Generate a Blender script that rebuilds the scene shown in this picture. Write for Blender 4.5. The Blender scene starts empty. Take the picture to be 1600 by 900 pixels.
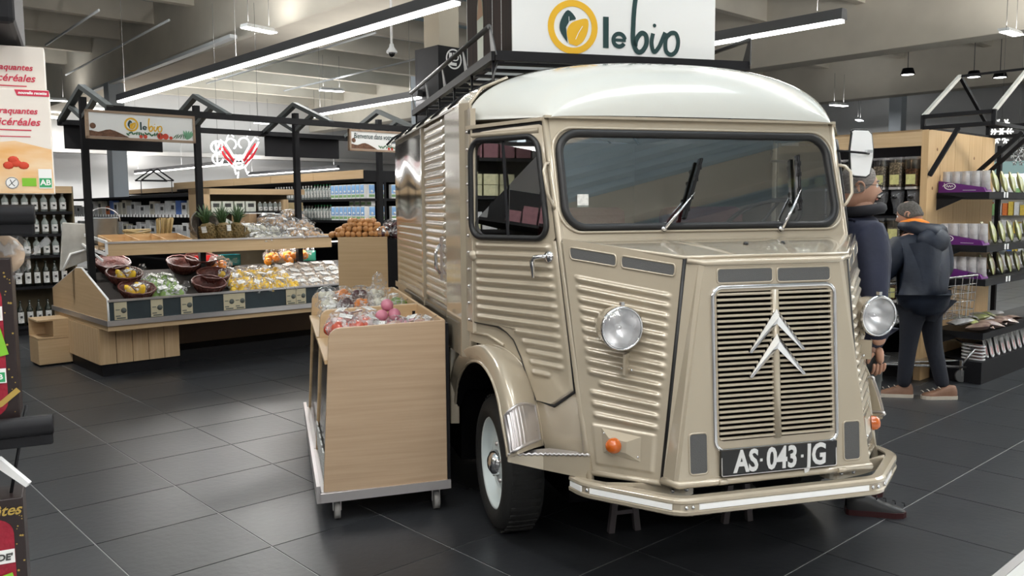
import bpy, bmesh, math, random
from math import sin, cos, pi, radians, sqrt
from mathutils import Vector, Matrix, Euler
random.seed(7)
SC = bpy.context.scene
COL = SC.collection
V3 = Vector

# ------------------------------------------------------------------ camera
AZ, VAZ = radians(42.25), radians(15.6)       # building axes / van axes against the camera's heading
cp, sp = cos(radians(5.4)), sin(radians(5.4))
cr, sr = cos(radians(-.43)), sin(radians(-.43))
right = V3((1, 0, 0)); up = V3((0, sp, cp)); fwd = V3((0, cp, -sp))
R2 = cr * right + sr * up; U2 = -sr * right + cr * up
cam_d = bpy.data.cameras.new('camera'); cam = bpy.data.objects.new('camera', cam_d); COL.objects.link(cam)
cam_d.sensor_width = 36; cam_d.lens = 1321.6 / 1600 * 36; cam_d.clip_end = 200; cam_d.clip_start = .05
M = Matrix((R2, U2, -fwd)).transposed().to_4x4(); M.translation = V3((0, 0, 1.6)); cam.matrix_world = M
SC.camera = cam
SC.view_settings.view_transform = 'Standard'; SC.view_settings.look = 'None'
SC.view_settings.gamma = 1; SC.view_settings.use_curve_mapping = False
SC.view_settings.exposure = -0.12
# ------------------------------------------------------------------ world: dim daylight over the hall
w = bpy.data.worlds.new('world'); SC.world = w; w.use_nodes = True
w.node_tree.nodes['Background'].inputs[0].default_value = (.75, .8, .9, 1)
w.node_tree.nodes['Background'].inputs[1].default_value = .5

ROW_P = 14.5        # power per metre of the linear lamp rows (area light)
BAY_P = 120         # power of one high bay lamp

def bf(b, a, z=0):      # building frame: b right-and-away, a left-and-away
    return V3((b * cos(AZ) - a * sin(AZ), b * sin(AZ) + a * cos(AZ), z))
def vf(u, v, z=0):      # van frame: u across (0 = centre line), v distance back
    x = u + 1.91
    return V3((x * cos(VAZ) - v * sin(VAZ), x * sin(VAZ) + v * cos(VAZ), z))

# ------------------------------------------------------------------ mesh builder
class MB:
    def __init__(s): s.v = []; s.f = []; s.m = []; s.s = []; s.mi = 0; s.X = None
    def add(s, vs, fs, sm=False):
        n = len(s.v)
        if s.X is not None: vs = [s.X @ V3(p) for p in vs]
        s.v += [tuple(p) for p in vs]
        for f in fs:
            s.f.append(tuple(n + i for i in f)); s.m.append(s.mi); s.s.append(sm)
        return s
    def box(s, x0, y0, z0, x1, y1, z1):
        vs = [(x, y, z) for z in (z0, z1) for y in (y0, y1) for x in (x0, x1)]
        return s.add(vs, [(0, 2, 3, 1), (4, 5, 7, 6), (0, 1, 5, 4), (2, 6, 7, 3), (0, 4, 6, 2), (1, 3, 7, 5)])
    def obox(s, c, d, rot=None):
        R = rot if rot is not None else Matrix.Identity(3)
        vs = [V3(c) + R @ V3((x * d[0] / 2, y * d[1] / 2, z * d[2] / 2)) for z in (-1, 1) for y in (-1, 1) for x in (-1, 1)]
        return s.add(vs, [(0, 2, 3, 1), (4, 5, 7, 6), (0, 1, 5, 4), (2, 6, 7, 3), (0, 4, 6, 2), (1, 3, 7, 5)])
    def bar(s, p, q, w, h, upv=(0, 0, 1)):   # box beam from p to q
        p = V3(p); q = V3(q); d = (q - p); L = d.length; d.normalize()
        sd = d.cross(V3(upv)); sd = sd.normalized() if sd.length > 1e-5 else V3((1, 0, 0)); u = sd.cross(d)
        R = Matrix((d, sd, u)).transposed()
        return s.obox((p + q) / 2, (L, w, h), R)
    def tube(s, pts, r, n=8, closed=False, caps=True):
        pts = [V3(p) for p in pts]; N = len(pts); vs = []; pr_ = None
        rr = r if isinstance(r, (list, tuple)) else [r] * N
        for i, p in enumerate(pts):
            a = pts[(i - 1) % N] if (closed or i) else p; b = pts[(i + 1) % N] if (closed or i < N - 1) else p
            t = (b - a).normalized()
            if pr_ is None:
                x = t.cross(V3((0, 0, 1)));  x = x if x.length > .1 else t.cross(V3((1, 0, 0)))
            else: x = pr_ - t * pr_.dot(t)
            x.normalize(); pr_ = x; y = t.cross(x)
            vs += [p + (x * cos(2 * pi * k / n) + y * sin(2 * pi * k / n)) * rr[i] for k in range(n)]
        fs = []
        for i in range(N if closed else N - 1):
            j = (i + 1) % N
            for k in range(n): fs.append((i * n + k, i * n + (k + 1) % n, j * n + (k + 1) % n, j * n + k))
        s.add(vs, fs, True)
        if caps and not closed:
            m = len(s.v) - N * n
            for q in (range(n - 1, -1, -1), range((N - 1) * n, N * n)):
                s.f.append(tuple(m + i for i in q)); s.m.append(s.mi); s.s.append(False)
        return s
    def cyl(s, p, q, r, r2=None, n=14, caps=True): return s.tube([p, q], [r, r if r2 is None else r2], n, False, caps)
    def lathe(s, prof, o=(0, 0, 0), ax=(0, 0, 1), n=20, sm=True):
        ax = V3(ax).normalized(); x = ax.cross(V3((0, 1, 0))); x = x.normalized() if x.length > .1 else V3((1, 0, 0)); y = ax.cross(x)
        vs = [V3(o) + ax * z + (x * cos(2 * pi * k / n) + y * sin(2 * pi * k / n)) * max(r, 1e-4) for r, z in prof for k in range(n)]
        fs = [(i * n + k, i * n + (k + 1) % n, (i + 1) * n + (k + 1) % n, (i + 1) * n + k) for i in range(len(prof) - 1) for k in range(n)]
        return s.add(vs, fs, sm)
    def ell(s, c, r, nu=12, nv=8, rot=None, wob=0):
        if not isinstance(r, (tuple, list)): r = (r, r, r)
        R = rot if rot is not None else Matrix.Identity(3); c = V3(c)
        vs = []
        for i in range(nv + 1):
            t = pi * i / nv
            for k in range(nu):
                p = V3((r[0] * sin(t) * cos(2 * pi * k / nu), r[1] * sin(t) * sin(2 * pi * k / nu), r[2] * cos(t)))
                if wob and 0 < i < nv: p *= 1 + random.uniform(-wob, wob)
                vs.append(c + R @ p)
        fs = [(i * nu + k, (i + 1) * nu + k, (i + 1) * nu + (k + 1) % nu, i * nu + (k + 1) % nu) for i in range(nv) for k in range(nu)]
        return s.add(vs, fs, True)
    def prism(s, pts, off, sm=False):    # polygon pts, swept by off
        pts = [V3(p) for p in pts]; off = V3(off); n = len(pts)
        return s.add(pts + [p + off for p in pts], [tuple(range(n))[::-1], tuple(range(n, 2 * n))] + [(i, (i + 1) % n, n + (i + 1) % n, n + i) for i in range(n)], sm)
    def ring(s, outer, inner, off):      # frame with a hole, loops of the same count
        n = len(outer); off = V3(off); O = [V3(p) for p in outer]; I = [V3(p) for p in inner]
        vs = O + I + [p + off for p in O] + [p + off for p in I]; fs = []
        for i in range(n):
            j = (i + 1) % n
            fs += [(i, j, n + j, n + i), (2 * n + i, 3 * n + i, 3 * n + j, 2 * n + j), (i, 2 * n + i, 2 * n + j, j), (n + i, n + j, 3 * n + j, 3 * n + i)]
        return s.add(vs, fs)
    def grid(s, fn, nu, nv, sm=True):
        vs = [fn(i / nu, j / nv) for j in range(nv + 1) for i in range(nu + 1)]
        return s.add(vs, [(j * (nu + 1) + i, j * (nu + 1) + i + 1, (j + 1) * (nu + 1) + i + 1, (j + 1) * (nu + 1) + i) for j in range(nv) for i in range(nu)], sm)
    def mesh(s, name, mats):
        me = bpy.data.meshes.new(name); me.from_pydata(s.v, [], s.f)
        for m in (mats if isinstance(mats, (list, tuple)) else [mats]): me.materials.append(m)
        me.polygons.foreach_set('material_index', s.m); me.polygons.foreach_set('use_smooth', s.s); me.update()
        return me
    def build(s, name, mats, parent=None, loc=None, rz=0, bevel=0, fixn=True, sub=0):
        me = s.mesh(name, mats)
        if fixn:
            b = bmesh.new(); b.from_mesh(me); bmesh.ops.recalc_face_normals(b, faces=b.faces); b.to_mesh(me); b.free()
        return obj(name, me, parent, loc, rz, bevel, sub)

def obj(name, me, parent=None, loc=None, rz=0, bevel=0, sub=0):
    o = bpy.data.objects.new(name, me); COL.objects.link(o)
    if parent is not None: o.parent = parent
    if loc is not None: o.location = loc
    if rz: o.rotation_euler = (0, 0, rz)
    if bevel:
        m = o.modifiers.new('bevel', 'BEVEL'); m.width = bevel; m.segments = 2; m.limit_method = 'ANGLE'; m.angle_limit = radians(50)
    if sub:
        m = o.modifiers.new('sub', 'SUBSURF'); m.levels = sub; m.render_levels = sub
    return o
def tag(o, label, cat, group=None, kind=None):
    o['label'] = label; o['category'] = cat
    if group: o['group'] = group
    if kind: o['kind'] = kind
    return o
def struct(o): o['kind'] = 'structure'; return o
def thing(name, label, cat, loc, rz=0, group=None):
    o = bpy.data.objects.new(name, None); COL.objects.link(o); o.location = loc; o.rotation_euler = (0, 0, rz); o.empty_display_size = .1
    return tag(o, label, cat, group)
def copy_tree(o, loc=None, rot=None, label=None, parent=None, scale=None):
    kids = KIDS.get(o.name)
    if kids is None: kids = KIDS[o.name] = [c for c in COL.objects if c.parent is o]
    c = o.copy(); COL.objects.link(c)
    if parent is not None: c.parent = parent
    if loc is not None: c.location = loc
    if rot is not None: c.rotation_euler = rot
    if scale is not None: c.scale = (scale,) * 3 if not isinstance(scale, (tuple, list)) else scale
    if label: c['label'] = label
    for k in kids: copy_tree(k, parent=c)
    return c
KIDS = {}
ORD = 'first second third fourth fifth sixth seventh eighth ninth tenth eleventh twelfth thirteenth fourteenth fifteenth sixteenth seventeenth eighteenth nineteenth twentieth'.split()
def nth(i):
    if i < 20: return ORD[i]
    t, u = divmod(i + 1, 10); T = {2: 'twent', 3: 'thirt', 4: 'fort', 5: 'fift', 6: 'sixt'}[t]
    return T + 'ieth' if u == 0 else T + 'y-' + ORD[u - 1]
def rrect(cx, cy, w_, h_, r, n=6):
    P = []
    for qx, qy, a0 in ((1, 1, 0), (-1, 1, 90), (-1, -1, 180), (1, -1, 270)):
        for k in range(n + 1):
            a = radians(a0 + 90 * k / n); P.append((cx + qx * (w_ / 2 - r) + r * cos(a), cy + qy * (h_ / 2 - r) + r * sin(a)))
    return P
def cast(poly, c, p):      # from c through p to the outline poly (2-D)
    dx, dy = p[0] - c[0], p[1] - c[1]; best = None
    for i in range(len(poly)):
        x1, y1 = poly[i]; x2, y2 = poly[(i + 1) % len(poly)]; ex, ey = x2 - x1, y2 - y1
        den = dx * ey - dy * ex
        if abs(den) < 1e-12: continue
        t = ((x1 - c[0]) * ey - (y1 - c[1]) * ex) / den; u = ((x1 - c[0]) * dy - (y1 - c[1]) * dx) / den
        if t > 0 and -1e-6 <= u <= 1 + 1e-6 and (best is None or t < best): best = t
    return (c[0] + dx * best, c[1] + dy * best)
def text_into(mb, body, size, X, depth=.002, shear=0, bold=0, align='CENTER', sx=1):
    cu = bpy.data.curves.new('t', 'FONT'); cu.body = body; cu.size = size; cu.extrude = depth; cu.shear = shear
    cu.offset = bold; cu.align_x = align; cu.align_y = 'CENTER'; cu.resolution_u = 3
    o = bpy.data.objects.new('t', cu); COL.objects.link(o)
    dg = bpy.context.evaluated_depsgraph_get(); me = bpy.data.meshes.new_from_object(o.evaluated_get(dg))
    old = mb.X; mb.X = X
    mb.add([(v.co.x * sx, v.co.y, v.co.z) for v in me.vertices], [tuple(p.vertices) for p in me.polygons]); mb.X = old
    bpy.data.objects.remove(o); bpy.data.curves.remove(cu); bpy.data.meshes.remove(me)
def frameX(o, x, y):     # matrix with local x,y axes and origin
    x = V3(x).normalized(); y = V3(y); y = (y - x * y.dot(x)).normalized(); z = x.cross(y)
    m = Matrix((x, y, z)).transposed().to_4x4(); m.translation = V3(o); return m

# ------------------------------------------------------------------ materials
def mat(name, col, rough=.5, metal=0, coat=0, var=0, scale=8, st=(1, 1, 1), col2=None, bump=0, bscale=60, emit=None, es=0, spec=.5, detail=3, alpha=1, trans=0, sheen=0, ior=1.45, contrast=0):
    m = bpy.data.materials.new(name); m.use_nodes = True; nt = m.node_tree; N = nt.nodes; L = nt.links; b = N['Principled BSDF']
    b.inputs['Base Color'].default_value = (*col, 1); b.inputs['Roughness'].default_value = rough; b.inputs['Metallic'].default_value = metal
    b.inputs['Coat Weight'].default_value = coat; b.inputs['Coat Roughness'].default_value = .09; b.inputs['Specular IOR Level'].default_value = spec
    b.inputs['Alpha'].default_value = alpha; b.inputs['Transmission Weight'].default_value = trans; b.inputs['IOR'].default_value = ior
    if sheen: b.inputs['Sheen Weight'].default_value = sheen
    if emit: b.inputs['Emission Color'].default_value = (*emit, 1); b.inputs['Emission Strength'].default_value = es
    if var or col2 or bump:
        tc = N.new('ShaderNodeTexCoord'); mp = N.new('ShaderNodeMapping'); mp.inputs['Scale'].default_value = st; L.new(tc.outputs['Object'], mp.inputs[0])
    if var or col2:
        nz = N.new('ShaderNodeTexNoise'); nz.inputs['Scale'].default_value = scale; nz.inputs['Detail'].default_value = detail; L.new(mp.outputs[0], nz.inputs[0])
        rp = N.new('ShaderNodeValToRGB'); L.new(nz.outputs[0], rp.inputs[0])
        c2 = col2 or tuple(c * (1 - var) for c in col)
        rp.color_ramp.elements[0].color = (*c2, 1); rp.color_ramp.elements[1].color = (*col, 1)
        rp.color_ramp.elements[0].position = .3 + contrast; rp.color_ramp.elements[1].position = .7 - contrast; L.new(rp.outputs[0], b.inputs['Base Color'])
    if bump:
        n2 = N.new('ShaderNodeTexNoise'); n2.inputs['Scale'].default_value = bscale; n2.inputs['Detail'].default_value = 2; L.new(mp.outputs[0], n2.inputs[0])
        bp = N.new('ShaderNodeBump'); bp.inputs['Strength'].default_value = bump; bp.inputs['Distance'].default_value = .02; L.new(n2.outputs[0], bp.inputs['Height']); L.new(bp.outputs[0], b.inputs['Normal'])
    return m
def glass(name, tint=(.9, .95, .93), refl=.06, rough=0.02, bump=0, bscale=30):
    m = bpy.data.materials.new(name); m.use_nodes = True; nt = m.node_tree; N = nt.nodes; L = nt.links
    N.remove(N['Principled BSDF']); out = N['Material Output']
    t = N.new('ShaderNodeBsdfTransparent'); t.inputs[0].default_value = (*tint, 1)
    g = N.new('ShaderNodeBsdfGlossy'); g.inputs['Roughness'].default_value = rough
    lw = N.new('ShaderNodeLayerWeight'); lw.inputs['Blend'].default_value = .35
    mr = N.new('ShaderNodeMapRange'); mr.inputs['To Min'].default_value = refl; mr.inputs['To Max'].default_value = .85
    L.new(lw.outputs['Fresnel'], mr.inputs['Value'])
    mx = N.new('ShaderNodeMixShader'); L.new(mr.outputs[0], mx.inputs[0]); L.new(t.outputs[0], mx.inputs[1]); L.new(g.outputs[0], mx.inputs[2]); L.new(mx.outputs[0], out.inputs[0])
    if bump:
        tc = N.new('ShaderNodeTexCoord'); n2 = N.new('ShaderNodeTexNoise'); n2.inputs['Scale'].default_value = bscale; L.new(tc.outputs['Object'], n2.inputs[0])
        bp = N.new('ShaderNodeBump'); bp.inputs['Strength'].default_value = bump; bp.inputs['Distance'].default_value = .02; L.new(n2.outputs[0], bp.inputs['Height']); L.new(bp.outputs[0], g.inputs['Normal']); L.new(bp.outputs[0], lw.inputs['Normal'])
    return m
PAINT = mat('champagne_paint', (.42, .362, .275), .27, .2, coat=1)
PAINT_W = mat('cream_paint', (.56, .565, .53), .25, 0, coat=1)
PAINT_D = mat('hatch_paint', (.20, .17, .13), .12, .6, coat=1)
CHROME = mat('chrome', (.75, .75, .77), .12, 1)
REFL = mat('lamp_reflector', (.95, .95, .95), .28, .9)
BRUSHED = mat('brushed_steel', (.55, .54, .54), .3, 1, var=.2, scale=20, st=(1, 20, 20))
ALU = mat('aluminium', (.66, .63, .63), .36, .85)
GREYMESH = mat('vent_mesh', (.10, .10, .10), .6, .3, bump=.3, bscale=400)
RUBBER = mat('black_rubber', (.012, .012, .013), .45)
TYRE = mat('tyre_rubber', (.018, .018, .018), .7, bump=.1, bscale=80)
BLACK = mat('black_metal', (.010, .010, .012), .5, 0, spec=.22)
BLACKG = mat('black_gloss', (.01, .01, .011), .2)
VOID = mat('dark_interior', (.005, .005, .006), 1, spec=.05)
RIM = mat('pale_wheel_enamel', (.78, .86, .87), .3, coat=.6)
ORANGE_L = mat('amber_lens', (.52, .10, .003), .15, coat=1)
LENS = glass('lamp_lens', (.95, .95, .97), .12, .03, .25, 25)
GLASS_W = glass('windscreen_glass', (.70, .76, .77), .24, 0.01)
GLASS = glass('van_glass', (.80, .84, .84), .10, 0.01)
CLEAR = glass('clear_plastic', (.9, .9, .9), .08, .08)
def film(name):
    m = bpy.data.materials.new(name); m.use_nodes = True; nt = m.node_tree; N = nt.nodes; L = nt.links; p = N['Principled BSDF']; out = N['Material Output']
    p.inputs['Base Color'].default_value = (.62, .62, .63, 1); p.inputs['Roughness'].default_value = .15; p.inputs['Coat Weight'].default_value = 1
    t = N.new('ShaderNodeBsdfTransparent'); tc = N.new('ShaderNodeTexCoord'); nz = N.new('ShaderNodeTexNoise'); nz.inputs['Scale'].default_value = 42; nz.inputs['Detail'].default_value = 1
    L.new(tc.outputs['Object'], nz.inputs[0]); rp = N.new('ShaderNodeValToRGB'); rp.color_ramp.elements[0].position = .52; rp.color_ramp.elements[0].color = (.07, .07, .07, 1); rp.color_ramp.elements[1].position = .64; rp.color_ramp.elements[1].color = (.62, .62, .62, 1)  # whitish noise patches paint glints into the film
    L.new(nz.outputs[0], rp.inputs[0]); mx = N.new('ShaderNodeMixShader'); L.new(rp.outputs[0], mx.inputs[0]); L.new(t.outputs[0], mx.inputs[1]); L.new(p.outputs[0], mx.inputs[2]); L.new(mx.outputs[0], out.inputs[0]); return m
FILM = film('crinkled_film_glints')
def wood(name, c1, c2, ax=0, scale=3):
    st = [.6, .6, .6]; 
    for i in range(3): st[i] = .5 if i == ax else 14
    return mat(name, c1, .48, col2=c2, scale=scale, st=tuple(st), detail=5, bump=.04, bscale=8)
BIRCH = wood('birch_x', (.60, .43, .255), (.52, .36, .20), 0)
BIRCH_SHADED = wood('birch_shaded', (.52, .375, .25), (.44, .31, .20), 0)  # darker birch: weaker light on the cart front put into the colour
BIRCH_Z = wood('birch_z', (.60, .43, .255), (.50, .34, .19), 2)
BIRCH_Y = wood('birch_y', (.60, .43, .255), (.52, .36, .20), 1)
PINE = wood('pine', (.66, .45, .24), (.55, .34, .16), 0, 4)
PINE_Z = wood('pine_z', (.60, .41, .22), (.52, .34, .17), 2, 2.5)
OAKF = wood('sign_frame_wood', (.36, .26, .18), (.28, .19, .13), 0)
WHITE = mat('white_matte', (.8, .8, .79), .6)
WHITEG = mat('white_plastic', (.82, .82, .82), .3)
SLATE = mat('chalkboard', (.028, .042, .050), .6, var=.3, scale=6)
CARD = mat('cardboard', (.42, .28, .16), .8, var=.15, scale=30)
DGREEN = mat('sign_dark_green', (.012, .045, .045), .6)
YEL = mat('sign_yellow', (.78, .44, .02), .6)
# ================================================================== THE HALL
TA, TB, T = 1.22, 1.16, .612
TILE = mat('slate_tile', (.032, .034, .038), .34, var=.25, scale=3.5, bump=.05, bscale=25, spec=.45)
TILE2 = mat('slate_tile_b', (.028, .030, .034), .36, var=.25, scale=3.5, bump=.05, bscale=25, spec=.45)
GROUT = mat('grout', (.34, .34, .34), .8)
WTILE = mat('white_floor_tile', (.62, .62, .60), .35, var=.06, scale=5)
fl = struct(MB().box(-8, -7, -.2, 36, 36, -.004).build('floor', GROUT, loc=bf(0, 0, 0), rz=AZ))
tm = {}
def tile_mesh(a0, b0, w_, h_, mats):
    m = MB(); g = .004
    m.box(0 + g, 0 + g, -.02, w_ - g, h_ - g, 0); return m.mesh('tile', mats)
tmesh = [tile_mesh(0, 0, T, T, TILE), tile_mesh(0, 0, T, T, TILE2)]
def to_px(p):
    d = p - V3((0, 0, 1.6)); z = d.dot(fwd)
    return (800 + 1321.6 * d.dot(R2) / z, 450 - 1321.6 * d.dot(U2) / z, z) if z > .2 else (-9999, 0, z)
cand = []; far = MB()
for i in range(-14, 56):
    for j in range(-16, 56):
        b0, a0 = TB + i * T, TA + j * T
        if a0 < TA - .01 or b0 < -7.9 or b0 > 35 or a0 > 35: continue
        x, y, z = to_px(bf(b0 + T / 2, a0 + T / 2))
        if -150 < x < 1750 and y < 1000: cand.append((z, b0, a0))
        else: far.box(b0 + .003, a0 + .003, -.02, b0 + T - .003, a0 + T - .0035, 0)
cand.sort()
for k, (z, b0, a0) in enumerate(cand):
    if k < 300:
        o = obj('tile', tmesh[random.random() < .4], fl, (b0, a0, 0))
    else: far.box(b0 + .003, a0 + .003, -.02, b0 + T - .003, a0 + T - .0035, 0)
o = far.build('tile_field', TILE, fl, fixn=False); o['kind'] = 'stuff'
for i in range(18):
    for j in range(5):
        m = MB().box(.002, .002, -.02, .598, .598, 0) if i == 0 and j == 0 else None
        if m: wt = m.mesh('tile', WTILE)
        obj('white_tile', wt, fl, (i * .6, TA - .04 - .6 * (j + 1), .0005))
tm = MB().box(-8, TA - .04, -.02, 36, TA - .002, .001).build('edge_strip', ALU, fl)

WALLM = mat('wall_white', (.70, .70, .70), .8, var=.05, scale=1)
CONC = mat('concrete_beam', (.66, .61, .52), .85, var=.12, scale=1.2, bump=.05, bscale=12)
CONC_G = mat('concrete_grey', (.58, .55, .50), .85, var=.12, scale=1.2)
DECKM = mat('ceiling_deck', (.42, .52, .58), .6, var=.08, scale=3)
struct(MB().box(-8, 34, 0, 36, 34.3, 7).build('wall_back', WALLM, loc=(0, 0, 0), rz=AZ))
struct(MB().box(34, -7, 0, 34.3, 34, 7).build('wall_right', WALLM, loc=(0, 0, 0), rz=AZ))
struct(MB().box(-8.3, -7, 0, -8, 34, 7).build('wall_left', WALLM, loc=(0, 0, 0), rz=AZ))
struct(MB().box(-8, -7.3, 0, 36, -7, 7).build('wall_front', WALLM, loc=(0, 0, 0), rz=AZ))
# lowered white soffit in front of the back wall (far left of the photo)
struct(MB().box(5, 33.2, 3.7, 33.9, 33.9, 3.85).build('ceiling_soffit', mat('soffit_white', (.62, .60, .58), .8), loc=(0, 0, 0), rz=AZ))
# ribbed deck
m = MB(); P = []; y = -7
while y < 34:
    P += [(y, 6.6), (y + .12, 6.6), (y + .16, 6.68), (y + .26, 6.68)]; y += .30
def skyl(b, a): return (9.2 < b < 12.2 and (19.5 < a < 23)) 
for i in range(len(P) - 1):
    (y0, z0), (y1, z1) = P[i], P[i + 1]
    m.add([(-8, y0, z0), (34, y0, z0), (34, y1, z1), (-8, y1, z1)], [(0, 1, 2, 3)])
ce = struct(m.build('ceiling', DECKM, loc=(0, 0, 0), rz=AZ, fixn=False))
struct(MB().box(-8, -7, 6.75, 34, 34, 6.85).build('ceiling_slab', CONC_G, loc=(0, 0, 0), rz=AZ))
SKY = mat('skylight', (.8, .85, .9), .5, emit=(.85, .93, 1), es=6)
for k, (b, a) in enumerate(((10.2, 22.5), (9.6, 28.5), (3.9, .52), (12, 9.4), (3, 14.5))):
    r = struct(MB().box(-1.6, -.75, 6.52, 1.6, .75, 6.58).build('window_%d' % (k + 1), SKY, loc=bf(b, a), rz=AZ))
    r2 = MB(); r2.bar((-1.35, -.8, 6.55), (1.35, -.8, 6.55), .1, .12).bar((-1.35, .8, 6.55), (1.35, .8, 6.55), .1, .12).bar((-1.35, -.8, 6.55), (-1.35, .8, 6.55), .1, .12).bar((1.35, -.8, 6.55), (1.35, .8, 6.55), .1, .12)
    r2.build('window_frame', WHITE, r)
# purlins along b, main beams along a
for k in range(17):
    a = -5.6 + 2.45 * k
    struct(MB().box(-8, -.11, 6.08, 34, .11, 6.6).build('beam_%d' % (k + 1), CONC, loc=bf(0, a), rz=AZ, bevel=.01))
for k, (b, z0, w_) in enumerate(((-3.5, 5, .5), (8.2, 5.0, 1.0), (19.2, 5.0, .7), (27, 5, .6))):
    struct(MB().box(-w_ / 2, -7, z0, w_ / 2, 34, 6.62).build('beam_%d' % (k + 20), CONC, loc=bf(b, 0), rz=AZ, bevel=.02))
# columns
COLM = mat('column_paint', (.45, .50, .55), .7)
for k, p in enumerate((V3((-10.6, 23, 0)), V3((.2, 27, 0)), V3((12.4, 27.5, 0)), V3((-3.2, 30, 0)))):
    struct(MB().box(-.2, -.2, 0, .2, .2, 5.0 if k == 0 else 6.6).build('column_%d' % (k + 1), COLM, loc=p, rz=AZ, bevel=.02))
struct(MB().box(-.22, -.22, 0, .22, .22, 6.6).build('column_5', mat('column_beige', (.5, .45, .36), .7), loc=(-1.19, 15, 0), rz=AZ, bevel=.02))
# black cladding box round the beige column with a round white emblem
t = thing('column_sign', 'black box with round white emblem wrapped around the beige column behind the roof rack', 'sign', (-1.19, 15, 2.84), AZ)
MB().ring([(-.33, -.33, 0), (.33, -.33, 0), (.33, .33, 0), (-.33, .33, 0)], [(-.23, -.23, 0), (.23, -.23, 0), (.23, .23, 0), (-.23, .23, 0)], (0, 0, 1.5)).build('box', BLACK, t)
m = MB(); X = frameX((0, -.333, 1.3), (1, 0, 0), (0, 0, 1)); m.X = X
n = 28; m.ring([(.17 * cos(2 * pi * k / n), .17 * sin(2 * pi * k / n), 0) for k in range(n)], [(.145 * cos(2 * pi * k / n), .145 * sin(2 * pi * k / n), 0) for k in range(n)], (0, 0, .004))
m.prism([(-.10, .1, 0), (-.04, .1, 0), (-.04, -.06, 0), (.06, -.06, 0), (.06, -.11, 0), (-.10, -.11, 0)], (0, 0, .004)); m.X = None
text_into(m, 'D', .2, frameX((.045, -.333, 1.33), (1, 0, 0), (0, 0, 1)))
m.build('emblem', WHITE, t)

LAMP = mat('lamp_glow', (1, 1, 1), .5, emit=(1, .98, .95), es=9)
LAMPB = mat('bay_glow', (1, 1, 1), .5, emit=(1, .985, .96), es=12)
GREYB = mat('anthracite', (.07, .07, .075), .5)
WIRE = mat('grey_wire', (.10, .10, .10), .6)
def area(name, loc, sx, sy, P, rz, parent=None, col=(1, .975, .94), up=False):
    l = bpy.data.lights.new(name, 'AREA'); l.shape = 'RECTANGLE'; l.size = sx; l.size_y = sy; l.energy = P; l.color = col
    o = bpy.data.objects.new(name, l); COL.objects.link(o); o.location = loc; o.rotation_euler = (pi if up else 0, 0, rz)
    if parent is not None: o.parent = parent
    return o
def row(b, a0, a1, z, label, upf=2.2):
    L = a1 - a0; t = thing('linear_lamp', label, 'lamp', bf(b, a0, z), AZ, 'linear ceiling lamp rows')
    m = MB(); m.prism([(-.06, 0, .02), (.06, 0, .02), (.05, 0, .13), (-.05, 0, .13)], (0, L, 0)); m.build('housing', GREYB, t)
    MB().box(-.045, .02, -.01, .045, L - .02, .02).build('diffuser', LAMP, t)
    n = max(2, int(L / 2.4))
    for k in range(n):
        y = .3 + (L - .6) * k / (n - 1); MB().cyl((0, y, .13), (0, y, 5.84 - z), .0028, n=5).build('wire', WIRE, t)
    area('lamp_light', (0, L / 2, -.02), .09, L - .1, ROW_P * L, 0, t)
    area('ceiling_fill', (0, L / 2, .16), .09, L - .1, ROW_P * L * upf, 0, t, up=True)  # upward light added to the row to brighten the ceiling
row(5.07, 6.3, 15.8, 3.5, 'long linear lamp from the white column down towards the left-hand produce stand sign')
row(8.8, 12.0, 15.7, 3.5, 'short linear lamp ending behind the railing of the roof rack', .8)
row(8.6, 4.32, 9.3, 3.5, 'linear lamp emerging from behind the white board on the van', 1.0)
row(1.45, -4, 3.5, 3.5, 'linear lamp overhead, out of the top of the photo, on the shelf side')
row(5.07, 1.0, 4.3, 3.5, 'linear lamp overhead, out of the top of the photo, in front of the van')
row(-2.2, -4, 6.5, 3.5, 'linear lamp overhead, far over the shelf side, out of the photo')
row(12.3, -6, 1.4, 3.6, 'linear lamp over the bulk food aisle, out of the photo', 9)  # strong upward share added to brighten the beams on the right
row(16, -6, 2.2, 3.6, 'added linear lamp beyond the bulk food aisle, out of view, lighting the beams', 9)  # unseen row added to light the concrete beams
row(11.2, 24.4, 33.5, 3.0, 'distant thin linear lamp left of the reindeer light figure')
row(15.5, 26, 33, 3.0, 'distant thin linear lamp right of the reindeer light figure')
bays = [((14.48, 7.09), 'lone tilted ceiling lamp at the end of the white pipe'), ((20.54, 12.1), 'hanging bright lamp between the two lamp rows'),
        ((26.76, 15.27), 'ceiling lamp just above the middle gable of the stand'), ((29.83, 14.62), 'ceiling lamp seen beneath the middle gable'),
        ((27.32, 6.97), 'ceiling lamp beside the top of the cracker boxes'), ((29.03, 8.69), 'ceiling lamp seen under the first gable of the stand'),
        ((32.4, 8.2), 'far ceiling lamp low beside the cracker boxes'), ((12.5, 24.7), 'ceiling lamp above the nut dispensers, between concrete beams'),
        ((15.12, 31.5), 'lamp just above the timber top of the dispenser wall'), ((5.71, 17.91), 'big ceiling lamp in the top corner above the snack shelves'),
        ((1.0, 9.5), 'ceiling lamp over the aisle beside the van, out of the photo'), ((-3.0, -1.0), 'ceiling lamp behind the camera, shelf side'), ((-4.0, 11), 'ceiling lamp behind the camera, bulk food side'),
        ((9, 1.0), 'ceiling lamp over the wine shelf, out of the photo'), ((19, 18), 'ceiling lamp hidden behind the van roof')]
proto = None
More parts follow.
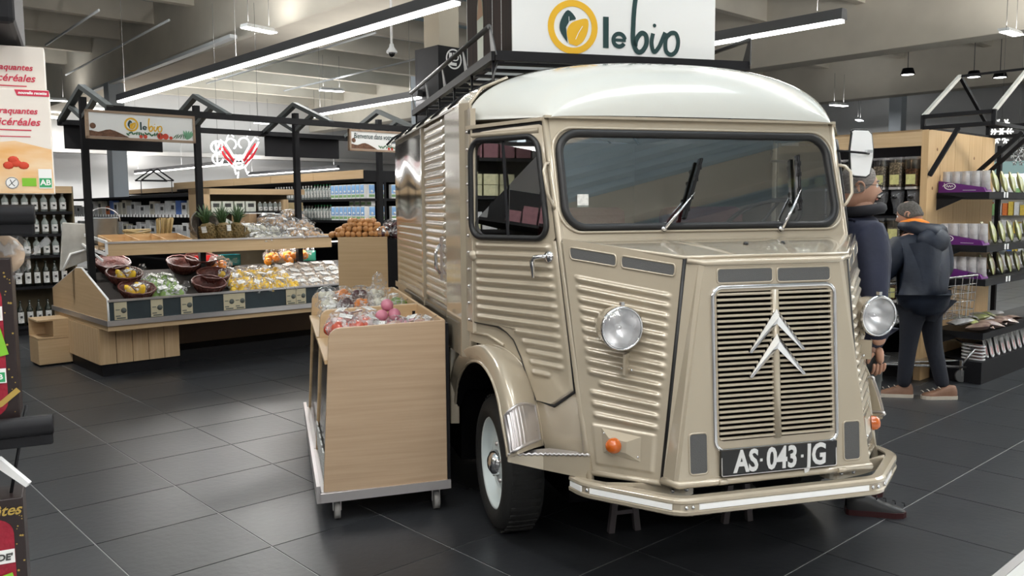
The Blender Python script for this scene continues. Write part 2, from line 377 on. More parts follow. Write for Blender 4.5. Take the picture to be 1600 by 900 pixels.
for (a, b), lab in bays:
    if proto is None:
        t = thing('high_bay_lamp', lab, 'lamp', bf(b, a, 4.8), AZ + .2, 'white high bay ceiling lamps')
        MB().prism([(-.45, -.14, 0), (.45, -.14, 0), (.38, -.08, .08), (-.38, -.08, .08)], (0, .26, 0)).build('housing', WHITEG, t)
        m = MB()
        for q in range(4): m.box(-.43, -.13 + q * .062, -.015, .43, -.075 + q * .062, 0)
        m.build('tube', LAMPB, t)
        
        for q in (-.3, .3): MB().cyl((q, 0, .06), (q, 0, 1.04), .006, n=5).build('rod', WIRE, t)
        area('bay_light', (0, 0, -.03), .85, .25, BAY_P, 0, t); area('bay_uplight', (0, 0, .13), .7, .2, BAY_P * .12, 0, t, up=True); proto = t; t.scale = (.75, .75, .9)
    else: copy_tree(proto, bf(b, a, 4.6 if 24 < b < 25 else 4.8), (0, 0, AZ + random.uniform(-.3, .3)), lab)
# pipes, camera
PIPE = mat('white_pipe', (.55, .57, .58), .5)
for (b0, a0, b1, a1, z), lab in ((((5.6, 22.4, 5.45, 17.9, 5.5)), 'thin white pipe hanging nearest the cracker boxes'), ((7.2, 26.9, 6.8, 17.9, 5.5), 'longer thin white pipe hanging above the first gable'),
        ((10.1, 24, 9.9, 15.0, 5.2), 'thin white pipe crossing above the right part of the lamp row'), ((12.5, 24, 12.3, 14.5, 5.2), 'thin white pipe passing near the dome camera')):
    tag(MB().cyl(bf(b0, a0, z), bf(b1, a1, z), .025, n=6).build('pipe', PIPE), lab, 'pipe', 'thin white sprinkler pipes')
tag(MB().bar(bf(7.55, 25.7, 4.97), bf(7.35, 16.1, 4.97), .14, .07).build('cable_tray', PIPE), 'straight white cable tray under the concrete beam, running to the tilted lamp', 'cable tray')
t = thing('security_camera', 'white dome security camera hanging between lamp rows, left of the beige column', 'camera', (-1.85, 13.5, 4.05)); t.scale = (.65, .65, .8)
m = MB(); m.lathe([(.0, .14), (.05, .14), (.06, .08), (.13, .0), (.13, -.03), (.0, -.03)]); m.build('housing', WHITEG, t)
MB().ell((0, 0, -.03), (.08, .08, .08)).build('dome', BLACKG, t)
MB().cyl((0, 0, .14), (0, 0, 1.8), .03, n=8).build('stem', WHITEG, t)

# reindeer light figure hung from the ceiling
GLOW = mat('garland_white', (1, 1, 1), .5, emit=(.95, .97, 1), es=1.8)
REDG = mat('garland_red', (.5, .02, .03), .6, emit=(.7, .03, .05), es=.5)
t = thing('light_figure', 'white and red glowing Christmas light figure of scrolls hanging behind the stand', 'christmas decoration', (-4.78, 15, 2.14)); t.scale = (.72, .72, .72)
m = MB()
def arc(cx, cz, r, a0, a1, n=14): return [(cx + r * cos(radians(a0 + (a1 - a0) * k / n)), 0, cz + r * sin(radians(a0 + (a1 - a0) * k / n))) for k in range(n + 1)]
m.tube([(-.5, 0, .75), (-.42, 0, .95), (-.3, 0, .85), (-.15, 0, .6), (0, 0, .45), (.15, 0, .6), (.3, 0, .85), (.42, 0, 1.0), (.5, 0, .95)], .022, 6)
m.tube([(-.42, 0, .68), (-.3, 0, .5), (-.15, 0, .3), (0, 0, .25), (.15, 0, .3), (.3, 0, .5), (.42, 0, .75), (.5, 0, .9)], .022, 6)
m.tube(arc(-.18, .85, .13, -60, 200), .018, 6); m.tube(arc(.14, .87, .13, -20, 240), .018, 6)
m.tube(arc(-.52, .78, .14, 0, 350), .025, 6); m.tube(arc(-.52, .5, .12, 60, 330), .02, 6); m.tube([(-.55, 0, .9), (-.52, 0, .4), (-.42, 0, .35), (-.38, 0, .5)], .02, 6)
m.tube([(-.12, 0, .3), (-.08, 0, .12), (-.02, 0, .18), (-.04, 0, .02)], .02, 6); m.tube([(.14, 0, .3), (.2, 0, .12), (.24, 0, .18)], .02, 6)
m.tube([(-.28, 0, .98), (-.2, 0, 1.12), (-.1, 0, 1.02)], .014, 6); m.tube([(.22, 0, 1.02), (.3, 0, 1.2), (.34, 0, 1.05)], .014, 6)
m.tube(arc(0, .4, .1, 0, 340), .02, 6)
m.build('tube_light', GLOW, t)
for s in (-1, 1):
    MB().tube([(s * .42, .0, .86), (s * .28, 0, .66), (s * .12, 0, .44)], [.02, .035, .03], 6).build('wing', REDG, t)
    MB().tube([(s * .46, .0, .76), (s * .32, 0, .54), (s * .16, 0, .36)], [.02, .035, .03], 6).build('wing', REDG, t)
MB().cyl((-.5, 0, .9), (-.5, 0, 4.2), .004, n=4).cyl((.5, 0, .9), (.5, 0, 4.2), .004, n=4).build('wire', WIRE, t)
# snowflakes
def flake(loc, r, label, mm):
    t = thing('snowflake', label, 'christmas decoration', loc, .2, 'hanging snowflakes'); m = MB()
    for k in range(6):
        a = pi / 3 * k; d = V3((cos(a), 0, sin(a))); m.cyl((0, 0, 0), d * r, r * .06, n=5)
        for q in (.45, .7):
            for s in (-1, 1): e = V3((cos(a + s), 0, sin(a + s))); m.cyl(d * r * q, d * r * q + e * r * .28, r * .05, n=5)
    m.build('crystal', mm, t); MB().cyl((0, 0, r), (0, 0, r + 2.5), .003, n=4).build('thread', WIRE, t)
flake((7.16, 12.5, 2.66), .20, 'white glowing snowflake hanging above the snack shelves', mat('flake_lit', (1, 1, 1), .5, emit=(1, .98, .9), es=1.2))
flake((7.42, 12.5, 2.30), .15, 'silver glitter snowflake hanging just below the white one', mat('flake_silver', (.5, .5, .5), .35, .8))
# ================================================================== THE VAN
van = thing('delivery_van', 'champagne beige vintage corrugated delivery van with a cream cab roof', 'van', vf(0, 4.5, 0), VAZ)
def v(u, V, z): return V3((u, V - 4.5, z))
def L3(a, b, t): return a + (b - a) * t
def apil(z, s=-1): t = (z - .51) / 1.48; return v(s * (.69 + .045 * t), 3.2 + .44 * t, z)
def door(s_, z, s=-1): a = apil(z, s); return a + (v(s * 1.0, 3.98, z) - a) * s_
def dn(s_, z, s=-1):
    e = 1e-3; A = door(s_ + e, z, s) - door(s_ - e, z, s); B = door(s_, z + e, s) - door(s_, z - e, s); n = A.cross(B).normalized()
    return n if n.x * s > 0 else -n
def ridge(d, w_): return cos(min(1, abs(d) / w_) * pi / 2) ** 1.6 if abs(d) < w_ else 0
def sstep(x): x = max(0, min(1, x)); return x * x * (3 - 2 * x)
def build_door(s):
    # lower skin: rows with their own extents
    rz_ = [1.425 - .0425 * k for k in range(16)]
    def rear(z):
        if z >= 1.056: return 1.0
        K = [(.75, .38), (.756, .38), (.86, .45), (.93, .49), (1.0, .55), (1.03, .62), (1.056, .72)]
        for (z0, a), (z1, b) in zip(K, K[1:]):
            if z <= z1: return a + (b - a) * (z - z0) / (z1 - z0)
        return .72
    def front(z): return .035 if z > .83 else .035 + .19 * (.83 - z) / .08
    def skin(i, z):
        f, r = front(z), rear(z); q = f + (r - f) * i; h = 0
        for k, c in enumerate(rz_):
            if c < .84: break
            x0, x1 = .08, min(.94, rear(c - .02) - .06)
            if k == 13: x0, x1 = .2, .4
            if z > 1.39 and q > 0: pass
            h = max(h, .0135 * ridge(z - c, .0165) * sstep((q - x0) / .05) * sstep((x1 - q) / .05))
        e = min(q - f, r - q) * .5
        h -= .006 * (1 - sstep(e / .008))
        return door(q, z, s) + dn(q, z, s) * (h + .012)
    m = MB()
    m.grid(lambda i, j: skin(i, .75 + (1.056 - .75) * j), 44, 76); m.grid(lambda i, j: skin(i, 1.0561 + (1.455 - 1.0561) * j), 60, 100)
    # window frame
    out = [(.03, 1.455), (.5, 1.455), (1.0, 1.455), (1.0, 1.96), (.5, 1.965), (.03, 1.97)]
    inn = [(x * 1.0, z) for x, z in rrect(.53, 1.69, .87, .455, .001)]
    base = rrect(0, 0, .50, .455, .07, 7); inn = [(.53 + x / .575 + (.02 if False else 0) * z, 1.69 + z) for x, z in base]
    inn = [(x + (.035 * (1.69 - z) / .225 if x < .5 else 0) * -1 * 0, z) for x, z in inn]
    o2 = [cast(out, (.53, 1.69), p) for p in inn]
    f3 = lambda p, d: door(p[0], p[1], s) + dn(p[0], p[1], s) * d
    m.ring([f3(p, .012) for p in o2], [f3(p, .012) for p in inn], dn(.5, 1.7, s) * -.03)
    m.grid(lambda i, j: f3((.08 + .88 * i, 1.93 + .025 * j), .012 + .008 * sin(pi * j)), 12, 5)
    d = m.build('door', PAINT, van, fixn=False)
    MB().tube([f3(p, .018) for p in inn], .0135, 8, True).build('window_seal', RUBBER, d)
    g = MB(); g.add([f3(p, .004) for p in inn], [tuple(range(len(inn)))]); g.build('window_pane', GLASS, d, fixn=False)
    g = MB(); g.bar(f3((.55, 1.465), .006), f3((.55, 1.915), .006), .012, .008); g.build('window_divider', BLACK, d)
    # handle, hinges, rivets
    h = MB(); p = f3((.115, 1.385), .012); n_ = dn(.1, 1.38, s); h.lathe([(.0, .012), (.024, .01), (.026, 0)], p, n_, 14)
    q = f3((.135, 1.385), .05); h.cyl(p, f3((.115, 1.385), .05), .008); h.tube([f3((.115, 1.385), .05), f3((.2, 1.38), .052), f3((.235, 1.36), .05), f3((.24, 1.29), .048)], [.008, .010, .011, .007], 8)
    h.build('door_handle', CHROME, d)
    h = MB(); h.lathe([(.0, .016), (.018, .012), (.026, 0)], f3((.96, 1.375), .012), n_, 14); h.build('lock', PAINT, d)
    return d
door_l = build_door(-1); door_r = build_door(1)
# cab side skin under / around the door, with the wheel arch left open
def cab_side(s):
    def rr(z):
        K = [(.50, .33), (.6, .35), (.654, .356), (.756, .38), (.864, .47), (.92, .56), (.949, .65), (.955, 1.0), (2, 1.0)]
        for (z0, a), (z1, b) in zip(K, K[1:]):
            if z <= z1: return a + (b - a) * (z - z0) / (z1 - z0)
        return 1.0
    m = MB(); m.grid(lambda i, j: (lambda z: door(rr(z) * i, z, s))(.53 + (.955 - .53) * j), 10, 20)
    m.grid(lambda i, j: (lambda z: door(i * 1.02, z, s))(.9551 + (1.46 - .9551) * j), 10, 8)
    o = m.build('cab_side', PAINT, van, fixn=False)
    # shadow gap round the door, painted on as a dark line
    g = MB(); pts = [(1.0, 1.056), (.72, 1.05), (.62, 1.03), (.55, 1.0), (.49, .93), (.45, .86), (.38, .752), (.22, .742), (.03, .825), (.02, 1.2), (.02, 1.6), (.02, 1.97)]
    g.tube([door(p[0], p[1], s) + dn(p[0], p[1], s) * .004 for p in pts], .0065, 6); g.build('door_shadow_gap', RUBBER, van)
    # ledge pressing behind the door bottom
    g = MB(); P = [(1.0, 1.0), (.82, 1.0), (.66, .965)]
    g.tube([door(*p, s) + dn(*p, s) * .002 for p in P], .008, 6); g.build('ledge_moulding', PAINT, van)
cab_side(-1); cab_side(1)
for s in (-1, 1):   # A pillars, with rain gutter above the door
    m = MB(); m.tube([apil(z, s) + v(0, 4.5, 0) * 0 for z in (2.0, 1.6, 1.2, .8, .44)], .017, 8); m.build('front_pillar', PAINT, van)
    m = MB(); p0 = apil(1.985, s); p1 = v(s * 1.0, 3.98, 1.972); m.bar(p0 + V3((s * .012, 0, .008)), p1 + V3((s * .012, 0, .008)), .034, .016)
    m.build('door_gutter', PAINT, van); MB().bar(p0 + V3((s * .004, 0, -.012)), p1 + V3((s * .004, 0, -.012)), .02, .018).build('gutter_seal', RUBBER, van)
# windscreen panel
def ws(u, z, d=0): return v(u, 3.63 - (1.99 - z) * .3 - d * .95, z + d * .28)
inn = rrect(0, 1.722, 1.372, .422, .095, 8); c = (0, 1.72)
out = [(-.715, 1.452), (.715, 1.452), (.735, 2.0), (-.735, 2.0)]
o2 = [cast(out, c, p) for p in inn]
# force exact corners
for cx, cz in out:
    k = min(range(len(o2)), key=lambda i: (o2[i][0] - cx) ** 2 + (o2[i][1] - cz) ** 2); o2[k] = (cx, cz)
m = MB(); mid = [(c[0] + (p[0] - c[0]) * 1.045, c[1] + (p[1] - c[1]) * 1.10) for p in inn]
m.ring([ws(*p) for p in o2], [ws(*p) for p in mid], (0, .02, 0)); 
n = len(inn); vs = [ws(*p) for p in mid] + [ws(*p, -.012) for p in inn]; m.add(vs, [(i, (i + 1) % n, n + (i + 1) % n, n + i) for i in range(n)], True)
wf = m.build('windscreen_frame', PAINT, van)
MB().tube([ws(p[0] * 1.045, 1.72 + (p[1] - 1.72) * 1.1, .002) for p in inn], .007, 8, True).build('frame_bead', PAINT, wf)
MB().tube([ws(*p, -.002) for p in inn], .019, 8, True).build('windscreen_seal', RUBBER, van)
g = MB(); g.add([ws(*p, -.004) for p in inn], [tuple(range(n))]); g.build('windscreen', GLASS_W, van, fixn=False)
m = MB(); m.bar(ws(-.745, 2.0, .008), ws(.745, 2.0, .008), .035, .012); m.build('header_gutter', PAINT, van)
MB().obox(ws(-.60, 1.63, .001), (.052, .002, .056)).build('windscreen_sticker', mat('paper', (.75, .75, .72), .7, var=.3, scale=60), van)
# wipers
for (bx, bz, tx, tz, kx, kz), lab in (((-.235, 1.497, -.07, 1.655, -.10, 1.59), 'l'), ((.36, 1.49, .485, 1.67, .43, 1.58), 'r')):
    w_ = MB(); w_.lathe([(.0, .02), (.012, .018), (.014, 0)], ws(bx, bz, .01), (0, -.95, .3), 10)
    w_.tube([ws(bx, bz, .03), ws((bx + tx) / 2, (bz + tz) / 2, .045), ws(tx, tz, .04)], [.008, .006, .003], 6); w_ = w_.build('wiper', CHROME, van)
    d = V3((tx - bx, 0, tz - bz)).normalized(); mb = MB()
    e0, e1 = ((-.135, 1.54), (-.012, 1.81)) if lab == 'l' else ((.468, 1.575), (.50, 1.83))
    mb.bar(ws(*e0, .024), ws(*e1, .024), .016, .020, (0, 1, 0)).bar(ws(*e0, .038), ws(*e1, .038), .007, .010, (0, 1, 0)); [mb.obox(ws(L3(V3((*e0, 0)), V3((*e1, 0)), q).x, L3(V3((*e0, 0)), V3((*e1, 0)), q).y, .034), (.02, .012, .02)) for q in (.15, .35, .65, .85)]
    mb.build('wiper_blade', BLACKG, w_)
# cowl
m = MB()
CA = [v(-.725, 3.44, 1.462), v(.725, 3.44, 1.462), v(-.37, 3.0, 1.40), v(.37, 3.0, 1.40)]
def cowl(i, j):
    p = L3(L3(CA[0], CA[1], i), L3(CA[2], CA[3], i), j)
    return p + V3((0, 0, .006 * sin(pi * j) + .007 * ridge(i - .30 - .05 * j, .02) * sin(pi * j) + .007 * ridge(i - .70 + .05 * j, .02) * sin(pi * j)))
m.grid(cowl, 60, 14); cw = m.build('cowl', PAINT, van, fixn=False)
for u in (.03, .21): MB().ell(v(u, 3.22, 1.438), (.012, .012, .012), 8, 6).build('washer_nozzle', BLACKG, cw)
m = MB(); m.tube([CA[0] + V3((0, 0, -.002)), CA[2] + V3((0, 0, .002)), CA[3] + V3((0, 0, .002)), CA[1] + V3((0, 0, -.002))], .008, 8); m.build('cowl_edge', PAINT, van)
# front wing panels with pressed ridges
def fend(i, j, s=-1, h=0):
    TL, TR, BR, BL = v(s * .732, 3.42, 1.47), v(s * .37, 3.0, 1.40), v(s * .468, 2.985, .51), v(s * .69, 3.2, .51)
    p = L3(L3(TL, TR, i), L3(BL, BR, i), j); n_ = (TR - TL).cross(BL - TL).normalized(); n_ = n_ if n_.y < 0 else -n_
    return p + n_ * h
jr = [.168, .212, .257, .301, .345, .388, .432, .476, .520, .565, .609, .655, .701, .749]
for s in (-1, 1):
    def fs(i, j):
        h = 0
        for k, c in enumerate(jr):
            x0 = .07 + .05 * (c - .168) / .58 + (.11 if k == 10 else 0)
            for (a_, b_) in (((x0, .94 - .04 * c),) if k not in (6, 7, 8) else ((x0, .94),)):
                h = max(h, .0135 * ridge(j - c - .010 * i, .0175) * sstep((i - a_) / .06) * sstep((b_ - i) / .06))
        # raised indicator field
        h += .008 * sstep((i - .10) / .03) * sstep((.89 - i) / .03) * sstep((j - .785) / .012) * sstep((.965 - j) / .012)
        return fend(i, j, s, h)
    m = MB(); m.grid(fs, 56, 240); fw = m.build('front_wing', PAINT, van, fixn=False)
    for (i0, i1) in ((.06, .463), (.505, .938)):
        cx = (i0 + i1) / 2; L = rrect(0, 0, (i1 - i0), .052, .02, 4)
        L = [(cx + x, .060 + y) for x, y in L]
        mb = MB(); mb.add([fend(x, y, s, .004) for x, y in L], [tuple(range(len(L)))]); mb.build('air_vent', GREYMESH, fw)
        MB().tube([fend(x, y, s, .003) for x, y in L], .004, 6, True).build('vent_bead', PAINT, fw)
    MB().tube([fend(1, 0, s, -.004), fend(1, .5, s, -.004), fend(1, 1, s, -.004)], .009, 6).build('panel_gap', RUBBER, van)
    MB().tube([fend(0, 1, s), fend(1, 1, s)], .012, 8).build('wing_bottom_roll', PAINT, fw)
    # indicator
    m = MB(); q = [(.235, .80), (.72, .81), (.72, .92), (.235, .905)]; cI = fend(.42, .865, s, .032)
    O = [fend(*p, s, .009) for p in q]; In = [L3(p, cI, .55) for p in O]; m.add(O + In, [(i, (i + 1) % 4, 4 + (i + 1) % 4, 4 + i) for i in range(4)] + [(4, 5, 6, 7)])
    ind = m.build('indicator_mount', PAINT, van); nn = (fend(.42, .865, s, .1) - fend(.42, .865, s, 0)).normalized()
    m = MB(); m.lathe([(.0, .036), (.02, .033), (.03, .02), (.033, 0)], fend(.40, .865, s, .022), nn, 18); m.build('amber_lens', ORANGE_L, ind)
    m = MB()
    for q in ((.27, .82), (.69, .9)): m.ell(fend(*q, s, .012), .005, 6, 4)
    m.build('screw', CHROME, ind)
    # headlamp: shell, rim, lens, bracket
    hc = v(s * .60, 3.08, 1.122); ax = V3((0, -1, -.02))
    m = MB(); m.lathe([(.0, -.19), (.03, -.185), (.06, -.15), (.078, -.08), (.084, 0)], hc, ax, 24); hl = m.build('headlamp', PAINT, van)
    m = MB(); m.lathe([(.082, -.012), (.089, -.006), (.090, .006), (.083, .014), (.079, .008)], hc, ax, 28); m.build('chrome_rim', CHROME, hl)
    m = MB(); m.lathe([(.0, -.07), (.03, -.062), (.06, -.035), (.080, .005)], hc, ax, 24); m.ell(hc + ax * -.04, (.012, .025, .012), 8, 6); m.build('reflector', REFL, hl)
    m = MB(); m.lathe([(.0, .026), (.03, .023), (.06, .016), (.080, .006)], hc, ax, 24); m.build('glass_lens', LENS, hl)
    m = MB(); m.obox(hc + V3((0, 0, .099)), (.014, .02, .014)); m.build('clip', CHROME, hl)
    m = MB(); b0 = fend(.52, .42, s, .003); m.bar(hc + V3((0, .10, -.07)), fend(.52, .40, s, .01), .06, .012, (1, 0, 0)); m.obox(fend(.56, .50, s, .014), (.075, .01, .085), Matrix.Rotation(-s * .85, 3, 'Z')); m.build('bracket', PAINT, hl)
    m = MB()
    for q in ((.51, .525), (.61, .525), (.56, .485)): m.ell(fend(*q, s, .018), .006, 6, 4)
    m.build('bolt', CHROME, hl)
# nose with the grille
def nz(u, z, d=0): t = (1.385 - z) / .855; return v(u, 2.963 - .063 * t - d, z)
rzs = [1.385, .53]
outer = [(-.305, 1.385), (.305, 1.385), (.438, .53), (-.438, .53)]
gr = rrect(0, .965, .55, .63, .035, 5); o2 = [cast(outer, (0, .965), p) for p in gr]
for cx, cz in outer:
    k = min(range(len(o2)), key=lambda i: (o2[i][0] - cx) ** 2 + (o2[i][1] - cz) ** 2); o2[k] = (cx, cz)
m = MB(); m.ring([nz(*p) for p in o2], [nz(*p) for p in gr], (0, .02, 0))
for s in (-1, 1):   # canted cheeks
    a0, a1, b0, b1 = nz(s * .305, 1.385), nz(s * .438, .53), v(s * .37, 3.0, 1.398), v(s * .466, 2.98, .515)
    e0, e1 = L3(a0, b0, .25) + V3((s * .004, -.004, .004)), L3(a1, b1, .25) + V3((s * .004, -.004, 0))
    m.add([a0, a1, e1, e0], [(0, 1, 2, 3)]); m.add([e0, e1, b1, b0], [(0, 1, 2, 3)])
m.add([nz(-.305, 1.385), nz(.305, 1.385), v(.37, 3.0, 1.398), v(-.37, 3.0, 1.398)], [(0, 1, 2, 3)])
no = m.build('nose_panel', PAINT, van)
m = MB(); m.tube([v(-.466, 2.98, .522), nz(-.438, .525), nz(.438, .525), v(.466, 2.98, .522)], .016, 8); m.build('lower_roll', PAINT, no)
m = MB(); m.tube([v(-.366, 2.99, 1.39), nz(-.302, 1.38), nz(.302, 1.38), v(.366, 2.99, 1.39)], .011, 8); m.build('upper_roll', PAINT, no)
MB().obox(v(0, 3.06, .965), (.56, .02, .66)).build('radiator', VOID, van)
gl = [(-.272, 1.284), (.272, 1.284), (.272, .645), (-.272, .645)]
MB().tube([nz(x, z, .004) for x, z in rrect(0, .9645, .552, .640, .04, 6)], .0085, 8, True).build('grille_surround', CHROME, no)
MB().ring([nz(x, z, .002) for x, z in rrect(0, .9645, .55, .63, .035, 5)], [nz(x, z, .002) for x, z in rrect(0, .974, .516, .585, .02, 5)], (0, .012, 0)).build('grille_border', PAINT, no)
MB().tube([nz(0, 1.27, .002), nz(0, .68, .002)], .017, 8).build('centre_bar', PAINT, no)
sm = MB()
prof = [(0, 0), (.004, .010), (.010, .0125), (.0135, .010), (.0135, .004)]   # (height, forward)
def slat(w_):
    m = MB(); P = [(-.5, 0), (.5, 0)]
    for x, y in ((-w_ / 2, 0), (w_ / 2, 0)): pass
    pts = [(0, -.001), (-.001, -.007), (-.004, -.0115), (-.0075, -.0125), (-.0105, -.010), (-.0115, -.005), (-.0095, .002), (-.004, .006)]
    n = len(pts); vs = [(x, y, z) for x in (-w_ / 2, w_ / 2) for z, y in pts]
    m.add(vs, [(i, (i + 1) % n, n + (i + 1) % n, n + i) for i in range(n)], True); m.add(vs, [tuple(range(n)), tuple(range(n, 2 * n))[::-1]])
    return m.mesh('slat', PAINT)
sl = slat(.242)
for k in range(28):
    z = 1.262 - .0209 * k
    for s in (-1, 1): obj('slat', sl, no, nz(s * .1365, z))
for k, zt in enumerate((1.195, 1.097)):    # chevrons
    m = MB(); zb = zt - .168; zi = zt - .062
    for s in (-1, 1):
        A = nz(0, zt, .018); B = nz(s * .127, zb, .018); Cc = nz(0, zi, .018); A2 = nz(0, (zt + zi) / 2, .034); B2 = nz(s * .127, zb, .018)
        B0 = nz(s * .116, zb - .004, .018)
        m.add([A, B, A2], [(0, 1, 2)]); m.add([A2, B, B0], [(0, 1, 2)]); m.add([A2, B0, Cc], [(0, 1, 2)]); m.add([A, B, B0, Cc], [(3, 2, 1, 0)])
        m.add([nz(0, zt, .004), nz(s * .127, zb, .004), B, A], [(0, 1, 2, 3)])
    m.build('chevron', CHROME, no)
for (cx, cz, w_, h_) in ((-.129, 1.329, .246, .058), (.137, 1.327, .246, .058), (-.349, .641, .078, .16), (.349, .638, .078, .16)):
    L = rrect(cx, cz, w_, h_, .014, 4); mb = MB(); mb.add([nz(*p, .003) for p in L], [tuple(range(len(L)))]); mb.build('air_vent', GREYMESH, no)
    MB().tube([nz(*p, .001) for p in L], .004, 6, True).build('vent_bead', PAINT, no)
# number plate
m = MB(); m.obox(nz(0, .598, .014), (.524, .012, .104))
pl = m.build('number_plate', BLACKG, van)
m = MB(); X = frameX(nz(.006, .598, .0215), (1, 0, 0), (0, .074, 1))
for tx, xx in (('AS', -.152), ('043', .008), ('JG', .166)):
    text_into(m, tx, .122, frameX(nz(xx, .598, .0215), (1, 0, 0), (0, .0, 1)), .0015, 0, .0034, sx=.77)
for xx in (-.086, .100): m.obox(nz(xx, .600, .0215), (.011, .003, .011))
m.build('plate_characters', mat('plate_silver', (.66, .66, .66), .35, .3), pl)
MB().tube([nz(x, z, .02) for x, z in rrect(0, .598, .518, .098, .006, 2)], .0022, 5, True).build('plate_border', ALU, pl)
for s in (-1, 1): MB().cyl(v(s * .27 - .0, 2.885, .525), v(s * .27 + .035, 2.885, .525), .011, n=8).build('bonnet_hinge', PAINT, no)
# bumper
def bump_pts(off=0): return [v(-.745, 3.26, .452), v(-.725, 3.17, .452), v(-.45, 2.855 - off, .452), v(.45, 2.855 - off, .452), v(.73, 3.11, .452), v(.755, 3.17, .452), v(.755, 3.30, .452)]
def sweep(m, pts, prof):
    N = len(pts); vs = []
    for i, p in enumerate(pts):
        a = pts[max(0, i - 1)]; b = pts[min(N - 1, i + 1)]
        t1 = (p - a).normalized() if i else (b - p).normalized(); t2 = (b - p).normalized() if i < N - 1 else t1
        t = (t1 + t2).normalized(); n_ = V3((t.y, -t.x, 0)); k = 1 / max(.5, n_.dot(V3((t1.y, -t1.x, 0))))
        vs += [p + n_ * (o * k) + V3((0, 0, z)) for o, z in prof]
    q = len(prof); fs = [(i * q + k, i * q + (k + 1) % q, (i + 1) * q + (k + 1) % q, (i + 1) * q + k) for i in range(N - 1) for k in range(q)]
    m.add(vs, fs + [tuple(range(q)), tuple(range((N - 1) * q, N * q))[::-1]])
# round the corners
def rnd(pts, r=.05, n=4):
    out = [pts[0]]
    for i in range(1, len(pts) - 1):
        a, p, b = pts[i - 1], pts[i], pts[i + 1]; d1 = min(r, (p - a).length * .45); d2 = min(r, (b - p).length * .45)
        A = p + (a - p).normalized() * d1; B = p + (b - p).normalized() * d2
        for k in range(n + 1): t = k / n; out.append(A * (1 - t) ** 2 + p * 2 * t * (1 - t) + B * t * t)
    return out + [pts[-1]]
bp = rnd(bump_pts()); m = MB()
sweep(m, bp, [(-.018, -.034), (.008, -.034), (.016, -.028), (.018, -.014), (.012, -.010), (.012, .014), (.018, .018), (.016, .030), (.004, .036), (-.03, .036), (-.034, .028), (-.018, .028)])
bu = m.build('bumper', PAINT, van, bevel=.002)
def seg(i0, i1, pts):
    return [L3(bump_pts()[pts], bump_pts()[pts + 1], t) for t in (i0, i1)]
for (p, a, b) in ((0, .1, 1), (1, .08, .93), (2, .08, .93), (3, .12, .55)):
    m = MB(); sweep(m, seg(a, b, p), [(.010, -.009), (.0165, -.009), (.0165, .013), (.010, .013)]); m.build('white_stripe', mat('reflective_white', (.9, .9, .9), .4) if p == 0 else bpy.data.materials['reflective_white'], bu)
for (p, t) in ((1, .05), (2, .02), (2, .05), (2, .95), (2, .98), (3, .08)):
    q = L3(bump_pts()[p], bump_pts()[p + 1], t); d = (bump_pts()[p + 1] - bump_pts()[p]).normalized(); MB().ell(q + V3((d.y, -d.x, 0)) * .014 + V3((0, 0, .003)), .008, 8, 5).build('bolt', CHROME, bu)
for s in (-1, 1):   # bumper irons
    m = MB(); P = [v(s * .66, 3.09, .47), v(s * .50, 3.02, .475), v(s * .34, 2.985, .475), v(s * .30, 3.03, .475), v(s * .34, 3.12, .475)]
    P = rnd(P, .04); sweep(m, P if s < 0 else P[::-1], [(-.004, -.028), (.004, -.028), (.004, .028), (-.004, .028)]); bi = m.build('bumper_iron', ALU if False else PAINT, van)
    for q in (.42, .36): MB().ell(v(s * q, 2.985, .475), (.009, .012, .009), 8, 5).build('bolt', CHROME, bi)
# cab roof cap and body roof
def sec(u, w_, z0, h_, p=2.6): 
    t = max(-1, min(1, u)); return V3((t * w_, 0, z0 + h_ * sqrt(max(0, 1 - abs(t) ** p))))
def capf(i, j):
    # i across -1..1 with dense edges, j front 0 .. back 1
    t = sin((i - .5) * pi); g = j
    V = 3.605 + .415 * (1 - cos(g * pi / 2)) / 1.0; q = sin(g * pi / 2)
    wv = .715 + (1.0 - .715) * ((V - 3.605) / .415) ** 1.0
    hh = .012 + .285 * (q ** .9); z0 = 2.0 + .02 * ((V - 3.6) / .4)
    p = sec(t, wv, z0, hh); p.y = V - 4.5 - 0.0
    return p
m = MB(); m.grid(capf, 56, 24); m.build('cab_roof', PAINT_W, van, fixn=False)
def rooff(i, j):
    t = sin((i - .5) * pi); V = 4.02 + (6.56 - 4.02) * j
    fade = 1 if V < 6.3 else sqrt(max(0, 1 - ((V - 6.3) / .27) ** 2))
    p = sec(t, 1.0, 2.05 + .05 * sstep((V - 4.02) / .3), (.265 - .05 * sstep((V - 4.02) / .3)) * fade); p.y = V - 4.5; return p
m = MB(); m.grid(rooff, 48, 40); m.build('body_roof', mat('roof_paint', (.40, .35, .26), .22, .4, coat=1), van, fixn=False)
m = MB(); m.tube([v(-.985, 4.02, 2.02), v(-.99, 4.02, 2.1), v(-.93, 4.03, 2.175), v(-.8, 4.03, 2.23)], .009, 6); m.build('roof_joint', PAINT, van)
for s in (-1, 1):
    m = MB(); sweep(m, [v(s * 1.015, 4.22, 2.105), v(s * 1.015, 6.5, 2.105)], [(-.02, -.012), (.02, -.012), (.024, .014), (.016, .014), (.012, -.002), (-.02, 0)]); m.build('roof_gutter', PAINT, van)
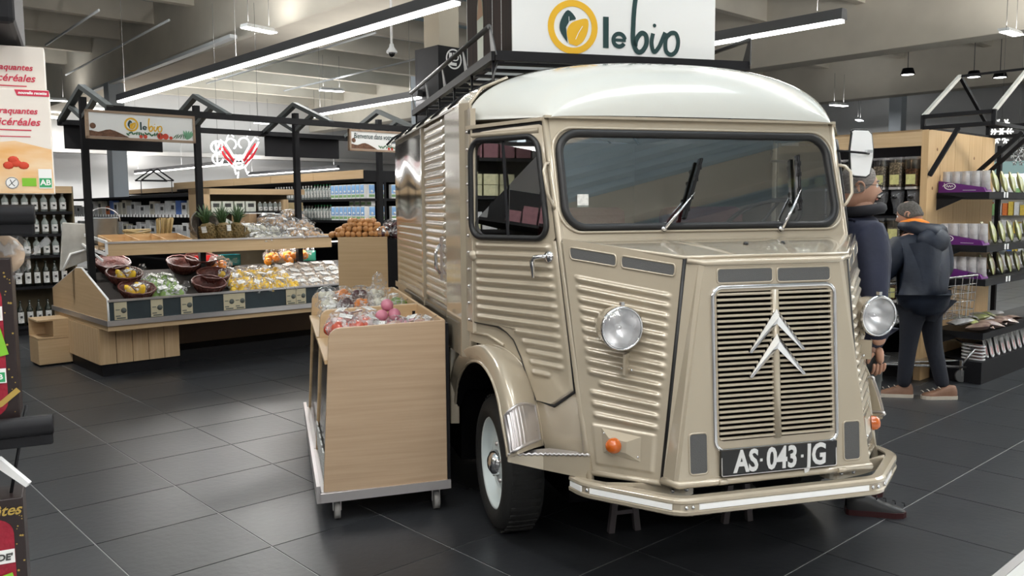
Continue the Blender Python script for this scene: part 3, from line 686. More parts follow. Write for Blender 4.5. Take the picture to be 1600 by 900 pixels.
# body sides
def side(s):
    x = s * 1.0
    # smooth corner pillar with rivet flange
    m = MB(); m.box(*( (x - s * .05), -.44, .44, x + s * .012, -.02, 2.10)) if False else None
    up_ = [(.86, 1.25)] if s < 0 else [(.86, .59), (1.97, .14)]
    for z0, dz in up_: m.prism([v(x - s * .02, 4.02, z0), v(x + s * .010, 4.06, z0), v(x + s * .030, 4.09, z0), v(x + s * .030, 4.46, z0), v(x - s * .02, 4.50, z0)], (0, 0, dz))
    m.prism([v(x - s * .02, 4.40, .44), v(x + s * .028, 4.41, .44), v(x + s * .028, 4.46, .44), v(x - s * .02, 4.50, .44)], (0, 0, .42)); pi_ = m.build('corner_pillar', PAINT, van, bevel=.006)
    if s > 0: q = MB(); q.add([v(1.0, 4.03, 1.45), v(1.0, 4.49, 1.45), v(1.0, 4.49, 1.97), v(1.0, 4.03, 1.97)], [(0, 1, 2, 3)]); q.build('quarter_pane', GLASS, van, fixn=False)
    m = MB(); m.prism([v(x - s * .02, 3.95, 1.0), v(x + s * .004, 3.955, 1.0), v(x + s * .010, 4.07, 1.0), v(x - s * .02, 4.07, 1.0)], (0, 0, 1.07 if s < 0 else .45)); m.build('rivet_flange', PAINT, pi_)
    rv = MB().ell((0, 0, 0), .0075, 8, 5).mesh('rivet', ALU)
    for k in range(12): obj('rivet', rv, pi_, v(x + s * .010, 4.005, 1.06 + .082 * k))
    m = MB(); m.box(min(x - s * .03, x), 4.02 - 4.5, .86, max(x - s * .03, x), 0, 1.0); m.build('lower_panel', PAINT, pi_)
    # corrugated cargo panels
    def corr(y0, y1, z0, z1, off, name, matl, per=.047, amp=.010, flat=()):
        def f(i, j):
            z = z0 + (z1 - z0) * j; e = sstep(min(i, 1 - i) * (y1 - y0) / .025)
            a = amp * (abs(sin(pi * (z - z0) / per)) ** .8) * e
            return V3((x + s * (off + a), y0 - 4.5 + (y1 - y0) * i, z))
        m = MB(); m.grid(f, 14, int((z1 - z0) / per * 8)); return m.build(name, matl, van, fixn=False)
    a = corr(4.50, 5.22, 1.06, 2.08, .012, 'side_door', PAINT)
    m = MB(); m.tube([v(x + s * .03, 4.64, 1.24), v(x + s * .055, 4.63, 1.27), v(x + s * .055, 4.63, 1.36), v(x + s * .03, 4.64, 1.40)], .009, 8); m.build('grab_handle', CHROME, a)
    MB().prism([v(x + s * .012, 4.60, 1.2), v(x + s * .012, 4.68, 1.2), v(x + s * .022, 4.68, 1.2), v(x + s * .022, 4.60, 1.2)], (0, 0, .24)).build('handle_plate', ALU, a)
    corr(5.24, 6.52, 1.06, 1.50, 0, 'cargo_side', PAINT)
    m = MB(); m.grid(lambda i, j: V3((x + s * (.012 + .004 * sin(i * 9) * sin(j * 5)), .74 + 1.26 * i, 1.52 + .55 * j)), 20, 12); m.build('serving_hatch', PAINT_D, van, fixn=False)
    m = MB(); m.box(min(x, x + s * .03), 5.20 - 4.5, 1.0, max(x, x + s * .03), 5.245 - 4.5, 2.09); m.build('door_runner', PAINT, van)
    m = MB(); sweep(m, [v(x + s * .005, 4.5, 1.03), v(x + s * .005, 6.52, 1.03)], [(-.02, -.02), (.03, -.016), (.035, 0), (.03, .014), (-.02, .02)]); m.build('side_moulding', PAINT, van)
    m = MB(); m.box(min(x, x - s * .03), 0, .50, max(x, x - s * .03), 2.02, 2.1); m.build('body_shell', PAINT, van)
side(-1); side(1)
MB().prism([v(-1, 6.52, .5), v(1, 6.52, .5), v(1, 6.52, 2.12), v(-1, 6.52, 2.12)], (0, .03, 0)).build('rear_panel', PAINT, van)
# underbody, wheel housings, cab interior
m = MB(); m.prism([v(-.42, 3.08, .50), v(.42, 3.08, .50), v(.56, 3.45, .50), v(.70, 4.6, .50), v(.70, 6.5, .50), v(-.70, 6.5, .50), v(-.70, 4.6, .50), v(-.56, 3.45, .50)], (0, 0, .34)); m.build('chassis', VOID, van)
m = MB(); m.box(-.96, -.02, .82, .96, 2.0, .86).box(-.70, -1.0, .9, .70, -.1, .94); m.build('cab_floor', VOID, van)
m = MB(); m.prism([v(-.96, 4.0, .95), v(-.5, 4.02, .95), v(-.5, 4.02, 2.0), v(-.96, 4.0, 2.0)], (0, .01, 0)); 
SEAT = mat('maroon_seat_cloth', (.13, .008, .012), .8, bump=.1, bscale=60)
for u in (-.35, .35):
    m = MB(); m.box(u - .24, -.75, 1.0, u + .24, -.28, 1.16); se = m.build('seat', SEAT, van, bevel=.04); MB().box(u - .24, -.34, 1.12, u + .24, -.22, 1.60).build('seat_back', SEAT, se, bevel=.04)
m = MB(); sc = v(.42, 3.72, 1.52); X = Matrix.Rotation(radians(-35), 3, 'X'); m.tube([sc + X @ V3((.19 * cos(2 * pi * k / 28), .19 * sin(2 * pi * k / 28), 0)) for k in range(28)], .011, 8, True)
for k in range(3): a = 2 * pi * k / 3 + .5; m.cyl(sc, sc + X @ V3((.19 * cos(a), .19 * sin(a), 0)), .008, n=6)
m.cyl(sc, sc + X @ V3((0, 0, -.5)), .018); m.build('steering_wheel', BLACKG, van)
MB().tube([ws(.42, 1.88, -.05), ws(.42, 1.84, -.08), ws(.52, 1.84, -.08)], .006, 6).build('mirror_arm', BLACKG, van)
# mudguards
def mud(s):
    Kout = [(4.43, .47), (4.40, .58), (4.32, .70), (4.13, .81), (3.95, .862), (3.78, .876), (3.61, .846), (3.50, .785), (3.43, .70), (3.36, .61), (3.335, .562)]
    Kin = [(1.15, .66, 4.42), (1.15, .72, 4.36), (1.12, .80, 4.24), (1.04, .86, 4.09), (.90, .925, 0), (.70, .955, 0), (.50, .90, 0), (.41, .80, 0), (.375, .72, 0), (.355, .64, 0), (.35, .555, 0)]
    def crv(P, t):
        x = t * (len(P) - 1); i = min(int(x), len(P) - 2); f = x - i; 
        p0, p1, p2, p3 = P[max(0, i - 1)], P[i], P[i + 1], P[min(len(P) - 1, i + 2)]
        return .5 * ((2 * p1) + (p2 - p0) * f + (2 * p0 - 5 * p1 + 4 * p2 - p3) * f * f + (3 * p1 - p0 - 3 * p2 + p3) * f ** 3)
    PO = [v(-1.0, V, z) if s < 0 else v(.84 + .12 * sstep((V - 3.4) / .6), V + .06, z) for V, z in Kout]
    PI = [door(a, z, s) if not V else v(s * .995, V, z) for a, z, V in Kin]
    cen = v(s * .9, 3.92, .4)
    def f(i, j):
        a = crv(PI, i); b = crv(PO, i); p = L3(a, b, j); rd = (p - cen); rd.x = 0; rd.normalize()
        bulge = sin(pi * min(1, j * .95)) * (.045 + .055 * sstep((i - .5) / .35))
        return p + rd * bulge + V3((s * .03 * sin(pi * j), 0, 0))
    m = MB(); m.grid(f, 50, 14); o = m.build('mudguard', PAINT, van, fixn=False)
    MB().tube([crv(PO, t / 40) for t in range(41)], .009, 6).build('guard_lip', PAINT, o)
    MB().tube([crv(PI, .35 + .65 * t / 30) + V3((s * .004, 0, 0)) for t in range(31)], .006, 6).build('guard_joint', PAINT, o)
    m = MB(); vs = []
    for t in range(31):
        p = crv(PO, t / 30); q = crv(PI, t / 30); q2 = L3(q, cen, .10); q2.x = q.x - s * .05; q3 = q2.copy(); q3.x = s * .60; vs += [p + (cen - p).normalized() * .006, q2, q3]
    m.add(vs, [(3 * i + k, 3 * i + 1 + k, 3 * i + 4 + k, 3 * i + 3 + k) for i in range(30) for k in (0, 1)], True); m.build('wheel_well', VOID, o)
    # ribbed stone guard plate
    def g(i, j):
        p = f(.80 + .16 * i, .06 + .86 * j); n_ = V3((s * .55, -.83, .1)).normalized(); return p + n_ * (.009 + .004 * sin(j * 2 * pi * 9))
    m = MB(); m.grid(lambda i, j: g(i, j), 6, 90); gp = m.build('stone_guard', ALU, o, fixn=False)
    MB().tube([g(0, t / 10) for t in range(11)] + [g(1, 1 - t / 10) for t in range(11)], .007, 6, True).build('guard_frame', ALU, gp)
    # step with serrated tread
    if s > 0: return
    P = [v(s * 1.0, 3.335, .575), v(s * .85, 3.335, .562), v(s * .70, 3.20, .585), v(s * .72, 3.27, .585), v(s * .80, 3.40, .57), v(s * .99, 3.38, .575)]
    m = MB(); m.prism([p - V3((0, 0, .012)) for p in P], (0, 0, .008)); st = m.build('step', ALU, o)
    m = MB(); P2 = [v(s * 1.005, 3.325, .575), v(s * .85, 3.325, .562), v(s * .695, 3.185, .585)]
    lo = [p - V3((0, 0, h)) for p, h in zip(P2, (.03, .065, .10))]; m.add(P2 + lo, [(0, 1, 4, 3), (1, 2, 5, 4)]); m.add([p + V3((0, .01, 0)) for p in P2 + lo], [(0, 1, 4, 3), (1, 2, 5, 4)]); m.build('step_fascia', PAINT, st)
    m = MB(); m.tube([L3(P2[0], P2[1], k / 12) + V3((0, 0, .006 * (k % 2))) for k in range(13)] + [L3(P2[1], P2[2], k / 20) + V3((0, 0, .006 * (k % 2))) for k in range(1, 21)], .006, 5); m.build('tread_edge', ALU, st)
mud(-1); mud(1)
# wheels
def wheel(u, V, s):
    c = v(u, V, .335); ax = V3((s, 0, 0)); R = .335
    m = MB(); m.lathe([(.225, -.12), (.27, -.13), (R - .02, -.12), (R, -.08), (R + .002, -.03), (R, .02), (R - .02, .055), (.28, .072), (.235, .065), (.225, .05)], c - ax * .04, ax, 48)
    for k in range(44):   # tread blocks
        a = 2 * pi * k / 44
        m.obox(c - ax * .07 + V3((0, cos(a), sin(a))) * (R + .001), (.14, .018, .008), Matrix.Rotation(a - pi / 2, 3, 'X'))
    w_ = m.build('wheel', TYRE, van)
    m = MB(); m.lathe([(.232, .028), (.226, .034), (.219, .026), (.215, -.01), (.19, -.035), (.15, -.022), (.13, .0), (.09, .006), (.0, .006)], c - ax * .02, ax, 40); m.build('rim', RIM, w_)
    m = MB(); m.lathe([(.0, .055), (.03, .052), (.055, .038), (.062, .015), (.064, 0)], c - ax * .02, ax, 24); m.build('hub_cap', CHROME, w_)
    for k in range(5): a = 2 * pi * k / 5 + .3; MB().lathe([(.0, .014), (.01, .012), (.011, 0)], c - ax * .018 + V3((0, cos(a), sin(a))) * .095, ax, 8).build('wheel_nut', ALU, w_)
m = MB(); m.box(-.60, -.80, .20, .60, 1.9, .9); m.box(-.96, -.04, .22, .96, 1.2, .88); m.build('underbody_shade', VOID, van)  # near-black boxes put in for the shade under the van
for s in (-1, 1): wheel(-.89 if s < 0 else .80, 4.0, s); wheel(s * .85, 6.1, s)
# jack stands under the front
for u, V in ((-.29, 3.77), (.31, 3.72)):
    m = MB(); c = v(u, V, 0)
    for dx in (-.07, .07): m.bar(c + V3((dx, 0, 0)), c + V3((dx * .15, 0, .50)), .03, .03)
    m.bar(c + V3((-.05, 0, .1)), c + V3((.05, 0, .1)), .02, .02); m.build('jack_stand', mat('jack_grey', (.10, .085, .09), .5), van)
# grab handles on the front pillars and mirrors
for s in (-1, 1):
    P = [apil(1.80, s), apil(1.79, s) + V3((s * .035, -.03, .0)), apil(1.76, s) + V3((s * .05, -.045, 0)), apil(1.66, s) + V3((s * .045, -.04, 0)), apil(1.61, s) + V3((s * .02, -.02, 0)), apil(1.585, s)]
    MB().tube(P, .008, 8).build('grab_handle', PAINT, van)
m = MB(); m.tube([apil(1.87, 1), v(.88, 3.56, 1.855), v(.935, 3.60, 1.855)], .006, 6); ma = m.build('mirror_stay', BLACK, van)
mc = v(.895, 3.60, 1.855); L = [(-.055, .10), (-.06, .105), (-.045, .113), (.035, .113), (.055, .095), (.066, .02), (.066, -.02), (.05, -.10), (.03, -.113), (-.04, -.108), (-.055, -.095), (-.064, -.01), (-.064, .02)]
q = lambda k, d: [mc + V3((x * k, d, z * k)) for x, z in L]
MB().prism(q(1.0, 0), (0, .02, 0)).build('mirror_shell', WHITEG, ma, bevel=.004)
MB().tube(q(1.02, .008), .006, 6, True).build('mirror_rubber', RUBBER, ma); MB().obox(mc + V3((.03, -.012, .01)), (.03, .02, .015)).build('mirror_clamp', CHROME, ma)
# ================================================================== PRODUCE STAND (left)
# one frame: local x = b, y = a, origin at the stand's near left floor corner
S0 = bf(0, 0, 0)
def stand(name, label, cat, b=0, a=0, z=0, rz=0, group=None): return thing(name, label, cat, bf(b, a, z), AZ + rz, group)
# base cabinet of vertical planks
t = stand('display_plinth', 'birch plank plinth with black kick board under the left end of the produce stand', 'plinth', 2.47, 8.63)
MB().box(.03, .03, .0, .77, 1.5, .125).build('kick_board', BLACK, t)
MB().box(.04, .04, .12, .76, 1.5, .47).build('carcass', VOID, t)
pk = MB().box(0, 0, .12, .1475, .02, .47).mesh('plank', BIRCH_Z); pk2 = MB().box(0, 0, .12, .02, .1625, .47).mesh('plank', BIRCH_Z)
for k in range(5): obj('plank', pk, t, (.005 + .1535 * k, .0, 0))
for k in range(9): obj('plank', pk2, t, (.0, .02 + .168 * k, 0))
t = stand('step_box', 'small light wood step box with open top slot beside the stand', 'box', 2.28, 9.66)
MB().box(-.10, 0, .02, .22, .36, .28).build('lower_box', BIRCH, t, bevel=.004); MB().box(-.10, .0, .285, .22, .36, .30).build('divider', BIRCH, t)
MB().box(.05, 0, .30, .22, .36, .47).build('upper_box', BIRCH, t, bevel=.003); MB().box(-.10, .34, .30, .22, .36, .47).build('back', BIRCH, t)
MB().box(-.10, 0, .47, .22, .36, .485).build('lid', BIRCH, t)
MB().box(-.08, .02, 0, .2, .34, .02).build('foot', BLACK, t)
# long counter body
B0, B1 = 2.48, 5.6
t = stand('produce_counter', 'long birch produce counter with slate price strip and steel edge', 'counter', 0, 0)
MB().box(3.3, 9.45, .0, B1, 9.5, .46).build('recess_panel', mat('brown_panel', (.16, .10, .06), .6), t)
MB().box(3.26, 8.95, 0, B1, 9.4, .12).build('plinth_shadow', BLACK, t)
MB().box(B0, 8.36, .475, B1, 10.2, .525).build('apron', BIRCH, t)
MB().box(B0 - .012, 8.335, .525, B1, 8.36, .575).build('steel_edge', ALU, t); MB().box(B0 - .012, 8.36, .525, B0 + .01, 10.25, .575).build('steel_edge', ALU, t)
MB().box(B0, 8.345, .575, B1, 8.362, .752).build('price_strip', SLATE, t)
MB().box(B0, 8.33, .752, B1, 8.365, .772).build('top_profile', ALU, t)
P = [(8.35, .575), (8.35, .78), (9.1, 1.035), (9.28, 1.03), (10.2, .77), (10.2, .575)]
MB().prism([(B0 - .005, a, z) for a, z in P], (.022, 0, 0)).build('end_panel', BIRCH_Y, t)
MB().tube([(B0 + .005, a, z) for a, z in P[:5]], .011, 6).build('end_trim', WHITEG, t)
MB().prism([(B0 + .02, 8.37, .70), (B0 + .02, 9.15, .98), (B0 + .02, 10.15, .72), (B0 + .02, 10.15, .6), (B0 + .02, 8.37, .6)], (B1 - B0, 0, 0)).build('sloping_deck', mat('deck_dark', (.03, .025, .022), .7), t)
# price tags
tagm = MB(); tagm.box(0, -.004, 0, .115, 0, .165); tagm.mi = 1
tagm.lathe([(.0, .002), (.026, .002), (.026, 0)], (.085, -.004, .085), (0, -1, 0), 14); tagm.box(.012, -.0055, .03, .055, -.004, .04).box(.012, -.0055, .09, .05, -.004, .098).box(.02, -.0055, .008, .1, -.004, .02)
tagm = tagm.mesh('price_tag', [mat('tag_wood', (.52, .46, .32), .6, var=.1), mat('tag_ink', (.10, .11, .10), .7)])
for k, x in enumerate((2.535, 2.87, 3.16, 3.595, 3.71, 4.29, 4.41)):
    o = obj('price_tag', tagm, None, bf(x, 8.343, .58), AZ); tag(o, ['price tag nearest the angled end panel', 'second price tag along the slate strip', 'price tag below the woven brown baskets', 'left tag of the pair under the lemons', 'right tag of the pair under the lemons', 'left tag of the last pair before the wooden tubs', 'right tag of the last pair before the wooden tubs'][k], 'price tag', 'price tags on the slate strip')
# upper shelf
t = stand('upper_shelf', 'upper birch shelf of the produce stand with wide front fascia', 'shelf', 0, 0)
MB().box(2.60, 8.68, 1.165, 5.06, 8.70, 1.285).build('fascia', BIRCH, t); MB().box(2.60, 8.665, 1.285, 5.06, 8.70, 1.302).build('fascia_edge', ALU, t)
MB().box(2.61, 8.70, 1.22, 5.06, 9.5, 1.245).build('deck', BIRCH, t)
MB().bar((2.60, 8.69, 1.30), (2.60, 9.5, 1.37), .02, .03).bar((2.60, 8.69, 1.18), (2.60, 9.5, 1.25), .02, .03).bar((2.60, 8.69, 1.18), (2.60, 8.69, 1.31), .02, .03).build('end_bracket', WHITEG, t)
MB().bar((2.57, 8.72, 1.12), (2.57, 9.5, 1.3), .015, .02).build('lower_bracket', WHITEG, t)
# steel frame with gables
fr = stand('gabled_frame', 'black steel frame with house shaped gables standing over the produce counter', 'frame', 0, 0)
PB = [2.53, 3.64, 4.79, 5.92, 7.05]
for k, b in enumerate(PB):
    MB().box(b - .03, 8.92, .5, b + .03, 8.98, 2.70).build('post', BLACK, fr)
    g = MB(); hw = .80
    g.bar((b, 8.95 - hw, 2.53), (b, 8.95, 2.80), .06, .045); g.bar((b, 8.95 + hw, 2.53), (b, 8.95, 2.80), .06, .045)
    g.bar((b, 8.95 - .42, 2.655), (b, 8.95, 2.50), .05, .04); g.bar((b, 8.95 + .42, 2.655), (b, 8.95, 2.50), .05, .04); g.build('gable', mat('gable_steel', (.10, .11, .11), .45, .3) if k == 0 else bpy.data.materials['gable_steel'], fr)
for a in (8.17, 9.73): MB().bar((2.5, a, 2.52), (7.2, a, 2.52), .045, .06).build('eave_rail', BLACK, fr)
for b0, b1 in ((2.55, 3.55), (4.78, 5.8)):
    MB().box(b0, 9.70, 2.25, b1, 9.72, 2.50).build('awning_panel', mat('black_canvas', (.010, .010, .012), .9) if b0 < 3 else bpy.data.materials['black_canvas'], fr)
    MB().box(b0 - .03, 9.62, 2.49, b1 + .03, 9.8, 2.515).build('awning_rail', BLACK, fr)
STRIPL = mat('strip_glow', (1, 1, 1), .5, emit=(1, .98, .95), es=5)
for y, z, P_, nm in ((9.12, 1.205, 13, 'deck_light'),):
    MB().box(2.7, y - .012, z, 5.6, y + .012, z + .012).build('light_strip', STRIPL, fr); lo = area(nm, (4.15, y, z - .01), 2.9, .03, P_, 0, fr)
    lo.rotation_euler = (radians(-25), 0, 0) if y > 9 else (radians(20), 0, 0)
# signs
LEAFG = mat('print_leaf_green', (.06, .16, .08), .7); LEAF2 = mat('print_leaf_pale', (.20, .42, .26), .7); TOMR = mat('print_tomato', (.55, .05, .02), .6); SPICE = mat('print_spice', (.20, .10, .06), .8, var=.5, scale=40)
def ribbon(m, pts, w_, z=.002):
    n = len(pts); vs = []
    for i in range(n):
        a = V3((*pts[max(0, i - 1)], 0)); b = V3((*pts[min(n - 1, i + 1)], 0)); t_ = (b - a).normalized(); q = V3((-t_.y, t_.x, 0)); ww = w_[i] if isinstance(w_, list) else w_
        p = V3((*pts[i], z)); vs += [p + q * ww / 2, p - q * ww / 2]
    m.add(vs, [(2 * i, 2 * i + 1, 2 * i + 3, 2 * i + 2) for i in range(n - 1)])
def cr_(P, n=6):
    out = []
    for i in range(len(P) - 1):
        p0, p1, p2, p3 = P[max(0, i - 1)], P[i], P[i + 1], P[min(len(P) - 1, i + 2)]
        for k in range(n):
            f = k / n; out.append(tuple(.5 * ((2 * p1[c]) + (p2[c] - p0[c]) * f + (2 * p0[c] - 5 * p1[c] + 4 * p2[c] - p3[c]) * f * f + (3 * p1[c] - p0[c] - 3 * p2[c] + p3[c]) * f ** 3) for c in (0, 1)))
    return out + [P[-1]]
def leaf(m, cx, cy, L, W, ang, z=.002, half=0):
    P = [(-.5, -.0), (-.42, .22), (-.2, .42), (.1, .45), (.32, .3), (.5, 0), (.32, -.3), (.1, -.45), (-.2, -.42), (-.42, -.22)]
    c, s_ = cos(ang), sin(ang); pts = [(cx + (x * L) * c - (y * W) * s_, cy + (x * L) * s_ + (y * W) * c, z) for x, y in P]
    m.add(pts, [tuple(range(len(pts)))])
def logo(parent, X, S, bio_mat, ring_mat=YEL, dark=DGREEN, tall=1.0):
    """round two-leaf emblem, then 'le' and the hand-written 'bio'; S = emblem radius"""
    m = MB(); m.X = X; n = 40; m.ring([(S * cos(2 * pi * k / n), S * sin(2 * pi * k / n), 0) for k in range(n)], [(S * .76 * cos(2 * pi * k / n), S * .76 * sin(2 * pi * k / n), 0) for k in range(n)], (0, 0, .002))
    P = [(-.15, -.62), (-.25, -.2), (-.12, .10), (.15, .25), (.58, .32), (.60, -.1), (.42, -.5), (.15, -.70)]; P = cr_([(x * S, y * S) for x, y in P], 4)
    m.add([(x, y, .002) for x, y in P], [tuple(range(len(P)))]); m.build('ring_emblem', ring_mat, parent)
    m = MB(); m.X = X; P = [(-.22, -.60), (-.52, -.15), (-.48, .25), (-.20, .62), (.12, .32), (-.12, .22), (-.28, -.02)]; P = cr_([(x * S, y * S) for x, y in P], 4)
    m.add([(x, y, .002) for x, y in P], [tuple(range(len(P)))]); m.build('dark_leaf', dark, parent)
    m = MB(); m.X = X; ribbon(m, [(.10 * S, -.45 * S), (.22 * S, -.2 * S), (.38 * S, .05 * S)], .025 * S, .004); ribbon(m, [(-.2 * S, 0), (-.16 * S, .2 * S), (-.17 * S, .38 * S)], .02 * S, .004); m.build('leaf_vein', WHITE, parent)
    m = MB(); Y = -.10 * S; m.X = X
    m.add([(1.22 * S, Y - .62 * S, .002), (1.45 * S, Y - .62 * S, .002), (1.45 * S, Y + .55 * S, .002), (1.22 * S, Y + .55 * S, .002)], [(0, 1, 2, 3)])
    ea = [(1.88 * S + .24 * S * cos(radians(a)), Y - .30 * S + .24 * S * sin(radians(a))) for a in range(8, 331, 14)]; ribbon(m, ea, .16 * S); ribbon(m, [(1.68 * S, Y - .30 * S), (2.16 * S, Y - .30 * S)], .12 * S)
    m.build('lettering', dark, parent)
    m = MB(); m.X = X
    b_ = cr_([(2.58, 1.05), (2.50, .55), (2.46, .0), (2.47, -.45), (2.62, -.78), (2.84, -.78), (3.02, -.5), (3.0, -.18), (2.80, -.10), (2.60, -.35), (2.55, -.6)])
    i_ = cr_([(3.30, -.08), (3.24, -.45), (3.34, -.78), (3.55, -.6), (3.74, -.2), (3.82, -.02)])
    o_ = cr_([(3.98, -.08), (3.84, -.3), (3.86, -.72), (4.08, -.86), (4.30, -.7), (4.38, -.35), (4.28, -.06), (4.08, -.03), (3.94, -.14)])
    for P, w_ in ((b_, .19), (i_, .17), (o_, .17)): ribbon(m, [(x * S, (y if y < .2 else y * tall) * S) for x, y in P], w_ * S)
    m.lathe([(.0, .002), (.075 * S, .002)], (3.36 * S, .22 * S, 0), (0, 0, 1), 10); m.build('script_lettering', bio_mat, parent, fixn=False)
def hang_sign(b0, b1, z0, z1, label):
    t = stand('hanging_sign', label, 'sign', (b0 + b1) / 2, 8.12, (z0 + z1) / 2); W, Hh = b1 - b0, z1 - z0
    MB().box(-W / 2 + .02, -.012, -Hh / 2 + .02, W / 2 - .02, .012, Hh / 2 - .02).build('board', WHITE, t)
    m = MB(); 
    for q in ((-W / 2, -.02, -Hh / 2, W / 2, .02, -Hh / 2 + .022), (-W / 2, -.02, Hh / 2 - .022, W / 2, .02, Hh / 2), (-W / 2, -.02, -Hh / 2, -W / 2 + .022, .02, Hh / 2), (W / 2 - .022, -.02, -Hh / 2, W / 2, .02, Hh / 2)): m.box(*q)
    m.build('frame', OAKF, t)
    X = frameX((0, -.013, 0), (1, 0, 0), (0, 0, 1)); r = random.Random(len(label))
    # printed border of spices, herbs and vegetables
    m = MB(); m.X = X; zb = -Hh / 2 + .024
    P = cr_([(-W / 2 + .024, zb), (-W / 2 + .024, zb + .05), (-W / 2 + .10, zb + .04), (-W / 2 + .2, zb + .065), (-W / 2 + .32, zb + .02), (-W / 2 + .36, zb)], 3); m.add([(x, y, .001) for x, y in P], [tuple(range(len(P)))])
    m.lathe([(.0, .0015), (.026, .0015)], (-W / 2 + .055, zb + .09, 0), (0, 0, 1), 12); m.build('spice_print', SPICE, t)
    m = MB(); m.X = X
    for k in range(16): leaf(m, -W * .14 + k * .02, zb + .025 + r.uniform(0, .02), .035, .016, r.uniform(.5, 2.6))
    for k in range(6): leaf(m, W * .30 + k * .02, zb + .03 + .002 * k, .06, .01, 1.2 + r.uniform(-.5, .5))
    m.build('herb_print', LEAFG, t)
    m = MB(); m.X = X
    for k in range(5): leaf(m, W / 2 - .10 + k * .016, zb + .05, .09, .025, 1.9 - .25 * k)
    m.build('leek_print', LEAF2, t)
    m = MB(); m.X = X
    for x, q in ((-.02 * W, .016), (.02 * W, .018), (.16 * W, .030), (.21 * W, .028), (.26 * W, .016)): m.lathe([(.0, .002), (q, .002)], (x, zb + q * .9, 0), (0, 0, 1), 14)
    m.build('tomato_print', TOMR, t)
    return t, X
hs, X = hang_sign(2.31, 3.28, 2.24, 2.495, 'white sign reading le bio in an oak frame on the front eave')
X2 = X.copy(); X2.translation = X.translation + V3((-.10, 0, .015)); logo(hs, X2, .062, YEL, tall=1.0)
hs, X = hang_sign(4.98, 6.05, 2.24, 2.475, 'white framed sign with a handwritten French welcome line, further right on the eave')
m = MB(); text_into(m, 'Bienvenue dans votre nouvel espace Bio', .082, X @ Matrix.Translation((.0, .045, .002)), .0005, .25, .0008, sx=.72); m.build('script_lettering', DGREEN, hs)
m = MB(); m.X = X; m.ring([(.02 * cos(k * .4), -.025 + .02 * sin(k * .4), .001) for k in range(16)], [(.015 * cos(k * .4), -.025 + .015 * sin(k * .4), .001) for k in range(16)], (0, 0, .001)); m.build('emblem', DGREEN, hs)

# ------------------------------------------------------------------ produce
def colmat(n, c, **k): return mat(n, c, k.pop('rough', .4), **k)
LEMON = colmat('lemon_peel', (.80, .52, .03), bump=.15, bscale=120); ORANGE = colmat('orange_peel', (.80, .28, .02), bump=.15, bscale=120)
POTATO = colmat('potato_skin', (.48, .30, .15), var=.3, scale=18, rough=.6); ONION = colmat('onion_skin', (.62, .29, .10), var=.4, scale=14); REDONION = colmat('red_onion', (.60, .22, .30), var=.3, scale=10)
TOMATO = colmat('tomato_skin', (.62, .07, .02), rough=.15, coat=1); GREENV = colmat('green_veg', (.22, .38, .07), var=.4, scale=20); MUSH = colmat('mushroom', (.62, .52, .42), var=.3, scale=20)
DARKV = colmat('dark_beet', (.08, .015, .02), var=.4, scale=20); WHITEV = colmat('pale_veg', (.70, .68, .58), var=.2, scale=20); CARROT = colmat('carrot', (.70, .22, .03), var=.2, scale=20)
KRAFT = mat('kraft_paper', (.42, .30, .17), .8); WICKB = mat('brown_weave', (.10, .025, .018), .45, var=.5, scale=30, bump=.4, bscale=60); WICKL = wood('light_wicker', (.55, .40, .22), (.36, .24, .12), 0, 20)
LABEL = mat('white_label', (.8, .8, .78), .6, var=.45, scale=45, st=(1, 1, 3)); BAGPAPER = mat('white_net_bag', (.72, .70, .68), .55, var=.35, scale=14, col2=(.45, .36, .30), bump=.4, bscale=30)
def film_mesh(r, seed, name='film', m_=None):
    rr = random.Random(seed); m = MB(); nu, nv = 14, 9; vs = []
    for i in range(nv + 1):
        t = pi * i / nv
        for k in range(nu): q = 1 + rr.uniform(-.10, .12); vs.append((r[0] * sin(t) * cos(2 * pi * k / nu) * q, r[1] * sin(t) * sin(2 * pi * k / nu) * q, r[2] * cos(t) * q))
    m.add(vs, [(i * nu + k, (i + 1) * nu + k, (i + 1) * nu + (k + 1) % nu, i * nu + (k + 1) % nu) for i in range(nv) for k in range(nu)], False)
    tw = r[0] * .5; m.add([(r[0] * .8, -tw * .3, 0), (r[0] * .8, tw * .3, 0), (r[0] * 1.5, tw * .7, .02), (r[0] * 1.55, 0, .035), (r[0] * 1.45, -tw * .7, 0)], [(0, 1, 2, 3, 4)])
    return m.mesh(name, m_ or FILM)
def fruit_mesh(r, mm, name, el=1.0, seed=0):
    random.seed(seed); m = MB(); m.ell((0, 0, 0), (r * el, r, r * .95), 12, 8, wob=.02); me = m.mesh(name, mm); random.seed(7); return me
def make_bag(name, fruit_name, mm, r, n, ext, label, cat, loc, rz, group, film=True, el=1.0, lab=True, lm=None):
    t = thing(name, label, cat, loc, rz, group); rr = random.Random(hash(fruit_name) % 99 if False else len(label) + n)
    fm = fruit_mesh(r, mm, fruit_name, el)
    for k in range(n):
        a = k * 2.4; q = sqrt((k + .5) / n); o = obj(fruit_name, fm, t, (ext[0] * .72 * q * cos(a), ext[1] * .72 * q * sin(a), ext[2] * (.9 - .55 * q) + rr.uniform(-.01, .01))); o.rotation_euler = (rr.uniform(0, 3), rr.uniform(0, 3), rr.uniform(0, 3))
    if film: obj('film', film_mesh((ext[0] * 1.08, ext[1] * 1.08, ext[2] * 1.0), n), t, (0, 0, ext[2] * .72))
    if lab: MB().box(-ext[0] * .35, -ext[1] * .3, 0, ext[0] * .35, ext[1] * .3, .002).build('label', lm or LABEL, t, (0, -ext[1] * .25, ext[2] * 1.62)).rotation_euler = (.25, 0, .1)
    return t
def deck_z(a): return .70 + (a - 8.37) * .359 if a < 9.15 else .98
SL = math.atan(.359)
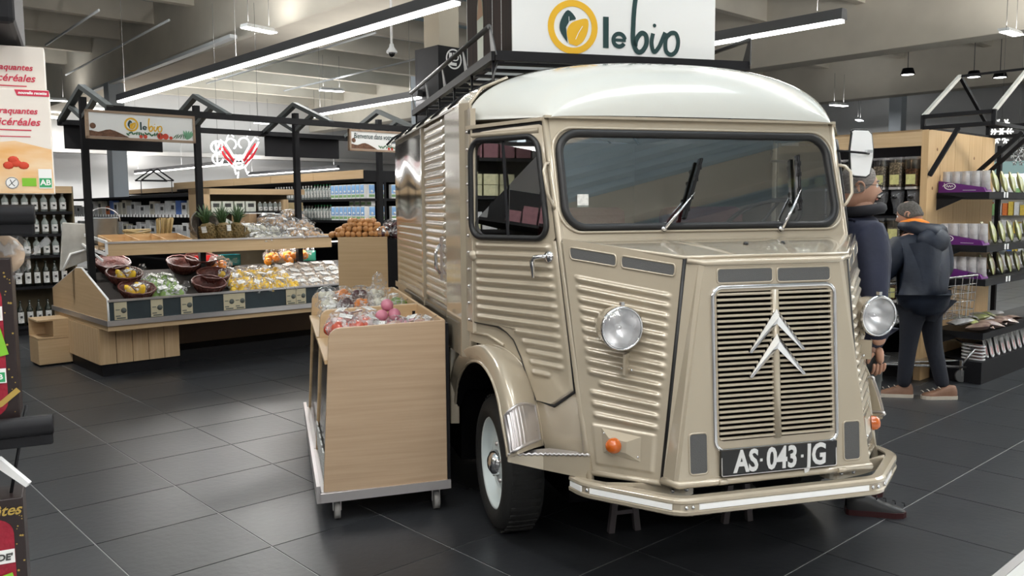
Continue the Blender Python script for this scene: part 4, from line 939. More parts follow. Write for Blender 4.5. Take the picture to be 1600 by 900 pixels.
def scatter(proto_t, spots, labels, zf, tilt=True, sc=1.3, jit=.16):
    for i, (b, a, dz, rz) in enumerate(spots):
        loc = bf(b, a, zf(a) + dz); 
        if i == 0: proto_t.location = loc; o = proto_t; o['label'] = labels[i]
        else: o = copy_tree(proto_t, loc, None, labels[i])
        o.rotation_mode = 'XYZ'; R = Matrix.Rotation(AZ, 3, 'Z') @ Matrix.Rotation(SL if tilt else 0, 3, 'X') @ Matrix.Rotation(rz, 3, 'Z') @ Matrix.Rotation(random.uniform(-jit, jit), 3, 'X') @ Matrix.Rotation(random.uniform(-jit, jit), 3, 'Y'); o.rotation_euler = R.to_euler(); o.scale = (sc,) * 3
def rowlabels(base, n, where): return ['%s, %s %s' % (base, nth(i), where) for i in range(n)]
# woven brown baskets (lower deck)
def basket(label, r, h, mm=WICKB, group='brown woven baskets on the lower deck', name='basket'):
    t = thing(name, label, 'basket', (0, 0, 0), 0, group); m = MB(); n = 28; vs = []
    prof = [(.0, .004), (r * .62, .004), (r * .80, h * .5), (r, h), (r * .95, h), (r * .74, h * .5), (r * .58, .012), (0, .012)]
    m.lathe([(q * 1.0, z) for q, z in prof], n=n); m.build('body', mm, t)
    MB().tube([(r * .985 * cos(2 * pi * k / 24), r * .985 * sin(2 * pi * k / 24), h + .004 * (k % 2)) for k in range(24)], .008, 6, True).build('rim', mm, t)
    rb = MB(); rb.tube([(r * .64, 0, .01), (r * .83, 0, h * .5), (r * 1.01, 0, h)], .006, 5); rb = rb.mesh('weave_rib', mm)
    for k in range(16): o = obj('weave_rib', rb, t); o.rotation_euler = (0, 0, 2 * pi * k / 16)
    return t
bk = basket('brown basket', .135, .09)
scatter(bk, [(2.80, 8.52, 0, 0), (2.78, 8.80, 0.03, .4), (2.76, 9.08, .03, .4), (3.52, 8.54, 0, .3), (3.66, 8.74, 0, .8), (3.45, 9.02, .02, .1), (3.68, 9.10, .02, 1.1)],
        ['brown woven basket at the front left of the deck holding bagged corn', 'brown woven basket behind the front left one with bagged sweetcorn', 'brown woven basket at the back left of the deck', 'empty brown woven basket at the front before the lemons', 'brown woven basket holding a white packet before the lemons', 'tall dark basket at the back, centre of the deck', 'dark basket at the back beside the lemons'], deck_z, sc=1.25, jit=.05)
cb = make_bag('corn_bag', 'corn_cob', LEMON, .028, 3, (.10, .045, .05), 'bag of corn', 'bag of corn', (0, 0, 0), 0, 'bagged corn in baskets', el=2.6)
scatter(cb, [(2.80, 8.50, .05, .5), (2.80, 8.76, .09, .45)], ['clear bag of yellow corn in the front left basket', 'clear bag of yellow corn in the second basket'], deck_z)
gv = make_bag('green_vegetable_bag', 'green_vegetable', GREENV, .035, 5, (.09, .07, .055), 'bag of greens', 'bag of greens', (0, 0, 0), 0, 'bagged greens', el=1.6)
sp = [(3.03 + .13 * i, 8.47 + .14 * j, .01, .6 * i + j) for j in range(3) for i in range(2)]
scatter(gv, sp, rowlabels('clear bag of light green vegetables between the two basket groups', 6, 'from the front'), deck_z)
MB().box(2.95, 8.40, 0, 3.28, 8.8, .01)
lb = make_bag('lemon_bag', 'lemon', LEMON, .033, 5, (.085, .075, .06), 'bag of lemons', 'bag of lemons', (0, 0, 0), 0, 'bagged lemons', el=1.25)
sp = [(3.83 + .145 * i, 8.46 + .16 * j, .01, i * .9 + j) for j in range(3) for i in range(5)]
scatter(lb, sp, ['bag of lemons, %s row from the deck front, %s from the baskets' % (nth(k // 5), nth(k % 5)) for k in range(15)], deck_z)
for k, (b, w_) in enumerate(((3.76, .62), (4.40, .62), (5.04, .5))):
    t = stand('wicker_tray', ['shallow light wicker tray under the lemon bags', 'shallow light wicker tray under the mushroom packs', 'shallow light wicker tray beyond the mushroom packs'][k], 'tray', b, 8.375, .692, 0, 'wicker trays'); t.rotation_euler = (Matrix.Rotation(AZ, 3, 'Z') @ Matrix.Rotation(SL, 3, 'X')).to_euler()
    m = MB(); m.box(0, 0, .0, w_, .55, .008); m.build('base', WICKL, t)
    for q in ((0, 0, 0, w_, .012, .04), (0, .54, 0, w_, .55, .04), (0, 0, 0, .012, .55, .04), (w_ - .012, 0, 0, w_, .55, .04)): MB().box(*q).build('side', WICKL, t)
# flow-wrapped packs
def make_pack(name, label, cat, inner, mm, size, group):
    t = thing(name, label, cat, (0, 0, 0), 0, group); w_, d, h = size
    MB().prism([(-w_ / 2, -d / 2, h * .3), (w_ / 2, -d / 2, h * .3), (w_ / 2 * .9, -d / 2 * .9, 0), (-w_ / 2 * .9, -d / 2 * .9, 0)], (0, d, 0)).build('punnet', mat('punnet_brown', (.16, .09, .06), .6) if 'punnet_brown' not in bpy.data.materials else bpy.data.materials['punnet_brown'], t)
    fm = fruit_mesh(h * .42, mm, inner, 1.1)
    for k in range(6): obj(inner, fm, t, ((k % 3 - 1) * w_ * .29, (k // 3 - .5) * d * .45, h * .55))
    obj('film', film_mesh((w_ * .56, d * .56, h * .62), 3), t, (0, 0, h * .55)); MB().box(-w_ * .28, -d * .3, h * 1.13, w_ * .28, d * .22, h * 1.15).build('label', LABEL, t)
    return t
mp = make_pack('mushroom_pack', 'pack', 'mushroom pack', 'mushroom', MUSH, (.15, .12, .06), 'wrapped mushroom packs')
sp = [(4.52 + .17 * i + .03 * j, 8.46 + .145 * j, .01, .1 * ((i * 7 + j * 3) % 5 - 2)) for j in range(4) for i in range(4)]
scatter(mp, sp, ['labelled mushroom punnet, %s row from the deck front, %s from the lemons' % (nth(k // 4), nth(k % 4)) for k in range(16)], deck_z)
ap = make_pack('apple_pack', 'pack', 'apple pack', 'apple', colmat('apple_red', (.55, .08, .05), var=.4, scale=8), (.17, .12, .07), 'wrapped apple packs')
sp = [(5.23 + .0 * i + .10 * j, 8.46 + .16 * j, .01, .2 * j) for j in range(4) for i in range(1)]
scatter(ap, sp, ['wrapped tray of red apples beside the mushroom packs, %s from the front' % nth(k) for k in range(4)], deck_z)
# back of the lower deck, dark nets seen under the upper shelf
nb = make_bag('citrus_net', 'orange', ORANGE, .036, 5, (.09, .07, .07), 'net', 'net of oranges', (0, 0, 0), 0, 'citrus nets at the back')
scatter(nb, [(3.86, 9.02, .02, 0), (4.52, 9.1, .05, .4), (4.72, 9.1, .05, 1.2), (4.9, 9.12, .05, .3)], ['bag of oranges at the back beside the dark baskets', 'bag of oranges under the upper shelf beside the teal crate', 'bag of oranges under the upper shelf, middle one', 'bag of oranges under the upper shelf, furthest from the baskets'], deck_z)
def punnet_crate(b, a, z, c, label):
    t = stand('small_crate', label, 'crate', b, a, z); mm = mat('crate_' + label.split()[1], c, .4)
    MB().box(-.12, -.06, 0, .12, .06, .012).build('base', mm, t)
    for q in ((-.12, -.06, 0, .12, -.05, .12), (-.12, .05, 0, .12, .06, .12), (-.12, -.06, 0, -.11, .06, .12), (.11, -.06, 0, .12, .06, .12)): MB().box(*q).build('side', mm, t)
punnet_crate(4.02, 9.16, .985, (.0, .16, .19), 'small teal crate at the back beneath the upper shelf'); punnet_crate(3.78, 9.2, .985, (.6, .02, .02), 'small red crate at the back beneath the upper shelf'); punnet_crate(5.0, 9.22, .985, (.02, .22, .14), 'small green crate at the back beneath the upper shelf')
# upper shelf contents
UZ = 1.246
t = stand('wooden_tray', 'empty pale pine tray with three compartments at the left of the upper shelf', 'tray', 2.66, 8.73, UZ)
m = MB(); m.box(0, 0, 0, .80, .42, .012); m.build('base', PINE, t)
for x in (0, .262, .526, .788): m = MB().prism([(x, 0, 0), (x, 0, .062), (x, .42, .115), (x, .42, 0)], (.012, 0, 0)); m.build('partition', PINE, t)
MB().box(0, 0, 0, .80, .012, .062).build('front_board', PINE, t); MB().box(0, .408, 0, .80, .42, .115).build('back_board', PINE, t)
t = stand('metal_bucket', 'grey zinc bucket with handle behind the empty pine tray', 'bucket', 2.78, 9.40, UZ + .02); t.scale = (1.15,) * 3
m = MB(); m.lathe([(.0, 0), (.125, 0), (.135, .22), (.142, .225), (.135, .232), (.125, .215), (.115, .10), (0, .10)]); m.build('body', mat('zinc', (.36, .38, .40), .4, .7, var=.2), t); MB().tube([(.14 * cos(k * pi / 12), -.06 + .0 * k, .2 + .12 * sin(k * pi / 12)) for k in range(13)], .005, 6).build('handle', ALU, t)
STRAW = wood('straw', (.62, .45, .20), (.34, .22, .08), 2, 16); STRAWX = wood('straw_x', (.60, .46, .24), (.34, .24, .10), 0, 16)
def bundle(name, label, b, a, z, w_, d, h, vert, mm):
    t = stand(name, label, 'bundle', b, a, z, .1); m = MB(); r = random.Random(3)
    for k in range(46):
        x, y = r.uniform(-w_ / 2, w_ / 2), r.uniform(-d / 2, d / 2)
        if vert: m.cyl((x * .8, y * .8, 0), (x * 1.15 + .03, y, h * r.uniform(.93, 1)), .006, n=5)
        else: m.cyl((-w_ / 2 * r.uniform(.9, 1), y, h * r.random()), (w_ / 2 * r.uniform(.9, 1), y, h * r.random()), .007, n=5)
    o = m.build('stalk', mm, t); o['kind'] = 'stuff'
bundle('straw_bundle', 'upright golden bundle of straw stalks left of the pineapples', 3.36, 9.28, UZ, .15, .08, .28, True, STRAW)
bundle('dried_bundle', 'low lying bundle of dried yellow stalks beside the zinc bucket', 3.08, 9.26, UZ + .05, .28, .08, .11, False, STRAWX)
# pineapples
PINEA = mat('pineapple_skin', (.17, .11, .035), .6, col2=(.10, .07, .02), scale=40, bump=.6, bscale=50); PLEAF = mat('pineapple_leaf', (.05, .10, .035), .5, var=.3, scale=10)
t = thing('pineapple', 'p', 'pineapple', (0, 0, 0), 0, 'pineapples on the upper shelf'); random.seed(5)
m = MB(); m.lathe([(.0, 0), (.045, .005), (.062, .04), (.068, .09), (.060, .14), (.035, .17), (0, .172)], n=18)
for i in range(8):
    for k in range(12): z = .02 + i * .018; r = .066 - abs(z - .085) * .14; a = 2 * pi * (k + .5 * (i % 2)) / 12; m.ell((r * cos(a), r * sin(a), z), .010, 5, 3)
m.build('body', PINEA, t)
for k in range(22):
    a = k * 2.4; q = k / 22; m = MB(); L = .10 + .08 * q; sp_ = .9 - .8 * q
    P = [V3((.012 * cos(a), .012 * sin(a), .165)), V3((L * sp_ * .4 * cos(a), L * sp_ * .4 * sin(a), .165 + L * .55)), V3((L * sp_ * .9 * cos(a), L * sp_ * .9 * sin(a), .165 + L * (1 - .3 * sp_)))]
    m.tube(P, [.010, .008, .001], 4); m.build('leaf', PLEAF, t)
MB().box(-.02, -.075, .10, .02, -.072, .15).build('label', LABEL, t)
for i, (b, a, rx, l) in enumerate(((3.70, 8.86, .1, 'pineapple standing nearest the straw bundle'), (3.84, 8.82, -.05, 'pineapple at the centre of the group with the tallest leaves'), (3.97, 8.87, .15, 'pineapple at the bread basket side, partly leaning'), (3.76, 9.06, .1, 'pineapple standing behind the front ones'), (4.09, 8.84, 1.3, 'pineapple lying on its side at the end of the group'))):
    o = t if i == 0 else copy_tree(t); o['label'] = l; o.scale = (1.3,) * 3; o.location = bf(b, a, UZ + (.08 if rx > 1 else 0)); o.rotation_euler = (rx, .1 * i - .15, i)
random.seed(7)
t = basket('grey wicker basket lying on its side behind the pineapples', .16, .22, mat('grey_wicker', (.30, .26, .22), .6, var=.5, scale=30, bump=.4), None, 'wicker_basket'); t.location = bf(3.78, 9.38, UZ + .15); t.rotation_euler = (radians(75), 0, AZ)
def lying(name, mk, spots, base):
    for i, (b, a, dz, rz) in enumerate(spots):
        o = mk if i == 0 else copy_tree(mk); o.location = bf(b, a, UZ + dz); o.scale = (1.25,) * 3; o.rotation_euler = (random.uniform(-.25, .25), random.uniform(-.25, .25), AZ + rz); o['label'] = base % nth(i)
UB = 4.0
wb = make_bag('vegetable_bag', 'root_vegetable', WHITEV, .028, 6, (.10, .065, .05), 'bag', 'bag of vegetables', (0, 0, 0), 0, 'bagged pale vegetables on the upper shelf', el=1.5)
sp = [(4.18 + .125 * (i % 5) , 8.80 + .14 * (i // 5), .0 + .03 * (i // 5), i * 1.3) for i in range(15)] + [(4.14 + .1 * i, 8.93 + .04 * (i % 2), .10, 1.7 * i) for i in range(5)]
lying('bag', wb, sp, 'clear bag of pale vegetables on the upper shelf, %s counted from the pineapples')
ob = make_bag('potato_bag', 'potato', POTATO, .03, 6, (.11, .075, .055), 'bag', 'bag of potatoes', (0, 0, 0), 0, 'bagged potatoes on the upper shelf', el=1.3)
sp = [(4.62 + .13 * (i % 3), 8.80 + .15 * (i // 3), .03 + .06 * (i // 3), i * .9) for i in range(9)] + [(4.45 + .13 * (i % 4), 8.98 + .11 * (i // 4), .15 + .04 * (i // 4), 1.1 * i) for i in range(8)] + [(4.72, 9.05, .24, .3), (4.85, 9.12, .24, 1.3)]
lying('bag', ob, sp, 'clear bag of brown potatoes at the right of the upper shelf, %s from the front')
t = stand('cardboard_box', 'white topped cardboard box tipped open on the upper shelf', 'box', 4.28, 9.15, UZ + .15, .25); 
m = MB(); m.box(0, 0, 0, .012, .3, .16).box(0, .29, 0, .36, .3, .16).box(.35, 0, .06, .36, .3, .16).box(0, 0, 0, .36, .3, .01); m.build('shell', CARD, t); MB().box(-.005, -.01, .16, .37, .31, .17).build('lid', WHITE, t)
MB().box(.0, -.008, .02, .10, 0, .16).build('flap', CARD, t)
t = stand('rice_sack', 'white paper board leaning beside the pineapples', 'board', 4.07, 9.28, UZ, .1); MB().prism([(0, 0, 0), (.28, 0, 0), (.30, 0, .10), (0, 0, .26)], (0, .02, 0)).build('panel', WHITE, t)
t = stand('small_crate', 'low pine box end on the upper shelf beside the potato bags', 'box', 4.86, 8.72, UZ, 0); MB().box(0, 0, 0, .2, .3, .07).build('body', PINE, t)
t = stand('fabric_sack', 'folded white canvas bag hanging at the left end of the stand', 'bag', 2.40, 9.35, 1.05); m = MB()
m.prism([(-.05, 0, -.05), (.22, 0, .05), (.24, 0, .42), (.0, 0, .44)], (0, .04, 0)); m.build('body', mat('canvas', (.62, .6, .55), .8, var=.3, scale=6), t, bevel=.01); MB().tube([(-.03, -.01, -.05), (.05, -.015, .12), (.22, -.01, .16)], .014, 6).build('strap', WHITE, t)
# onion tub at the end of the stand: birch front, black side
t = thing('onion_bin', 'tall birch fronted bin with black side heaped with onions', 'bin', (-1.50, 7.3, 0), radians(4))
MB().box(0, 0, 0, .425, .02, 1.36).build('front_panel', BIRCH, t, bevel=.003); MB().box(.425, 0, 0, .575, .6, 1.34).build('side_panel', BLACK, t); MB().box(0, .02, 0, .425, .62, 1.26).build('body', BLACK, t)
fm = fruit_mesh(.027, ONION, 'onion', 1.05); rr = random.Random(4); k = 0
for L in range(4):
    for i in range(11 - 2 * L):
        for j in range(6 - L):
            x, y, z = -.05 + .047 * i + .05 * L + rr.uniform(-.01, .01), .03 + .06 * j + .02 * L, 1.385 + .036 * L + rr.uniform(-.008, .008)
            o = obj('onion', fm, None, V3(t.location) + Matrix.Rotation(radians(4), 3, 'Z') @ V3((x, y, z - 0))); o.rotation_euler = (rr.uniform(0, 3), rr.uniform(0, 3), 0); tag(o, 'brown onion in the bin heap, %s layer up, %s across, %s row back' % (nth(L), nth(i), nth(j)), 'onion', 'onions heaped in the bin'); k += 1
bb = make_bag('beet_bag', 'beetroot', DARKV, .035, 5, (.10, .07, .05), 'bag', 'bag of beetroot', (0, 0, 0), 0, 'dark bags beside the onions')
for i, (x, y, z) in enumerate(((.38, .1, 1.36), (.50, .12, 1.36), (.42, .3, 1.38), (.53, .35, 1.38), (.47, .2, 1.43))):
    o = bb if i == 0 else copy_tree(bb); o.location = V3(t.location) + V3((x, y, z - .0)); o.rotation_euler = (0, 0, i * 1.7); o['label'] = ['dark bag of beetroot at the front beside the onion heap', 'dark bag of beetroot at the front corner near the van', 'dark bag of beetroot behind, beside the onion heap', 'dark bag of beetroot behind, closest to the van', 'dark bag of beetroot on top of the others'][i]
# ================================================================== ROLLING PRODUCE TUBS beside the van
def tub(V0, V1, label, first=True):
    """open birch tub on a steel tray, rounded front cheek; local x across, y back"""
    t = thing('produce_cart', label, 'cart', vf(-1.39, V0, 0), VAZ, 'birch produce carts beside the van'); L = V1 - V0
    h0 = 1.005
    def cheek(y, h, th=.02):
        m = MB(); P = [(-.33, .15), (.31, .15), (.315, h + .015)] + [(-.235 - .06 * sin(a * pi / 10), h - .06 + .06 * cos(a * pi / 10)) for a in range(6)]
        P = [(-.325, .15), (.318, .165), (.318, h + .018), (-.22, h)] + [(-.22 - .06 * sin(a * pi / 10), h - .06 + .06 * cos(a * pi / 10)) for a in range(1, 6)]
        m.prism([(x, y, z) for x, z in P], (0, th, 0)); return m
    cheek(0, h0).build('end_panel', BIRCH_SHADED, t, bevel=.003); cheek(L - .02, h0).build('end_panel', BIRCH, t, bevel=.003)
    MB().prism([(.30, .02, .15), (.318, .02, .15), (.318, .02, h0 + .018), (.30, .02, h0 + .018)], (0, L - .04, 0)).build('back_panel', BIRCH_Y, t)
    MB().prism([(.319, 0, .13), (.335, 0, .13), (.335, 0, h0), (.319, 0, h0)], (0, L, 0)).build('back_edge', BLACK, t)
    MB().prism([(-.315, .02, .17), (-.30, .02, .17), (-.262, .02, .82), (-.277, .02, .82)], (0, L - .04, 0)).build('front_flap', CLEAR, t)
    MB().box(-.30, .02, .82, .30, L - .02, .84).build('deck', BIRCH_Y, t)
    MB().box(-.335, .0, .145, .33, L, .165).build('tray', ALU, t); m = MB(); m.prism([(-.345, -.01, .11), (.335, -.01, .125), (.335, -.01, .172), (-.345, -.01, .157)], (0, .018, 0)); m.build('tray_lip', ALU, t)
    MB().box(-.36, -.01, .11, -.34, L + .01, .20).build('side_lip', ALU, t)
    for x, y in ((-.27, .06), (.25, .06), (-.27, L - .08), (.25, L - .08)):
        c = MB(); c.cyl((x, y, .05), (x + .030, y, .05), .05, n=18); ca = c.build('castor', mat('castor_grey', (.30, .29, .28), .4) if 'castor_grey' not in bpy.data.materials else bpy.data.materials['castor_grey'], t)
        MB().box(x - .008, y - .012, .045, x - .003, y + .012, .12).box(x + .031, y - .012, .045, x + .036, y + .012, .12).box(x - .02, y - .02, .11, x + .048, y + .02, .122).build('fork', ALU, ca)
    return t
c1 = tub(4.30, 5.12, 'nearest birch produce cart on castors beside the van, red onions and tomatoes'); c2 = tub(5.13, 6.25, 'birch produce cart behind the nearest one, bagged vegetables')
def on_cart(V0, x, y, z): return vf(-1.39 + x, V0 + y, z)
for k, (x, y, h) in enumerate(((.13, .70, .10), (.24, .55, .08), (.22, 1.2, .08))):
    tag(MB().box(-.008, -.008, 0, .008, .008, h).build('peg', BLACKG, None, on_cart(4.30, x, y, .93), VAZ), ['black price peg rising from the nearest cart beside the onions', 'shorter black price peg near the back edge of the nearest cart', 'black price peg in the second cart'][k], 'peg')
fm = fruit_mesh(.036, REDONION, 'red_onion', 1.0); rr = random.Random(8)
nb_ = [(.02, .30, 0), (.09, .30, 0), (.16, .32, 0), (.0, .38, 0), (.07, .38, 0), (.14, .39, 0), (.03, .34, .06), (.10, .34, .065), (.065, .37, .115), (.21, .37, 0), (.18, .45, 0), (.10, .46, 0)]
for k, (x, y, z) in enumerate(nb_):
    o = obj('red_onion', fm, None, on_cart(4.30, x, y, .955 + z)); o.rotation_euler = (rr.random() * 3, rr.random() * 3, 0); tag(o, ['shiny pink red onion topping the heap in the nearest cart' if k == 8 else 'pink red onion in the nearest cart, %s from the front left of the heap' % nth(k)][0], 'red onion', 'red onions in the nearest cart')
tb = make_bag('tomato_bag', 'tomato', TOMATO, .034, 4, (.075, .06, .06), 'bag', 'bag of tomatoes', (0, 0, 0), 0, 'bagged tomatoes in the nearest cart')
for k, (x, y) in enumerate(((-.20, .14), (-.10, .13), (-.20, .28), (-.09, .27), (-.18, .42), (-.06, .44))):
    o = tb if k == 0 else copy_tree(tb); o.location = on_cart(4.30, x, y, .93); o.scale = (1.25,) * 3; o.rotation_euler = (.3 * sin(k), .2, k * 1.1); o['label'] = 'crinkled clear bag of red tomatoes in the nearest cart, %s from the rounded corner' % nth(k)
pb_ = make_bag('shallot_bag', 'shallot', mat('shallot', (.55, .33, .26), .45, var=.3), .032, 4, (.08, .06, .05), 'bag', 'bag of shallots', (0, 0, 0), 0, 'pale bags in the nearest cart')
for k, (x, y) in enumerate(((-.02, .15), (.08, .14), (.02, .52), (.20, .16), (.24, .27))):
    o = pb_ if k == 0 else copy_tree(pb_); o.location = on_cart(4.30, x, y, .92 + .02 * (k % 2)); o.scale = (1.15,) * 3; o.rotation_euler = (.2, .2 * cos(k), k * 1.9); o['label'] = 'clear bag of pale shallots with a green and white label, %s in the nearest cart' % nth(k)
mixs = [(WHITEV, 'pale root vegetables', 'root_vegetable'), (CARROT, 'orange vegetables', 'carrot'), (DARKV, 'dark vegetables', 'beetroot'), (GREENV, 'green vegetables', 'green_vegetable')]
for k in range(14):
    mm, nm, fn = mixs[[0, 2, 0, 3, 1, 0, 2, 1, 0, 3, 0, 1, 2, 0][k]]; x, y = -.20 + .105 * (k % 5), .14 + .2 * (k // 5)
    o = make_bag('vegetable_bag', fn, mm, .032, 4, (.08, .065, .055), 'crinkled clear bag of %s in the second cart, %s from its rounded corner' % (nm, nth(k)), 'bag of vegetables', on_cart(5.13, x, y, .92 + .04 * (k // 5)), k * 1.3, 'bags in the second cart', lab=k % 3 == 0)
t = thing('twisted_bag', 'tall twisted empty plastic bag rising at the back of the second cart', 'plastic bag', on_cart(5.13, .16, .75, .93)); obj('film', film_mesh((.06, .05, .13), 9), t, (0, 0, .1))
# lower shelf display behind the clear flap
for k in range(5):
    o = obj('leaflet', MB().box(-.004, 0, 0, .004, .1, .14).mesh('leaflet', LABEL), None, on_cart(4.30, -.315, .1 + .15 * k, .2 + .0 * k), VAZ); tag(o, 'white price leaflet low behind the clear flap of the nearest cart, %s back' % nth(k), 'leaflet', 'leaflets behind the cart flap')
# ================================================================== ROOF RACK AND ADVERTISING BOX
rk = thing('roof_rack', 'black steel roof rack with slatted floor and tubular side rails on the van', 'roof rack', vf(-.04, 5.6, 2.39), VAZ)
U0, U1, Y0, Y1 = -.74, .74, -1.25, 1.4
for x in (U0, U1): MB().bar((x, Y0, 0), (x, Y1, -.01), .035, .045).build('side_beam', BLACK, rk)
for y in (Y0, Y1): MB().bar((U0, y, 0), (U1, y, 0), .035, .05).build('end_beam', BLACK, rk)
sl_ = MB().bar((U0, 0, -.012), (U1, 0, -.012), .05, .014).mesh('slat', BLACK)
for k in range(11): obj('slat', sl_, rk, (0, Y0 + .16 + .225 * k, 0))
RAILM = mat('grey_rail', (.09, .09, .09), .35, .6)
for x in (U0, U1):
    MB().tube([(x * 1.03, Y0 + .02, .15), (x * 1.03, Y1, .15)], .014, 8).build('side_rail', RAILM, rk)
    for k in range(5):
        y = Y0 + .02 + (Y1 - Y0 - .05) * k / 4; MB().prism([(x, y - .05, 0), (x, y + .05, 0), (x * 1.03, y + .012, .15), (x * 1.03, y - .012, .15)], (.006, 0, 0)).build('stanchion', RAILM, rk)
    for k in range(6):
        y = Y0 + .03 + .5 * k; m = MB(); m.tube([(x, y, -.02), (x * 1.0, y, -.12), (x * 1.34 if False else x * 1.25, y, -.22), (x * 1.33, y, -.28)], .009, 6); m.build('leg', BLACK, rk)
MB().tube([(U0 + .02, Y0, -.02), (U0 - .005, Y0 + .0, -.10), (U0 - .02, Y0 - .01, -.16)], .005, 5).build('cable', RAILM, rk)
sb = thing('advertising_box', 'tall white board box reading le bio on the roof rack, dark printed side', 'sign', vf(-.062, 4.98, 2.415), VAZ)
W2, D0, D1, HH = .598, -.55, .55, .66
MB().box(-W2, D0, 0, W2, D0 + .015, HH).build('front_board', WHITE, sb); MB().box(-W2 + .001, D1 - .015, 0, W2 - .001, D1, HH).build('back_board', WHITE, sb)
PRB = mat('print_dark_planks', (.035, .016, .010), .85, col2=(.018, .010, .007), scale=4, st=(6, 6, .6))
for s in (-1, 1):
    sd = MB().box(*((-W2, D0 + .016, 0, -W2 + .015, D1 - .016, HH) if s < 0 else (W2 - .015, D0 + .016, 0, W2, D1 - .016, HH))).build('side_board', PRB, sb)
    x = s * (W2 + .002)
    for y in (D0 + .22, D0 + .42): MB().obox((x, y, HH / 2), (.002, .006, HH)).build('printed_line', LABEL, sd)
    P = [(.0, .0), (.075, .0), (.08, .28), (.07, .36), (.028, .44), (.026, .56), (.0, .56)]; y = D0 + .72
    L = [(x, y + a, .06 + b) for a, b in P] + [(x, y - a, .06 + b) for a, b in P[::-1][1:-1]]
    m = MB(); m.add(L, [tuple(range(len(L)))]); m.build('printed_bottle', mat('print_bottle', (.30, .33, .22), .4) if s < 0 else bpy.data.materials['print_bottle'], sd)
    m = MB(); m.add([(x + s * .001, y - .078, .34), (x + s * .001, y + .078, .34), (x + s * .001, y + .03, .50), (x + s * .001, y - .03, .50)], [(0, 1, 2, 3)]); m.build('printed_cap', mat('print_amber', (.30, .13, .03), .5) if s < 0 else bpy.data.materials['print_amber'], sd)
logo(sb, frameX((-.258, D0 - .001, .158), (1, 0, 0), (0, 0, 1)), .143, DGREEN, tall=1.32)
# ================================================================== SHELVES WITH GOODS
SHELFM = BLACK
def bottle_proto(name, r, h, body, cap, lab, label, cat, group, neck=.3, lz=(.12, .5), labcol=None):
    t = thing(name, label, cat, (0, 0, 0), AZ, group)
    m = MB(); m.lathe([(.0, 0), (r, .002), (r, h * (1 - neck) * .92), (r * .8, h * (1 - neck)), (r * .36, h * (1 - neck * .6)), (r * .34, h * .95), (0, h * .95)], n=12); m.build('glass_body', body, t)
    MB().lathe([(.0, h), (r * .38, h), (r * .38, h * .93), (r * .36, h * .90)], n=10).build('cap', cap, t)
    m = MB(); m.add([(r * 1.03 * sin(a), -r * 1.03 * cos(a), h * z) for z in lz for a in (-1.0, -.5, 0, .5, 1.0)], [(i, i + 1, i + 6, i + 5) for i in range(4)], True)
    m.mi = 1; m.obox((0, -r * 1.04, h * (lz[0] * .45 + lz[1] * .55)), (r * .7, .002, h * .09)); m.build('label', [LABEL, DARKT], t)
    return t
DARKT = mat('dark_print', (.05, .05, .05), .6)
CLEARB = mat('clear_bottle', (.50, .56, .54), .08, alpha=.45, coat=1); DARKB = mat('dark_bottle', (.015, .02, .015), .1, coat=1)
GREENC = mat('green_cap', (.02, .25, .08), .4); REDC = mat('red_cap', (.5, .03, .03), .4)
def row_items(pr, pts, base, where, rz=None):
    for i, p in enumerate(pts):
        o = pr if (i == 0 and not pr.get('used')) else copy_tree(pr); pr['used'] = 1; o.location = p; o['label'] = base + ', ' + nth(i) + ' ' + where
        if 'used' in o and o is not pr: del o['used']
def shelf_unit(label, b0, b1, a0, a1, top, levels, name='shelf_unit', back='a1', mm=None, hz=.035, side=True):
    t = stand(name, label, 'shelf', b0, a0); W, D = b1 - b0, a1 - a0; mm = mm or BLACK
    for z in levels: MB().box(0, 0, z - hz, W, D, z).build('board', SHELFM, t)
    if back == 'a1': MB().box(0, D - .02, 0, W, D, top).build('back', mm, t)
    else: MB().box(W - .02, 0, 0, W, D, top).build('back', mm, t)
    if side:
        MB().box(-.02, 0, 0, .0, D, top).build('side_panel', mm, t); MB().box(W, 0, 0, W + .02, D, top).build('side_panel', mm, t)
    return t
# --- drinks shelf at far left
t = shelf_unit('black shelf unit of bottles at the far left beyond the produce stand', .6, 3.28, 12.3, 12.75, 1.93, (.12, .63, 1.03, 1.31, 1.60), mm=mat('shelf_back_olive', (.16, .13, .08), .7)); MB().box(0, -.02, 1.84, 2.68, .40, 1.93).build('canopy', BIRCH, t)
MB().box(0, .02, 0, 2.68, .06, .1).build('kick', BLACK, t)
cbp = bottle_proto('clear_bottle', .042, .245, CLEARB, WHITEG, 0, '', 'bottle', 'clear bottles with white labels')
for L, z, h in ((0, 1.60, 'top'), (1, 1.31, 'second'), (2, 1.03, 'third')):
    row_items(cbp, [bf(3.18 - .112 * k, 12.37, z) for k in range(13)], 'clear bottle with white label on the %s shelf' % h, 'from the stand side')
wbp = bottle_proto('wine_bottle', .040, .33, DARKB, DARKB, 0, '', 'bottle', 'dark bottles with white labels', lz=(.12, .55))
for z, h in ((.63, 'fourth'), (.12, 'lowest')):
    row_items(wbp, [bf(3.15 - .108 * k, 12.37, z) for k in range(13)], 'dark bottle with white label on the %s shelf' % h, 'from the stand side')
